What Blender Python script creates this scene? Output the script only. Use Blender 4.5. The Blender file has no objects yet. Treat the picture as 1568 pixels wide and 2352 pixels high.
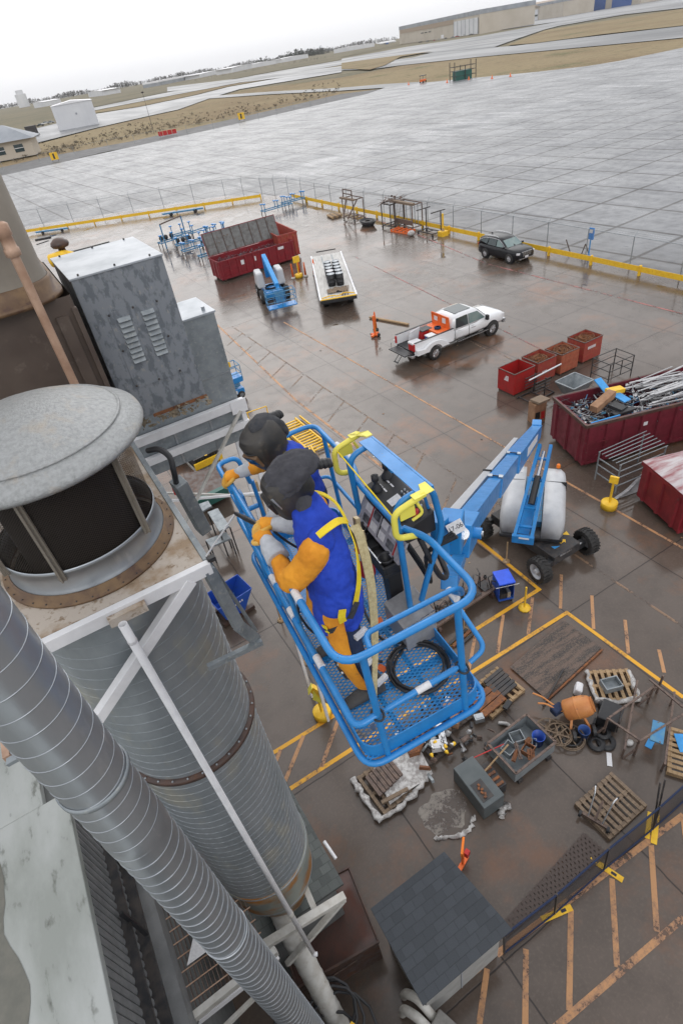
import bpy, math, random
from mathutils import Vector, Matrix, noise
PI = math.pi
R = math.radians
random.seed(7)
scene = bpy.context.scene
col = scene.collection

# ---------------------------------------------------------------- camera, sky, sun, exposure
CAM_H = 15.0
LENS_F = 1314.0                     # focal length in pixels of a 1568 x 2352 picture
cam_data = bpy.data.cameras.new('camera')
cam_data.sensor_fit = 'VERTICAL'
cam_data.sensor_height = 36.0
cam_data.sensor_width = 24.0
cam_data.lens = LENS_F / 2352 * 36
cam_data.clip_start = 0.05
cam_data.clip_end = 12000
cam = bpy.data.objects.new('camera', cam_data)
col.objects.link(cam)
CAM_ROT = Matrix.Rotation(R(-25), 3, 'Z') @ Matrix.Rotation(R(90 - 38.8), 3, 'X') @ Matrix.Rotation(R(-9.9), 3, 'Z')
cam.matrix_world = Matrix.Translation((0, 0, CAM_H)) @ CAM_ROT.to_4x4()
scene.camera = cam
scene.render.resolution_x = 682
scene.render.resolution_y = 1024

world = bpy.data.worlds.new('World')
scene.world = world
world.use_nodes = True
wn = world.node_tree
wn.nodes.clear()
w_out = wn.nodes.new('ShaderNodeOutputWorld')
w_sky = wn.nodes.new('ShaderNodeTexSky')
w_sky.sky_type = 'NISHITA'
w_sky.sun_disc = False
w_sky.sun_elevation = R(38)
w_sky.sun_rotation = R(20)
w_sky.air_density = 2.0
w_sky.dust_density = 6.0
w_hsv = wn.nodes.new('ShaderNodeHueSaturation')
w_hsv.inputs['Saturation'].default_value = 0.12
w_bg = wn.nodes.new('ShaderNodeBackground')
w_bg.inputs['Strength'].default_value = 0.05
w_bg2 = wn.nodes.new('ShaderNodeBackground')        # the even cloud layer
w_bg2.inputs['Strength'].default_value = 0.91
w_bg2.inputs['Color'].default_value = (0.955, 0.965, 1.0, 1)
w_add = wn.nodes.new('ShaderNodeAddShader')
wn.links.new(w_sky.outputs[0], w_hsv.inputs['Color'])
wn.links.new(w_hsv.outputs[0], w_bg.inputs['Color'])
wn.links.new(w_bg.outputs[0], w_add.inputs[0])
wn.links.new(w_bg2.outputs[0], w_add.inputs[1])
wn.links.new(w_add.outputs[0], w_out.inputs['Surface'])

sun_data = bpy.data.lights.new('sun', 'SUN')
sun_data.energy = 0.6
sun_data.angle = R(25)
sun_data.color = (1.0, 0.97, 0.93)
sun = bpy.data.objects.new('sun', sun_data)
sun.rotation_euler = (R(52), 0, R(180 - 20 + 180))
col.objects.link(sun)

scene.view_settings.view_transform = 'Standard'
scene.view_settings.look = 'None'
scene.view_settings.gamma = 1
scene.view_settings.exposure = 0.0

# ---------------------------------------------------------------- geometry helpers
def ray(u, v):
    return CAM_ROT @ Vector(((u - 784) / LENS_F, -(v - 1176) / LENS_F, -1.0))

def G(u, v, z=0.0):
    """Point of the horizontal plane at height z seen at picture position u, v (1568 x 2352)."""
    d = ray(u, v)
    return Vector((0, 0, CAM_H)) + d * ((z - CAM_H) / d.z)

def catmull(pts, n=6, closed=False):
    pts = [Vector(p) for p in pts]
    m = len(pts)
    out = []
    rng = range(m if closed else m - 1)
    for i in rng:
        p1, p2 = pts[i], pts[(i + 1) % m]
        p0 = pts[i - 1] if (i > 0 or closed) else p1 * 2 - p2
        p3 = pts[(i + 2) % m] if (i + 2 < m or closed) else p2 * 2 - p1
        for k in range(n):
            t = k / n
            out.append(0.5 * ((2 * p1) + (p2 - p0) * t + (2 * p0 - 5 * p1 + 4 * p2 - p3) * t * t + (3 * p1 - p0 - 3 * p2 + p3) * t ** 3))
    if not closed:
        out.append(pts[-1].copy())
    return out

def rounded(pts, r, n=5, closed=True):
    """Polyline with its corners rounded to radius r."""
    pts = [Vector(p) for p in pts]
    out = []
    m = len(pts)
    for i in range(m):
        if not closed and i in (0, m - 1):
            out.append(pts[i]); continue
        a, b, c = pts[i - 1], pts[i], pts[(i + 1) % m]
        u, w = (a - b), (c - b)
        d = min(r, u.length * .49, w.length * .49)
        p, q = b + u.normalized() * d, b + w.normalized() * d
        for k in range(n + 1):
            t = k / n
            out.append(p * (1 - t) ** 2 + b * 2 * t * (1 - t) + q * t * t)
    return out

class MB:
    def __init__(self):
        self.v = []; self.f = []; self.mi = []; self.sm = []
        self.M = Matrix.Identity(4); self.cur = 0
    def add(self, vs, fs, smooth=False):
        o = len(self.v)
        M = self.M
        self.v += [tuple(M @ Vector(p)) for p in vs]
        for f in fs:
            self.f.append([i + o for i in f]); self.mi.append(self.cur); self.sm.append(smooth)
        return self
    def box(self, x0, y0, z0, x1, y1, z1):
        vs = [(x0,y0,z0),(x1,y0,z0),(x1,y1,z0),(x0,y1,z0),(x0,y0,z1),(x1,y0,z1),(x1,y1,z1),(x0,y1,z1)]
        return self.add(vs, [(0,3,2,1),(4,5,6,7),(0,1,5,4),(1,2,6,5),(2,3,7,6),(3,0,4,7)])
    def obox(self, c, s, rot=(0, 0, 0), taper=1.0):
        from mathutils import Euler
        Mr = Euler(rot).to_matrix()
        vs = []
        for dz in (-1, 1):
            k = taper if dz > 0 else 1
            for dx, dy in ((-1,-1),(1,-1),(1,1),(-1,1)):
                vs.append(Vector(c) + Mr @ Vector((dx*s[0]/2*k, dy*s[1]/2*k, dz*s[2]/2)))
        return self.add(vs, [(0,3,2,1),(4,5,6,7),(0,1,5,4),(1,2,6,5),(2,3,7,6),(3,0,4,7)])
    def bar(self, a, b, w, h=None, up=(0, 0, 1)):
        """Rectangular beam from a to b, w wide (sideways) and h high."""
        h = h or w
        a, b = Vector(a), Vector(b)
        d = (b - a)
        if d.length < 1e-6: return self
        d.normalize()
        up = Vector(up)
        s = d.cross(up)
        if s.length < 1e-4: s = d.cross(Vector((1, 0, 0)))
        s.normalize(); t = s.cross(d).normalized()
        vs = []
        for p in (a, b):
            for i, j in ((-1,-1),(1,-1),(1,1),(-1,1)):
                vs.append(p + s * (i * w / 2) + t * (j * h / 2))
        return self.add(vs, [(0,1,2,3),(7,6,5,4),(0,4,5,1),(1,5,6,2),(2,6,7,3),(3,7,4,0)])
    def tube(self, pts, r, n=8, closed=False, smooth=True, caps=True, r2=None):
        """Round tube; r a number or one per point; r2 a second half axis (flattened section)."""
        pts = [Vector(p) for p in pts]
        m = len(pts)
        rs = r if isinstance(r, (list, tuple)) else [r] * m
        r2s = rs if r2 is None else (r2 if isinstance(r2, (list, tuple)) else [r2] * m)
        vs = []; nrm = None
        for i, p in enumerate(pts):
            a = pts[i - 1] if (i > 0 or closed) else p
            b = pts[(i + 1) % m] if (i < m - 1 or closed) else p
            d = (b - a)
            if d.length < 1e-9: d = Vector((0, 0, 1))
            d.normalize()
            if nrm is None:
                up = Vector((0, 0, 1)) if abs(d.z) < .9 else Vector((0, 1, 0))
                nrm = d.cross(up).normalized()
            else:
                nrm = (nrm - d * nrm.dot(d))
                nrm = nrm.normalized() if nrm.length > 1e-6 else d.orthogonal().normalized()
            bn = d.cross(nrm)
            for k in range(n):
                t = 2 * PI * k / n
                vs.append(p + nrm * (math.cos(t) * rs[i]) + bn * (math.sin(t) * r2s[i]))
        fs = []
        for i in range(m if closed else m - 1):
            for k in range(n):
                a = i * n + k; b = i * n + (k + 1) % n; j = (i + 1) % m
                fs.append((a, b, j * n + (k + 1) % n, j * n + k))
        self.add(vs, fs, smooth)
        if caps and not closed:
            self.add(vs[:n], [tuple(reversed(range(n)))]); self.add(vs[-n:], [tuple(range(n))])
        return self
    def cyl(self, p0, p1, r0, r1=None, n=16, smooth=True, caps=True):
        return self.tube([p0, p1], [r0, r0 if r1 is None else r1], n=n, smooth=smooth, caps=caps)
    def lathe(self, prof, c=(0, 0, 0), n=24, smooth=True, ax=1.0, ay=1.0):
        vs = []; fs = []
        for r, z in prof:
            for k in range(n):
                t = 2 * PI * k / n
                vs.append((c[0] + math.cos(t) * r * ax, c[1] + math.sin(t) * r * ay, c[2] + z))
        for i in range(len(prof) - 1):
            for k in range(n):
                fs.append((i*n+k, i*n+(k+1) % n, (i+1)*n+(k+1) % n, (i+1)*n+k))
        return self.add(vs, fs, smooth)
    def prism(self, poly, z0, z1, plane='xy'):
        """Extrude a 2-D polygon; plane xy (along z), xz (along y) or yz (along x)."""
        def P(a, b, c):
            return (a, b, c) if plane == 'xy' else ((a, c, b) if plane == 'xz' else (c, a, b))
        n = len(poly)
        vs = [P(a, b, z0) for a, b in poly] + [P(a, b, z1) for a, b in poly]
        fs = [tuple(reversed(range(n))), tuple(range(n, 2 * n))] + [(i, (i+1) % n, n+(i+1) % n, n+i) for i in range(n)]
        return self.add(vs, fs)
    def ball(self, c, r, n=12, m=8, smooth=True):
        r = r if isinstance(r, (tuple, list)) else (r, r, r)
        vs = []; fs = []
        for i in range(m + 1):
            ph = PI * i / m
            for k in range(n):
                t = 2 * PI * k / n
                vs.append((c[0]+r[0]*math.sin(ph)*math.cos(t), c[1]+r[1]*math.sin(ph)*math.sin(t), c[2]+r[2]*math.cos(ph)))
        for i in range(m):
            for k in range(n):
                fs.append((i*n+k, (i+1)*n+k, (i+1)*n+(k+1) % n, i*n+(k+1) % n))
        return self.add(vs, fs, smooth)
    def poly(self, pts):
        return self.add(pts, [tuple(range(len(pts)))])
    def mesh(self, name):
        me = bpy.data.meshes.new(name)
        me.from_pydata(self.v, [], self.f)
        return me
    def build(self, name, mats, parent=None, bevel=0, **kw):
        me = self.mesh(name)
        if not isinstance(mats, (list, tuple)): mats = [mats]
        for m in mats: me.materials.append(m)
        me.polygons.foreach_set('material_index', self.mi)
        me.polygons.foreach_set('use_smooth', self.sm)
        me.update()
        o = bpy.data.objects.new(name, me)
        col.objects.link(o)
        if parent: o.parent = parent
        if bevel:
            b = o.modifiers.new('bevel', 'BEVEL'); b.width = bevel; b.segments = 2; b.limit_method = 'ANGLE'; b.angle_limit = R(40)
        for k, x in kw.items(): o[k] = x
        return o

def thing(name, label, cat, loc=(0, 0, 0), rz=0, group=None):
    o = bpy.data.objects.new(name, None)
    o.empty_display_size = .2
    col.objects.link(o)
    o.location = loc; o.rotation_euler = (0, 0, rz)
    o['label'] = label; o['category'] = cat
    if group: o['group'] = group
    return o

def tag(o, label, cat, group=None):
    o['label'] = label; o['category'] = cat
    if group: o['group'] = group
    return o

def place(o, loc, rz=0):
    o.location = loc; o.rotation_euler = (0, 0, rz); return o

def dup(root, loc, rz=0, label=None):
    r = root.copy(); col.objects.link(r); r.location = loc; r.rotation_euler = (0, 0, rz)
    if label: r['label'] = label
    for ch in list(root.children):
        c = ch.copy(); col.objects.link(c); c.parent = r
        for g in list(ch.children):
            d = g.copy(); col.objects.link(d); d.parent = c
    return r

# ---------------------------------------------------------------- materials
def mat(name, c1, c2=None, scale=4.0, rough=0.5, rough2=None, metal=0.0, bump=0.0, bscale=None, lo=.4, hi=.65,
        c3=None, s3=12.0, lo3=.62, hi3=.7, stretch=(1, 1, 1), coat=0.0, spec=None, detail=6):
    m = bpy.data.materials.new(name); m.use_nodes = True
    nt = m.node_tree; N = nt.nodes; Lk = nt.links
    b = N['Principled BSDF']
    b.inputs['Metallic'].default_value = metal
    b.inputs['Roughness'].default_value = rough
    if coat: b.inputs['Coat Weight'].default_value = coat; b.inputs['Coat Roughness'].default_value = .08
    if spec is not None: b.inputs['Specular IOR Level'].default_value = spec
    tc = N.new('ShaderNodeTexCoord'); mp = N.new('ShaderNodeMapping')
    mp.inputs['Scale'].default_value = stretch
    Lk.new(tc.outputs['Object'], mp.inputs['Vector'])
    def nz(s, d=detail):
        t = N.new('ShaderNodeTexNoise'); t.inputs['Scale'].default_value = s; t.inputs['Detail'].default_value = d
        t.inputs['Roughness'].default_value = .6
        Lk.new(mp.outputs[0], t.inputs['Vector']); return t
    def ramp(src, a, bb):
        r = N.new('ShaderNodeMapRange'); r.inputs[1].default_value = a; r.inputs[2].default_value = bb
        Lk.new(src, r.inputs[0]); return r
    last = None
    if c2:
        t = nz(scale); rr = ramp(t.outputs[0], lo, hi)
        mx = N.new('ShaderNodeMix'); mx.data_type = 'RGBA'
        mx.inputs[6].default_value = (*c1, 1); mx.inputs[7].default_value = (*c2, 1)
        Lk.new(rr.outputs[0], mx.inputs[0]); last = mx.outputs[2]
        if rough2 is not None:
            q = N.new('ShaderNodeMapRange'); q.inputs[3].default_value = rough; q.inputs[4].default_value = rough2
            Lk.new(rr.outputs[0], q.inputs[0]); Lk.new(q.outputs[0], b.inputs['Roughness'])
        if c3:
            t3 = nz(s3, 8); r3 = ramp(t3.outputs[0], lo3, hi3)
            mx3 = N.new('ShaderNodeMix'); mx3.data_type = 'RGBA'
            Lk.new(last, mx3.inputs[6]); mx3.inputs[7].default_value = (*c3, 1)
            Lk.new(r3.outputs[0], mx3.inputs[0]); last = mx3.outputs[2]
        Lk.new(last, b.inputs['Base Color'])
    else:
        b.inputs['Base Color'].default_value = (*c1, 1)
    if bump:
        t = nz(bscale or scale * 3); bp = N.new('ShaderNodeBump'); bp.inputs['Strength'].default_value = bump
        bp.inputs['Distance'].default_value = .02
        Lk.new(t.outputs[0], bp.inputs['Height']); Lk.new(bp.outputs[0], b.inputs['Normal'])
    return m

def S(r, g, b):          # sRGB 0-255 to linear
    f = lambda c: (c / 255 / 12.92) if c <= 10 else ((c / 255 + .055) / 1.055) ** 2.4
    return (f(r), f(g), f(b))

M = {}
M['blue'] = mat('lift_blue_paint', (.02, .235, .60), (.017, .19, .49), 6, .33, .46, coat=.2, c3=(.09, .16, .25), s3=34, lo3=.655, hi3=.70, bump=.04)
M['blue_worn'] = mat('worn_blue_paint', (.04, .20, .42), (.10, .25, .36), 5, .5, .65, c3=(.12, .10, .09), s3=9, lo3=.6, hi3=.66)
M['blue_floor'] = mat('grated_blue_paint', (.016, .20, .50), (.03, .25, .5), 5, .5, .65, c3=(.18, .16, .14), s3=14, lo3=.62, hi3=.7)
M['deepblue'] = mat('deep_blue_steel', (.015, .07, .42), (.02, .09, .36), 4, .4, .6, c3=(.08, .05, .04), s3=8, lo3=.64, hi3=.7)
M['yellow'] = mat('safety_yellow_paint', (.86, .54, .03), (.76, .44, .025), 5, .45, .6, c3=(.25, .16, .06), s3=10, lo3=.66, hi3=.72)
M['paleyellow'] = mat('pale_yellow_guard', (.80, .72, .10), (.75, .66, .09), 6, .4, .5)
M['orange'] = mat('orange_paint', (.80, .16, .03), (.7, .12, .02), 5, .45, .6)
M['white'] = mat('white_paint', (.80, .80, .82), (.70, .70, .72), 4, .4, .55)
M['offwhite'] = mat('aged_white_steel', (.58, .57, .54), (.44, .42, .38), 5, .5, .7, c3=(.22, .14, .08), s3=7, lo3=.66, hi3=.74)
M['carwhite'] = mat('white_car_paint', (.78, .79, .81), None, rough=.22, coat=.8)
M['carblack'] = mat('black_car_paint', (.006, .007, .010), None, rough=.3, coat=.25, spec=.35)
M['glass'] = mat('dark_window_glass', (.03, .05, .055), None, rough=.05, spec=.8)
M['glass2'] = mat('green_tinted_glass', (.14, .21, .21), (.2, .26, .25), 2, .08, .15, spec=.9)
M['chrome'] = mat('bright_metal', (.62, .63, .65), (.5, .51, .53), 12, .22, .4, metal=.9)
M['tyre'] = mat('tyre_rubber', (.022, .021, .021), (.035, .033, .032), 9, .65, .85, bump=.3)
M['black'] = mat('black_plastic', (.018, .019, .022), (.03, .03, .033), 8, .42, .6, bump=.05)
M['black_steel'] = mat('black_steel', (.025, .026, .03), (.07, .06, .055), 6, .45, .7)
M['grey_cowl'] = mat('light_grey_cowling', (.50, .51, .53), (.44, .45, .47), 2.5, .35, .5)
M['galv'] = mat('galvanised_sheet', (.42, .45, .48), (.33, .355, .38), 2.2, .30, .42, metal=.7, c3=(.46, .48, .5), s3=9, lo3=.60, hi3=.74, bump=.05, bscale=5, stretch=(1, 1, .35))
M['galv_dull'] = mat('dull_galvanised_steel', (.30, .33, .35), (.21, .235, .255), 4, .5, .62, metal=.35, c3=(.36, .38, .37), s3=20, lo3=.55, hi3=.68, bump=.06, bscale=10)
M['galv_big'] = mat('weathered_spiral_steel', (.33, .36, .385), (.25, .28, .30), 1.6, .34, .5, metal=.45, c3=(.38, .38, .34), s3=2.2, lo3=.56, hi3=.70, bump=.5, bscale=1.6, stretch=(1, 1, .5))
M['speckle'] = mat('blotchy_galvanised_panel', (.25, .27, .295), (.15, .168, .19), 7, .42, .6, metal=.3, lo=.49, hi=.57, c3=(.33, .325, .31), s3=16, lo3=.60, hi3=.68, stretch=(1.6, 1.6, .8), bump=.04)
M['capmetal'] = mat('textured_cap_metal', (.36, .37, .375), (.29, .30, .30), 30, .40, .52, metal=.3, bump=.5, bscale=60, c3=(.38, .35, .31), s3=5, lo3=.56, hi3=.7)
M['bright_top'] = mat('pale_top_sheet', (.42, .45, .49), (.34, .37, .40), 2, .3, .45, metal=.2)  # top sheets of both cabinets, paler than their sides
M['rim'] = mat('rust_brown_flange', (.12, .07, .04), (.22, .14, .075), 5, .45, .65, metal=.2, c3=(.09, .05, .035), s3=8, lo3=.55, hi3=.65)
M['darkbrown'] = mat('dark_brown_duct', (.075, .055, .045), (.10, .075, .06), 2, .5, .7, c3=(.14, .11, .09), s3=5, lo3=.6, hi3=.72)
M['taupe'] = mat('taupe_stack_paint', (.21, .185, .155), (.27, .24, .20), 1.5, .45, .6, c3=(.14, .10, .07), s3=3, lo3=.62, hi3=.72, metal=.15)
M['copper'] = mat('tan_conduit', (.48, .32, .23), (.36, .22, .15), 5, .4, .55, metal=.15)
M['mesh_dark'] = mat('dark_bird_screen', (.045, .035, .03), (.07, .05, .04), 20, .6, .8)
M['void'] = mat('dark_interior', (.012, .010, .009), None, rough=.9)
M['beige'] = mat('stained_beige_deck', (.50, .44, .38), (.34, .25, .17), 2.5, .75, .9, c3=(.24, .17, .11), s3=16, lo3=.56, hi3=.68, bump=.25, bscale=40, lo=.46, hi=.6)
M['roofwhite'] = mat('aged_white_roof_edge', (.42, .44, .43), (.30, .32, .30), 1.5, .45, .7, c3=(.10, .105, .09), s3=6, lo3=.59, hi3=.72, bump=.08, stretch=(1, .4, 1))
M['roofwet'] = mat('wet_dark_roof', (.13, .13, .11), (.17, .165, .14), 6, .3, .5, bump=.1)
M['corr'] = mat('grey_corrugated_wall', (.23, .235, .24), (.18, .185, .19), 3, .5, .65, metal=.1)
M['wallgrey'] = mat('dark_grey_wall', (.15, .155, .155), (.12, .125, .125), 2.5, .6, .75)
M['rust'] = mat('rusty_steel', (.16, .065, .03), (.28, .11, .04), 6, .7, .9, c3=(.07, .035, .025), s3=9, lo3=.52, hi3=.66, bump=.3)
M['darkrust'] = mat('dark_rusty_steel', (.055, .035, .03), (.10, .055, .04), 5, .35, .7, c3=(.16, .07, .035), s3=4, lo3=.6, hi3=.7, bump=.1)
M['brown_steel'] = mat('weathered_brown_steel', (.13, .09, .075), (.20, .14, .11), 7, .6, .8, c3=(.07, .05, .045), s3=14, lo3=.5, hi3=.62, bump=.2)
M['binred'] = mat('red_bin_paint', (.36, .015, .015), (.28, .02, .018), 3, .45, .6, c3=(.15, .05, .03), s3=7, lo3=.62, hi3=.72)
M['binred_old'] = mat('rusting_red_bin_paint', (.32, .035, .03), (.28, .07, .045), 4, .55, .75, c3=(.36, .12, .05), s3=6, lo3=.54, hi3=.66, bump=.1)
M['binorange'] = mat('rust_orange_bin', (.40, .12, .06), (.33, .07, .04), 4, .6, .8, c3=(.22, .09, .05), s3=9, lo3=.54, hi3=.66, bump=.1)
M['maroon'] = mat('maroon_dumpster_paint', (.16, .018, .032), (.11, .012, .02), 2.5, .42, .6, c3=(.13, .06, .055), s3=7, lo3=.62, hi3=.7, bump=.05)
M['maroon2'] = mat('faded_red_dumpster_paint', (.22, .014, .022), (.16, .012, .018), 2, .4, .55, c3=(.10, .05, .04), s3=8, lo3=.62, hi3=.7)
M['scrap1'] = mat('scrap_wire_metal', (.10, .105, .12), (.30, .31, .33), 18, .4, .6, metal=.6)
M['scrapal'] = mat('scrap_aluminium', (.50, .50, .51), (.36, .36, .37), 6, .38, .5, metal=.4)
M['wood'] = mat('pale_pallet_wood', (.40, .28, .16), (.30, .19, .10), 6, .75, .9, stretch=(1, 6, 1), c3=(.16, .11, .07), s3=9, lo3=.6, hi3=.72)
M['wood_old'] = mat('weathered_wood', (.16, .115, .08), (.26, .19, .13), 5, .75, .9, stretch=(1, 6, 1), c3=(.07, .055, .045), s3=8, lo3=.58, hi3=.7)
M['wood_dark'] = mat('dark_wet_wood', (.055, .045, .04), (.09, .07, .06), 6, .6, .85)
M['cardboard'] = mat('wet_cardboard', (.33, .19, .11), (.24, .13, .075), 4, .8, .95)
M['plastic'] = mat('crumpled_white_plastic', (.55, .54, .53), (.30, .28, .27), 9, .35, .6, bump=.9, bscale=25, lo=.42, hi=.6)
M['shingle'] = None
M['concrete'] = mat('aged_concrete', (.30, .29, .27), (.22, .21, .20), 5, .8, .9, bump=.1)
M['mixer'] = mat('faded_orange_enamel', (.60, .25, .075), (.52, .19, .06), 3, .45, .6, c3=(.28, .12, .06), s3=8, lo3=.62, hi3=.72)
M['denim'] = mat('navy_denim', (.012, .022, .06), (.02, .035, .085), 25, .85, .95, bump=.25, bscale=9)
M['jacket'] = mat('royal_blue_cotton', (.012, .06, .52), (.007, .03, .30), 5, .75, .9, bump=.8, bscale=7, lo=.35, hi=.7)
M['suede'] = mat('orange_suede_leather', (.80, .33, .02), (.58, .21, .012), 5, .75, .9, c3=(.35, .13, .03), s3=9, lo3=.64, hi3=.74, bump=.6, bscale=8)
M['glove'] = mat('yellow_leather_glove', (.68, .42, .10), (.60, .28, .02), 7, .75, .9, bump=.5, bscale=14, c3=(.30, .18, .08), s3=14, lo3=.62, hi3=.72)
M['cuff'] = mat('grey_leather_cuff', (.50, .52, .56), (.38, .40, .43), 7, .8, .95, bump=.4, bscale=14)
M['hood'] = mat('charcoal_cotton_hood', (.055, .055, .065), (.04, .04, .048), 10, .9, .98, bump=.7, bscale=9)
M['helmet'] = mat('scuffed_black_helmet', (.018, .018, .02), (.05, .045, .04), 6, .3, .6, c3=(.10, .08, .06), s3=12, lo3=.62, hi3=.74, bump=.1)
M['lens'] = mat('dark_welding_lens', (.004, .004, .006), None, rough=.08)
M['skin'] = mat('skin', (.50, .30, .22), None, rough=.6)
M['harness'] = mat('yellow_webbing', (.80, .62, .02), (.72, .52, .02), 12, .7, .85, bump=.2, bscale=60)
M['harness_dk'] = mat('dark_webbing', (.025, .028, .035), (.05, .05, .055), 20, .75, .9, bump=.2, bscale=60)
M['tan_strap'] = mat('tan_rope_lanyard', (.52, .45, .26), (.40, .33, .18), 30, .8, .9, bump=.5, bscale=60)
M['boot'] = mat('grey_black_boot', (.06, .058, .058), (.10, .095, .09), 8, .75, .9, bump=.2)
M['stucco'] = mat('pale_hangar_cladding', (.52, .47, .40), (.47, .42, .35), .05, .7, .8)
M['hangarwhite'] = mat('white_hangar_cladding', (.66, .67, .69), (.58, .59, .62), .05, .6, .7)
M['hangarband'] = mat('tan_hangar_band', (.36, .28, .21), None, rough=.7)
M['farblue'] = mat('blue_hangar_door', (.06, .13, .36), None, rough=.6)
M['farroof'] = mat('far_grey_roof', (.33, .35, .38), (.25, .27, .30), .1, .6, .7)
M['foliage'] = mat('bare_winter_trees', (.10, .095, .09), (.07, .07, .065), .05, .9, .95)
M['foliage_dk'] = mat('dark_evergreen_foliage', (.035, .045, .035), (.05, .055, .045), .3, .9, .95)
M['weed'] = mat('dry_brown_brush', (.19, .155, .11), (.12, .105, .075), .5, .9, .95)
M['sign_blue'] = mat('sign_blue', (.03, .22, .62), None, rough=.5)
M['ink'] = mat('dark_print_ink', (.02, .02, .04), None, rough=.6)
M['label'] = mat('white_sticker', (.72, .72, .74), (.6, .6, .62), 40, .45, .5)
M['red'] = mat('red_plastic', (.50, .02, .02), (.40, .02, .02), 6, .4, .5)
M['amber'] = mat('amber_beacon', (.85, .20, .01), None, rough=.25)
M['green'] = mat('green_trim', (.03, .12, .10), None, rough=.5)
M['skyblue'] = mat('light_blue_panel', (.05, .32, .72), (.04, .27, .62), 6, .5, .6)

def paint_material(name, c, wear=.5, rough=.55):
    """Road paint worn through in patches to whatever is below."""
    m = bpy.data.materials.new(name); m.use_nodes = True
    nt = m.node_tree; N = nt.nodes; Lk = nt.links; b = N['Principled BSDF']
    tc = N.new('ShaderNodeTexCoord')
    t = N.new('ShaderNodeTexNoise'); t.inputs['Scale'].default_value = 9; t.inputs['Detail'].default_value = 8; t.inputs['Roughness'].default_value = .75
    Lk.new(tc.outputs['Object'], t.inputs['Vector'])
    t2 = N.new('ShaderNodeTexNoise'); t2.inputs['Scale'].default_value = 1.1; t2.inputs['Detail'].default_value = 3
    Lk.new(tc.outputs['Object'], t2.inputs['Vector'])
    ad = N.new('ShaderNodeMath'); ad.operation = 'ADD'
    Lk.new(t.outputs[0], ad.inputs[0]); Lk.new(t2.outputs[0], ad.inputs[1])
    r = N.new('ShaderNodeMapRange'); r.inputs[1].default_value = .95 + (.5 - wear) * .4; r.inputs[2].default_value = 1.15 + (.5 - wear) * .4
    Lk.new(ad.outputs[0], r.inputs[0])
    mx = N.new('ShaderNodeMix'); mx.data_type = 'RGBA'
    mx.inputs[6].default_value = (*c, 1); mx.inputs[7].default_value = (c[0]*.35+.05, c[1]*.3+.05, c[2]*.3+.05, 1)
    Lk.new(r.outputs[0], mx.inputs[0]); Lk.new(mx.outputs[2], b.inputs['Base Color'])
    b.inputs['Roughness'].default_value = rough
    tr = N.new('ShaderNodeBsdfTransparent'); ms = N.new('ShaderNodeMixShader')
    r2 = N.new('ShaderNodeMapRange'); r2.inputs[1].default_value = 1.1 + (.5 - wear) * .55; r2.inputs[2].default_value = 1.22 + (.5 - wear) * .55
    Lk.new(ad.outputs[0], r2.inputs[0]); Lk.new(r2.outputs[0], ms.inputs[0])
    Lk.new(b.outputs[0], ms.inputs[1]); Lk.new(tr.outputs[0], ms.inputs[2])
    Lk.new(ms.outputs[0], N['Material Output'].inputs['Surface'])
    return m
M['line_yellow'] = paint_material('bright_yellow_line_paint', (.72, .36, .02), .35)
M['line_faded'] = paint_material('faded_orange_line_paint', (.46, .24, .11), .52)
M['line_old'] = paint_material('old_worn_line_paint', (.24, .15, .09), .75)
M['line_red'] = paint_material('faded_red_line_paint', (.36, .12, .11), .7)

def chainlink_material(name, c, cell=.06, thick=.12):
    m = bpy.data.materials.new(name); m.use_nodes = True
    nt = m.node_tree; N = nt.nodes; Lk = nt.links; b = N['Principled BSDF']
    b.inputs['Base Color'].default_value = (*c, 1); b.inputs['Roughness'].default_value = .5; b.inputs['Metallic'].default_value = .3
    tc = N.new('ShaderNodeTexCoord'); sp = N.new('ShaderNodeSeparateXYZ'); Lk.new(tc.outputs['UV'], sp.inputs[0])
    outs = []
    for sgn in (1, -1):
        a = N.new('ShaderNodeMath'); a.operation = 'MULTIPLY_ADD'; a.inputs[1].default_value = sgn
        Lk.new(sp.outputs[0], a.inputs[0]); Lk.new(sp.outputs[1], a.inputs[2])
        q = N.new('ShaderNodeMath'); q.operation = 'MULTIPLY'; q.inputs[1].default_value = 1 / cell; Lk.new(a.outputs[0], q.inputs[0])
        fr = N.new('ShaderNodeMath'); fr.operation = 'FRACT'; Lk.new(q.outputs[0], fr.inputs[0])
        lt = N.new('ShaderNodeMath'); lt.operation = 'LESS_THAN'; lt.inputs[1].default_value = thick; Lk.new(fr.outputs[0], lt.inputs[0])
        outs.append(lt)
    mx = N.new('ShaderNodeMath'); mx.operation = 'MAXIMUM'
    Lk.new(outs[0].outputs[0], mx.inputs[0]); Lk.new(outs[1].outputs[0], mx.inputs[1])
    tr = N.new('ShaderNodeBsdfTransparent'); ms = N.new('ShaderNodeMixShader')
    Lk.new(mx.outputs[0], ms.inputs[0]); Lk.new(tr.outputs[0], ms.inputs[1]); Lk.new(b.outputs[0], ms.inputs[2])
    Lk.new(ms.outputs[0], N['Material Output'].inputs['Surface'])
    return m
M['chain'] = chainlink_material('chain_link_wire', (.33, .34, .35), .09, .10)
M['screen'] = chainlink_material('bird_screen_wire', (.04, .03, .024), .022, .24)
M['blackmesh'] = chainlink_material('black_fence_mesh', (.02, .022, .03), .05, .38)

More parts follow.
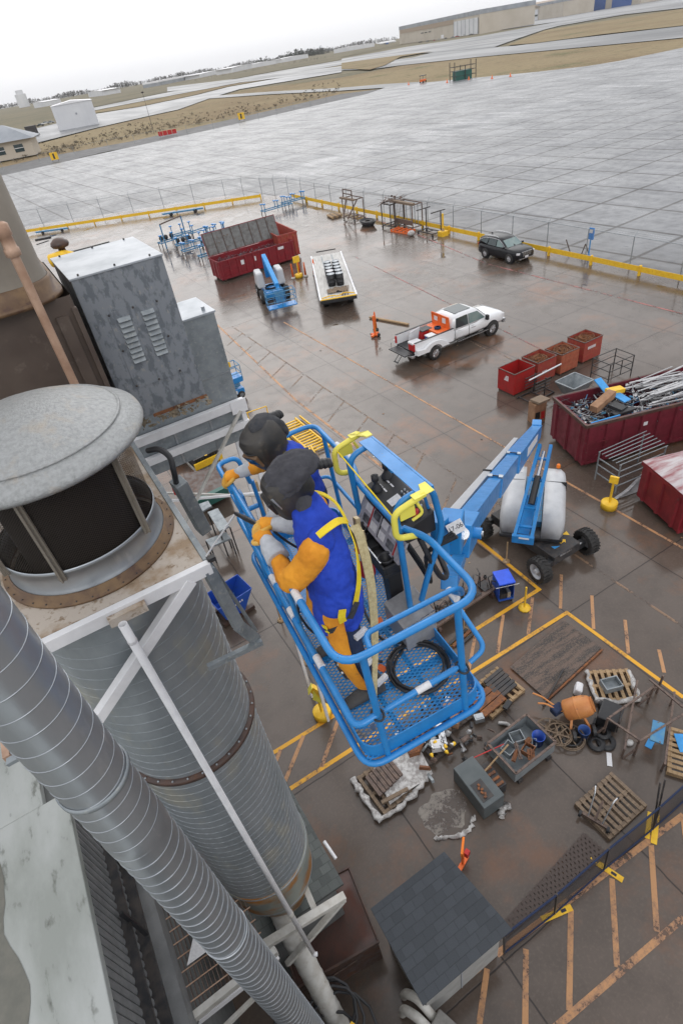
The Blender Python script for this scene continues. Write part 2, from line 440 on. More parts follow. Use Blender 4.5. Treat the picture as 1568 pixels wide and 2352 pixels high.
def uv_sheet(name, p0, p1, z0, z1, material, parent=None, sub=1):
    """Upright mesh sheet between two ground points with metric UVs."""
    p0, p1 = Vector(p0), Vector(p1)
    d = (p1 - p0); Lh = d.length
    me = bpy.data.meshes.new(name)
    me.from_pydata([(p0.x, p0.y, z0), (p1.x, p1.y, z0), (p1.x, p1.y, z1), (p0.x, p0.y, z1)], [], [(0, 1, 2, 3)])
    uv = me.uv_layers.new(name='uv')
    for i, c in enumerate([(0, 0), (Lh, 0), (Lh, z1 - z0), (0, z1 - z0)]): uv.data[i].uv = c
    me.materials.append(material)
    o = bpy.data.objects.new(name, me); col.objects.link(o)
    if parent: o.parent = parent
    return o

def pavement_material(name, base, base2, gx, gy, ox, oy, rot=0.0, joint=.02, r_lo=.12, r_hi=.5, rusty=0.0, streak=0.0, spec=.55, pud=.5):
    """Wet concrete slabs: joints on a grid, damp film with drier patches, rust and oil stains."""
    m = bpy.data.materials.new(name); m.use_nodes = True
    nt = m.node_tree; N = nt.nodes; Lk = nt.links; b = N['Principled BSDF']
    tc = N.new('ShaderNodeTexCoord')
    mp = N.new('ShaderNodeMapping'); mp.inputs['Rotation'].default_value = (0, 0, rot)
    Lk.new(tc.outputs['Object'], mp.inputs['Vector'])
    def nz(s, d=5, rg=.6, vec=None, st=None):
        t = N.new('ShaderNodeTexNoise'); t.inputs['Scale'].default_value = s; t.inputs['Detail'].default_value = d; t.inputs['Roughness'].default_value = rg
        if st:
            q = N.new('ShaderNodeMapping'); q.inputs['Scale'].default_value = st[0]; q.inputs['Rotation'].default_value = (0, 0, st[1])
            Lk.new(tc.outputs['Object'], q.inputs['Vector']); Lk.new(q.outputs[0], t.inputs['Vector'])
        else: Lk.new(mp.outputs[0], t.inputs['Vector'])
        return t.outputs[0]
    def mr(src, a, c, o0=0, o1=1):
        r = N.new('ShaderNodeMapRange'); r.inputs[1].default_value = a; r.inputs[2].default_value = c
        r.inputs[3].default_value = o0; r.inputs[4].default_value = o1; Lk.new(src, r.inputs[0]); return r.outputs[0]
    def mth(op, a, c=None):
        q = N.new('ShaderNodeMath'); q.operation = op
        for i, x in enumerate((a, c)):
            if x is None: continue
            if isinstance(x, (int, float)): q.inputs[i].default_value = x
            else: Lk.new(x, q.inputs[i])
        return q.outputs[0]
    def mixc(f, a, c):
        q = N.new('ShaderNodeMix'); q.data_type = 'RGBA'
        Lk.new(f, q.inputs[0])
        for i, x in ((6, a), (7, c)):
            if isinstance(x, tuple): q.inputs[i].default_value = (*x, 1)
            else: Lk.new(x, q.inputs[i])
        return q.outputs[2]
    sp = N.new('ShaderNodeSeparateXYZ'); Lk.new(mp.outputs[0], sp.inputs[0])
    wob = mth('MULTIPLY', mth('SUBTRACT', nz(1.3, 3), .5), .06)
    def joints(c, g, off):
        q = mth('DIVIDE', mth('ADD', mth('SUBTRACT', c, off), wob), g)
        fr = mth('FRACT', q)
        d = mth('MULTIPLY', mth('SUBTRACT', .5, mth('ABSOLUTE', mth('SUBTRACT', fr, .5))), g)
        return d, mth('FLOOR', q)
    dx, ix = joints(sp.outputs[0], gx, ox); dy, iy = joints(sp.outputs[1], gy, oy)
    dmin = mth('MINIMUM', dx, dy)
    jt = mr(dmin, joint * .4, joint, 1, 0)
    edge = mr(dmin, 0, .22, 1, 0)
    cmb = N.new('ShaderNodeCombineXYZ'); Lk.new(ix, cmb.inputs[0]); Lk.new(iy, cmb.inputs[1])
    wn_ = N.new('ShaderNodeTexWhiteNoise'); wn_.noise_dimensions = '2D'; Lk.new(cmb.outputs[0], wn_.inputs['Vector'])
    big = nz(.16, 5, .55); mid = nz(1.1, 8, .65); fine = nz(14, 4, .6)
    c = mixc(mr(big, .35, .65), base, base2)
    c = mixc(mth('MULTIPLY', mr(mid, .45, .70), .5), c, tuple(x * .55 for x in base))
    c = mixc(mth('MULTIPLY', mr(fine, .5, .75), .22), c, tuple(min(1, x * 1.7) for x in base2))
    c = mixc(mth('MULTIPLY', mr(wn_.outputs[0], .0, 1), .28), c, tuple(x * .5 for x in base2))
    if rusty:
        c = mixc(mth('MULTIPLY', mr(nz(.23, 6, .7), .52, .68), rusty), c, (.22, .085, .03))
        c = mixc(mth('MULTIPLY', edge, .22), c, (.07, .045, .035))
    c = mixc(mth('MULTIPLY', jt, .9), c, (.035, .03, .028))
    Lk.new(c, b.inputs['Base Color'])
    wet = mr(nz(.12, 4, .55), .38, .62)            # 1 = drier
    rg = mth('ADD', mth('MULTIPLY', wet, r_hi - r_lo), r_lo)
    rg = mth('ADD', rg, mth('MULTIPLY', mr(mid, .4, .7), .12))
    if streak:
        st = nz(.30, 6, .65, st=((2.6, .22, 1), R(4)))
        rg = mth('ADD', rg, mth('MULTIPLY', mr(st, .38, .62), streak))
        c2 = mixc(mth('MULTIPLY', mth('MULTIPLY', mr(st, .42, .62), .28), mth('SUBTRACT', 1, jt)), c, tuple(x * .6 for x in base))
        Lk.new(c2, b.inputs['Base Color'])
    puddle = mr(nz(.28, 5, .5), .60, .635)
    rg = mth('MULTIPLY', rg, mth('SUBTRACT', 1, mth('MULTIPLY', puddle, pud)))
    Lk.new(rg, b.inputs['Roughness'])
    Lk.new(mth('MULTIPLY', spec, mth('SUBTRACT', 1, mth('MULTIPLY', jt, .5))), b.inputs['Specular IOR Level'])
    bp = N.new('ShaderNodeBump'); bp.inputs['Strength'].default_value = .12; bp.inputs['Distance'].default_value = .01
    h = mth('SUBTRACT', mth('ADD', mth('MULTIPLY', fine, .5), mth('MULTIPLY', mid, .8)), mth('MULTIPLY', jt, 1.5))
    Lk.new(mth('MULTIPLY', h, mth('SUBTRACT', 1, mth('MULTIPLY', puddle, .9))), bp.inputs['Height'])
    Lk.new(bp.outputs[0], b.inputs['Normal'])
    return m

def shingle_material(name, c1, c2, w=.30, h=.14, mortar=.006):
    m = bpy.data.materials.new(name); m.use_nodes = True
    nt = m.node_tree; N = nt.nodes; Lk = nt.links; b = N['Principled BSDF']
    tc = N.new('ShaderNodeTexCoord')
    br = N.new('ShaderNodeTexBrick')
    br.inputs['Scale'].default_value = 1; br.inputs['Brick Width'].default_value = w; br.inputs['Row Height'].default_value = h
    br.inputs['Mortar Size'].default_value = mortar; br.inputs['Color1'].default_value = (*c1, 1); br.inputs['Color2'].default_value = (*c2, 1)
    br.inputs['Mortar'].default_value = (c1[0]*.6, c1[1]*.6, c1[2]*.6, 1); br.inputs['Bias'].default_value = -.2
    Lk.new(tc.outputs['UV'], br.inputs['Vector'])
    t = N.new('ShaderNodeTexNoise'); t.inputs['Scale'].default_value = 60; Lk.new(tc.outputs['UV'], t.inputs['Vector'])
    mx = N.new('ShaderNodeMix'); mx.data_type = 'RGBA'; mx.blend_type = 'MULTIPLY'; mx.inputs[0].default_value = .5
    Lk.new(br.outputs[0], mx.inputs[6]); Lk.new(t.outputs[0], mx.inputs[7]); Lk.new(mx.outputs[2], b.inputs['Base Color'])
    bp = N.new('ShaderNodeBump'); bp.inputs['Strength'].default_value = .6; bp.inputs['Distance'].default_value = .01
    inv = N.new('ShaderNodeMath'); inv.operation = 'SUBTRACT'; inv.inputs[0].default_value = 1
    Lk.new(br.outputs['Fac'], inv.inputs[1]); Lk.new(inv.outputs[0], bp.inputs['Height']); Lk.new(bp.outputs[0], b.inputs['Normal'])
    b.inputs['Roughness'].default_value = .6
    return m
M['shingle'] = shingle_material('dark_slate_shingles', (.055, .065, .08), (.035, .043, .054), .24, .17, .004)
M['shingle_old'] = shingle_material('mossy_grey_shingles', (.13, .145, .14), (.06, .07, .07), .2, .16)

def quad_uv(name, pts, material, parent=None, th=.03):
    """Slab over four corner points, metric UVs on its top."""
    p = [Vector(q) for q in pts]
    n = (p[1] - p[0]).cross(p[3] - p[0]).normalized()
    if n.z < 0: n = -n
    lo = [q - n * th for q in p]
    me = bpy.data.meshes.new(name)
    me.from_pydata([tuple(q) for q in p + lo], [], [(0,1,2,3),(7,6,5,4),(0,4,5,1),(1,5,6,2),(2,6,7,3),(3,7,4,0)])
    uv = me.uv_layers.new(name='uv')
    ex = (p[1] - p[0]).normalized(); ey = (p[3] - p[0]); ey = (ey - ex * ey.dot(ex)).normalized()
    for lp in me.loops:
        q = me.vertices[lp.vertex_index].co - p[0]
        uv.data[lp.index].uv = (q.dot(ex), q.dot(ey))
    me.materials.append(material)
    o = bpy.data.objects.new(name, me); col.objects.link(o)
    if parent: o.parent = parent
    return o

def writing(parent, name, txt, size, pos, ex, ey, m):
    """Raised lettering as its own mesh, baseline along ex, upright along ey."""
    fc = bpy.data.curves.new(name, 'FONT'); fc.body = txt; fc.size = size; fc.align_x = 'CENTER'; fc.align_y = 'CENTER'; fc.extrude = .001; fc.materials.append(m)
    fo = bpy.data.objects.new(name, fc); col.objects.link(fo)
    me = bpy.data.meshes.new_from_object(fo.evaluated_get(bpy.context.evaluated_depsgraph_get())); bpy.data.objects.remove(fo)
    ex = Vector(ex).normalized(); ey = Vector(ey).normalized(); n = ex.cross(ey)
    o = bpy.data.objects.new(name, me); col.objects.link(o); o.parent = parent
    o.matrix_world = Matrix(((ex.x, ey.x, n.x, pos[0]), (ex.y, ey.y, n.y, pos[1]), (ex.z, ey.z, n.z, pos[2]), (0, 0, 0, 1)))
    return o
# ---------------------------------------------------------------- ground, apron, taxiways
def sheet(name, pts, z, material, **kw):
    me = bpy.data.meshes.new(name)
    me.from_pydata([(p[0], p[1], z) for p in pts], [], [tuple(range(len(pts)))])
    me.materials.append(material); me.update()
    if me.polygons[0].normal.z < 0: me.flip_normals()
    o = bpy.data.objects.new(name, me); col.objects.link(o); o['kind'] = 'structure'
    for k, x in kw.items(): o[k] = x
    return o

def grass_material(name, a, b_, c_):
    m = bpy.data.materials.new(name); m.use_nodes = True
    nt = m.node_tree; N = nt.nodes; Lk = nt.links; b = N['Principled BSDF']; b.inputs['Roughness'].default_value = .95
    b.inputs['Specular IOR Level'].default_value = .1
    tc = N.new('ShaderNodeTexCoord'); prev = None
    cols = [(a, None), (b_, (.012, .45, .6)), (c_, (.03, .56, .7)), (tuple(x*.55 for x in a), (.25, .52, .75)), (tuple(min(1, x*1.3) for x in a), (.9, .52, .7))]
    for c, q in cols:
        if prev is None: prev = (*c, 1); continue
        t = N.new('ShaderNodeTexNoise'); t.inputs['Scale'].default_value = q[0]; t.inputs['Detail'].default_value = 7; t.inputs['Roughness'].default_value = .65
        Lk.new(tc.outputs['Object'], t.inputs['Vector'])
        r = N.new('ShaderNodeMapRange'); r.inputs[1].default_value = q[1]; r.inputs[2].default_value = q[2]; Lk.new(t.outputs[0], r.inputs[0])
        mx = N.new('ShaderNodeMix'); mx.data_type = 'RGBA'; Lk.new(r.outputs[0], mx.inputs[0])
        if isinstance(prev, tuple): mx.inputs[6].default_value = prev
        else: Lk.new(prev, mx.inputs[6])
        mx.inputs[7].default_value = (*c, 1); prev = mx.outputs[2]
    Lk.new(prev, b.inputs['Base Color'])
    return m
M['grass'] = grass_material('dry_winter_grass', (.27, .215, .13), (.22, .165, .10), (.13, .135, .07))
M['field'] = grass_material('distant_field', (.20, .175, .12), (.15, .14, .10), (.13, .13, .085))
M['apron'] = pavement_material('apron_slabs', (.16, .165, .175), (.21, .215, .23), 5.9, 5.9, 18.4, 1.9, R(-3.4), .22, .24, .36, streak=.08, spec=.46, pud=.1)
M['apron_smooth'] = pavement_material('smooth_apron_lane', (.20, .205, .215), (.24, .245, .26), 50, 5.9, 18.4, 1.9, R(-3.4), .05, .18, .32, streak=.2, spec=.42, pud=.2)
M['yard'] = pavement_material('yard_slabs', (.084, .062, .048), (.128, .100, .083), 3.98, 5.55, 2.87, 7.65, 0, .024, .10, .24, rusty=.55, pud=.8)
M['asphalt'] = mat('dark_perimeter_asphalt', (.065, .065, .068), (.09, .09, .09), .3, .6, .8, bump=.1, bscale=5)
M['taxi'] = mat('wet_taxiway_asphalt', (.09, .095, .10), (.13, .135, .14), .03, .30, .5, c3=(.10, .10, .105), s3=.012, lo3=.5, hi3=.62, stretch=(1, .25, 1), spec=.22)
M['ramp'] = mat('wet_ramp_concrete', (.15, .155, .165), (.20, .205, .215), .05, .3, .5, stretch=(1, .3, 1), spec=.3)

sheet('ground', [(-1390, -1390), (3590, -1390), (3590, 3590), (-1390, 3590)], -.60, M['field'])
def R1(*pts): return [G(.5002 * x, .5002 * y)[:2] for x, y in pts]
def R2(*pts): return [G(784.2 + .4998 * x, .4998 * y)[:2] for x, y in pts]
# near grass belt beyond the apron, from the left frame edge to the right
sheet('grass_field', R1((-260, 830), (20, 765), (260, 712), (600, 650), (1100, 540), (1568, 432)) + R2((230, 405), (420, 375), (620, 352), (900, 330), (1100, 310), (1230, 290), (1568, 215), (1900, 120), (1900, 105),
      (1568, 168), (1100, 214), (600, 262), (270, 299)) + R1((1568, 352), (1420, 372), (1250, 392), (1100, 412), (1010, 442), (960, 452), (820, 502), (700, 528), (460, 582), (180, 655), (-260, 740)), -.35, M['grass'])
sheet('perimeter_road', R1((-300, 880), (45, 797), (500, 690), (1100, 585), (1568, 462)) + R2((230, 408), (230, 400)) + R1((1568, 428), (1100, 536), (600, 646), (260, 708), (20, 762), (-300, 835)), -.20, M['asphalt'])
# service road that crosses the belt
sheet('service_road', R1((170, 655), (460, 582), (700, 528), (820, 502), (960, 452), (1240, 432), (1568, 415)) + R2((230, 400), (380, 382), (380, 374), (200, 385)) + R1((1568, 402), (1240, 420), (1000, 438), (940, 446), (700, 516), (460, 568), (150, 645)), -.05, M['taxi'])
# ramp beside the white hangar
sheet('hangar_ramp_pavement', R1((-260, 760), (150, 648), (460, 575), (700, 522), (820, 498), (960, 450), (1100, 408), (1568, 330), (1568, 308), (1050, 398), (900, 436), (640, 490), (440, 522), (180, 585), (-260, 690)), -.15, M['ramp'])
sheet('inner_grass', R1((430, 518), (640, 487), (900, 432), (1050, 394), (1568, 304), (1568, 296), (1300, 338), (1000, 388), (700, 446), (430, 500)), -.30, M['grass'])
sheet('grass_island', R1((-260, 715), (0, 650), (130, 610), (200, 590), (200, 510), (0, 545), (-260, 600)), -.45, M['field'])
# taxiways, far to near on the right
sheet('taxiway_near', R2((-800, 420), (0, 322), (130, 318), (270, 299), (600, 263), (1100, 216), (1568, 171), (1568, 118), (1000, 184), (800, 209), (700, 216), (640, 200), (420, 240), (330, 262), (200, 280), (0, 303), (-800, 400)), -.10, M['taxi'])
sheet('taxiway_runway', R1((430, 508), (800, 436), (1200, 360), (1568, 298), (1568, 276), (1200, 340), (800, 418), (430, 494)), .0, M['taxi'])
sheet('taxiway_runway', R2((0, 270), (300, 215), (640, 165), (1000, 98), (1300, 52), (1568, 12), (1700, -10), (1700, 4), (1568, 36), (1300, 66), (1000, 118), (930, 136), (800, 180), (700, 216), (420, 240), (200, 262), (0, 296)), .0, M['taxi'])
sheet('grass_peninsula', R2((758, 209), (930, 140), (1100, 112), (1300, 84), (1568, 40), (1700, 20), (1700, 100), (1568, 118), (1200, 158), (1000, 184), (880, 200)), .12, M['grass'])
sheet('grass_wedge', R2((0, 318), (60, 318), (130, 322), (200, 300), (270, 262), (420, 236), (300, 250), (0, 290)), .18, M['grass'])
sheet('far_grass_strip', R1((430, 490), (800, 414), (1200, 336), (1568, 272), (1568, 252), (1200, 318), (800, 392), (430, 462)), -.25, M['field'])
sheet('far_grass_strip', R2((0, 262), (300, 200), (640, 150), (640, 140), (300, 190), (0, 250)), -.25, M['field'])
sheet('far_apron_pavement', R2((640, 150), (1000, 98), (1300, 52), (1568, 12), (1700, -12), (1700, -40), (1300, 8), (1040, 68), (760, 112), (640, 138)), .06, M['ramp'])

# the big apron of the airfield, one sheet, and its smooth lane
apron_edge = [(-260, 190), (13, 203.5), (36, 206), (74, 208), (110, 214), (141, 218), (152, 226), (158, 230), (164, 218), (168, 198), (170, 180), (173, 166), (178, 152), (186, 146.5), (205, 144), (260, 138), (520, 120), (520, -120), (-260, -120)]
sheet('apron_pavement', apron_edge, -.008, M['apron'])
sheet('apron_lane_pavement', [(33.6, 99.0), (62, 105), (95, 108.5), (162, 108.5), (172, 108), (520, 100), (520, 86), (138, 92.5), (96, 92.0), (56, 96.8), (47, 90.5), (40, 93)], -.003, M['apron_smooth'])
yard_poly = [(-40, -30), (38.0, -30), (38.0, 81.0), (36.6, 84.0), (33.4, 92.2), (8.6, 107.4), (-40, 137.5)]
sheet('yard_pavement', yard_poly, .002, M['yard'])

# ---------------------------------------------------------------- painted lines
LZ = .0065
def line_obj(name, segs, mt, z=LZ, parent=None):
    mb = MB()
    for k, (a, b, w) in enumerate(segs):
        a = Vector((a[0], a[1], 0)); b = Vector((b[0], b[1], 0)); d = (b - a); Ln = d.length; d.normalize(); s = Vector((-d.y, d.x, 0)) * w / 2
        zz = z + (k % 5) * .0009
        n = max(1, int(Ln / 4)); 
        for i in range(n):
            p = a + d * Ln * i / n; q = a + d * Ln * (i + 1) / n
            mb.poly([(p - s).to_tuple()[:2] + (zz,), (q - s).to_tuple()[:2] + (zz,), (q + s).to_tuple()[:2] + (zz,), (p + s).to_tuple()[:2] + (zz,)])
    return mb.build(name, mt, parent, kind='structure')
D2 = lambda *a: [tuple(G(u, v)[:2]) for u, v in a]
def seg(u0, v0, u1, v1, w): a, b = D2((u0, v0), (u1, v1)); return (a, b, w)
# bright yellow bay borders
line_obj('yellow_bay_lines', [seg(1240, 1352, 1077, 1455, .13), seg(1077, 1455, 1030, 1482, .13), seg(1240, 1356, 1098, 1240, .12), seg(1303, 1406, 1077, 1548, .12), seg(1077, 1548, 1040, 1570, .12), seg(1298, 1405, 1568, 1602, .12),
      seg(786, 1632, 618, 1735, .12), seg(840, 1700, 660, 1816, .12), seg(1040, 1570, 840, 1700, .12), seg(1030, 1482, 786, 1632, .12)], M['line_yellow'])
# long pale line along the yard, the double line beside the lifts
line_obj('yellow_lane_lines', [((12.3, 43.5), (11.05, 27.0), .13), ((11.05, 27.0), (10.95, 9.8), .13), ((16.0, 38.5), (16.05, 6.0), .10), ((16.05, 6.0), (16.1, -4), .10)], M['line_faded'])
line_obj('old_lane_lines', [((12.9, 41), (13.1, 3), .09), ((13.1, 3), (13.1, -4), .09)] + [((22.4, y - .8), (22.6, y + .8), .08) for y in (22.5, 25)], M['line_old'])
hs = []
for i in range(12):                       # hatch strokes between the double line
    y = 12.0 + i * 2.35
    if y > 41: break
    hs.append(((11.2, y), (12.95, y + 1.25), .10))
line_obj('old_hatch_lines', hs, M['line_old'], .007)
hs = [seg(1222, 1372, 1212, 1458, .10), seg(1288, 1320, 1286, 1398, .10), seg(1155, 1412, 1142, 1500, .10), seg(1358, 1368, 1362, 1445, .10), seg(1434, 1424, 1442, 1502, .10), seg(1512, 1492, 1524, 1545, .10), seg(1092, 1452, 1076, 1538, .10),
      seg(697, 1690, 650, 1806, .11), seg(778, 1650, 738, 1762, .11), seg(645, 1722, 600, 1830, .11)]
line_obj('faded_hatch_lines', hs, M['line_faded'], .007)
# zebra walkway at the lower right
wl = [((-.4, 1.92), (9.5, 1.95), .13), ((-.4, .62), (9.5, .58), .13)]
for x0 in (1.1, 2.25, 3.45, 4.65, 5.85, 7.1, 8.3):
    wl.append(((x0 + .05, 1.86), (x0 - .95, .68), .11))
line_obj('walkway_lines', [seg(1140, 2192, 1568, 1872, .13), seg(1268, 2366, 1568, 2108, .13), seg(1100, 2222, 1040, 2268, .13), seg(1207, 2180, 1205, 2366, .115), seg(1310, 2090, 1306, 2322, .115), seg(1404, 2018, 1416, 2222, .115), seg(1494, 1940, 1507, 2140, .115), seg(1118, 2225, 1098, 2366, .115), seg(1568, 1880, 1580, 1990, .115)], M['line_faded'], .007)
line_obj('red_boundary_line', [((37.0, 64), (36.2, 52), .14), ((36.2, 52), (33.2, 36), .14), ((33.2, 36), (33.4, 5), .14), ((33.4, 5), (33.6, -6), .14), ((28.0, 48), (24.5, 22), .10)], M['line_red'])

# ---------------------------------------------------------------- far buildings
def up(u, v, z): return G(u, v, z)
def block(name, label, cat, base_l, base_r, h, depth, wall, roof=None, group=None, gable=0, extra=None):
    """Box building: its seen wall runs from base_l to base_r on the ground; it extends away from the camera."""
    a, b = Vector((*G(*base_l)[:2], 0)), Vector((*G(*base_r)[:2], 0))
    d = (b - a); w = d.length; ang = math.atan2(d.y, d.x)
    t = thing(name, label, cat, a, ang, group)
    mb = MB(); mb.box(0, 0, -1, w, depth, h); mb.build('wall', wall, t)
    mr_ = MB()
    if gable:
        mr_.prism([(-.02*w, h + .01), (w*1.02, h + .01), (w / 2, h + gable)], -.3, depth + .3, 'xz')
    else:
        mr_.box(-.4, -.4, h + .01, w + .4, depth + .4, h + .012 * w + .3)
    mr_.build('roof', roof or M['farroof'], t)
    if extra: extra(t, w, h)
    return t
# white hangar on the near ramp
def ex_white(t, w, h):
    mb = MB()
    for i in range(10): mb.box(w * i / 10, -.12, 0, w * i / 10 + .12, -.0, h)
    mb.build('cladding_ribs', M['hangarwhite'], t)
    MB().box(w*.52, -.15, h*.52, w*.56, -.02, h*.60).build('vent', M['farroof'], t)
block('white_hangar', 'plain white gabled hangar on the wet ramp at the far left', 'hangar', (137, 300), (228, 283), 10.5, 45, M['hangarwhite'], M['white'], gable=1.2, extra=ex_white)
# low house with a grey roof at the left edge
hx, hy = 31.0, 268.0
t = thing('house', 'low cream house with a grey hipped roof and dark windows at the left edge', 'house', (31, 268, 0), R(165))
mb = MB(); mb.box(0, 0, 0, 34, 14, 5.0); mb.build('wall', M['stucco'], t)
mb = MB()
mb.add([(-1.5, -1.5, 5.0), (35.5, -1.5, 5.0), (35.5, 15.5, 5.0), (-1.5, 15.5, 5.0), (8, 7, 9.5), (27, 7, 9.5)], [(0, 1, 5, 4), (1, 2, 5), (2, 3, 4, 5), (3, 0, 4), (0, 3, 2, 1)])
mb.box(-1.6, -1.6, 4.7, 35.6, -1.3, 5.15); mb.build('roof', M['farroof'], t)
for i in range(5):
    f = MB().box(3 + i * 6.2, 14.0, 1.6, 6 + i * 6.2, 14.12, 3.8).build('window', M['glass'], t)
    f2 = MB().box(3 + i * 6.2, 14.12, 2.65, 6 + i * 6.2, 14.2, 2.8).build('sash', M['white'], f)
# hangars in the far right background
def ex_tan(t, w, h):
    MB().box(.02*w, -.5, h*.72, w*.74, -.02, h*.99).build('upper_band', M['hangarband'], t)
    d = MB().box(w*.745, -.8, 0, w*.985, -.05, h*.86).build('hangar_door', M['hangarwhite'], t)
    mb = MB()
    for i in range(7): mb.box(w*(.745+.04*i), -1.0, 0, w*(.749+.04*i), -.81, h*.86)
    mb.build('door_panel_line', M['farroof'], d)
    for i in (0, 1, 2): MB().box(w*(.34+.05*i), -.7, h*.5, w*(.37+.05*i), -.05, h*.55).build('window', M['glass'], t)
    MB().box(w*.60, -.7, 0, w*.63, -.05, h*.22).build('door', M['white'], t)
    MB().box(w*.7, 10, h+1, w*.98, 40, h+5).build('roof_plant', M['farroof'], t)
block('tan_hangar', 'large tan hangar with a brown upper band and white sliding doors', 'hangar', (918, 101), (1101, 77), 23, 90, M['stucco'], M['farroof'], extra=ex_tan)
def ex_arch(t, w, h):
    MB().prism([(w*.02, h), (w*.16, h+5), (w*.32, h+8), (w*.48, h+5), (w*.62, h)], -3, 60, 'xz').build('arched_roof', M['hangarband'], t)
    d = MB().box(w*.02, -1.2, 0, w*.60, -.05, h*.8).build('hangar_door', M['hangarwhite'], t)
    MB().box(w*.02, -1.6, h*.3, w*.60, -1.22, h*.42).build('window', M['glass'], d)
block('arched_hangar', 'pale hangar with a low arched brown roof right of the large tan hangar', 'hangar', (1164, 56), (1292, 38), 22, 60, M['stucco'], M['farroof'], extra=ex_arch)
def ex_blue(t, w, h):
    MB().box(w*.22, -1.6, 0, w*.52, -.05, h*.5).build('hangar_door', M['farblue'], t)
    MB().box(w*.62, -1.6, 0, w*.88, -.05, h*.5).build('hangar_door', M['farblue'], t)
block('blue_door_hangar', 'cream hangar with two deep blue doors at the top right corner', 'hangar', (1310, 33), (1470, 8), 34, 80, M['stucco'], M['hangarwhite'], extra=ex_blue)
low = [((768, 122), (860, 106), 12, 'white', 'long low white shed left of the airliner'), ((648, 143), (708, 132), 13, 'white', 'white roofed low shed in front of the dark tree clump'),
       ((578, 156), (634, 146), 12, 'white', 'white roofed low shed just left of the dark tree clump'), ((534, 166), (580, 156), 14, 'white', 'broad white warehouse in the middle of the far row'),
       ((460, 178), (528, 164), 11, 'white', 'white roofed warehouse second in the far row from the left'), ((365, 196), (455, 178), 9, 'grey', 'long grey shed at the left end of the far row'),
       ((1095, 62), (1150, 52), 18, 'tan', 'small tan building between the two largest hangars'), ((205, 223), (238, 219), 14, 'white', 'white block standing alone on the far field at the left'),
       ((80, 248), (105, 244), 12, 'white', 'small pale block near the left end of the skyline')]
for a, b, h, kind, lab in low:
    wm = {'white': M['hangarwhite'], 'grey': M['farroof'], 'tan': M['stucco']}[kind]
    block('far_building', lab, 'building', a, b, h * .62, 40, wm, M['white'] if kind != 'tan' else M['farroof'], 'buildings along the horizon', gable=1.6 if kind == 'white' else 0)
for (u, v, h, lab) in ((737, 116, 34, 'tall pale grain tower rising behind the far trees'), (58, 246, 30, 'tall pale tower on the skyline at the far left')):
    p = G(u, v)
    t = thing('grain_tower', lab, 'tower', p, 0, 'towers on the skyline')
    MB().cyl((0, 0, 0), (0, 0, h), 15, n=10).build('silo', M['hangarwhite'], t)
    MB().box(-9, -9, h, 9, 9, h + 9).build('head_house', M['hangarwhite'], t)
# far parked airliner
p = G(886, 104)
t = thing('airliner', 'white airliner parked nose right beside the large tan hangar', 'airliner', (p.x, p.y, 0), R(-25))
MB().tube([(-24,0,7),(-20,0,6),(-12,0,5),(10,0,5),(20,0,5),(24,0,4.4),(26,0,4)], [.4,1.3,2.6,2.9,2.8,1.6,.3], n=12).build('fuselage', M['carwhite'], t)
MB().prism([(-25, 7), (-20, 6.5), (-22.5, 17), (-26, 17)], -.3, .3, 'xz').build('tail_fin', M['carwhite'], t)
MB().add([(-3,0,4.2),(4,0,4.2),(-8,-22,5),(-11,-22,5),(-3,0,4.6),(4,0,4.6),(-8,-22,5.2),(-11,-22,5.2)], [(0,1,2,3),(7,6,5,4),(0,4,5,1),(1,5,6,2),(2,6,7,3),(3,7,4,0)]).build('wing', M['farroof'], t)
MB().add([(-3,0,4.2),(4,0,4.2),(-8,22,5),(-11,22,5),(-3,0,4.6),(4,0,4.6),(-8,22,5.2),(-11,22,5.2)], [(3,2,1,0),(4,5,6,7),(1,5,4,0),(2,6,5,1),(3,7,6,2),(0,4,7,3)]).build('wing', M['farroof'], t)
for s in (-1, 1): MB().cyl((-1, s*7, 3), (5, s*7, 3), 1.5, n=10).build('engine', M['farblue'], t)

# far tree belts: no single trees can be told apart, only the clumps
def tree_belt(name, label, pts, hgt, dens, material, seed):
    rnd = random.Random(seed)
    mb = MB()
    for (u0, v0), (u1, v1) in zip(pts[:-1], pts[1:]):
        a, b = G(u0, v0), G(u1, v1)
        n = int(dens * max(1, abs(u1 - u0) / 6))
        for i in range(n):
            t_ = rnd.random(); q = a.lerp(b, t_) + Vector((rnd.uniform(-25, 25), rnd.uniform(0, 60), 0))
            h = hgt * rnd.uniform(.45, 1.1) * (.75 + .5 * noise.noise(q * .01)); w = h * rnd.uniform(.25, .6)
            c = q + Vector((0, 0, h * .55))
            for k in range(9):
                ang = rnd.uniform(0, 2 * PI); e = rnd.uniform(-.5, .5)
                o = c + Vector((math.cos(ang) * w * .5 * rnd.random(), math.sin(ang) * w * .5 * rnd.random(), e * h * .9))
                r_ = w * rnd.uniform(.15, .36)
                vs = [o + Vector((rnd.uniform(-1, 1), rnd.uniform(-1, 1), rnd.uniform(-1, 1.3))) * r_ for _ in range(4)]
                mb.add(vs, [(0, 1, 2), (0, 2, 3), (0, 3, 1), (1, 3, 2)])
    o = mb.build(name, material); o['kind'] = 'stuff'; o['label'] = label; o['category'] = 'trees'
    return o
tree_belt('tree_belt', 'thin bare winter trees along the whole far skyline', [(-60, 261), (110, 232), (260, 206), (420, 178), (560, 153), (700, 129), (800, 111), (910, 92)], 19, 22, M['foliage'], 3)
tree_belt('tree_belt', 'dark clump of trees left of the airliner behind white sheds', [(600, 149), (680, 136), (760, 122)], 22, 18, M['foliage_dk'], 4)
tree_belt('tree_belt', 'bare trees between the two largest hangars and behind them', [(1090, 52), (1180, 40), (1300, 18), (1420, 0)], 30, 6, M['foliage'], 5)
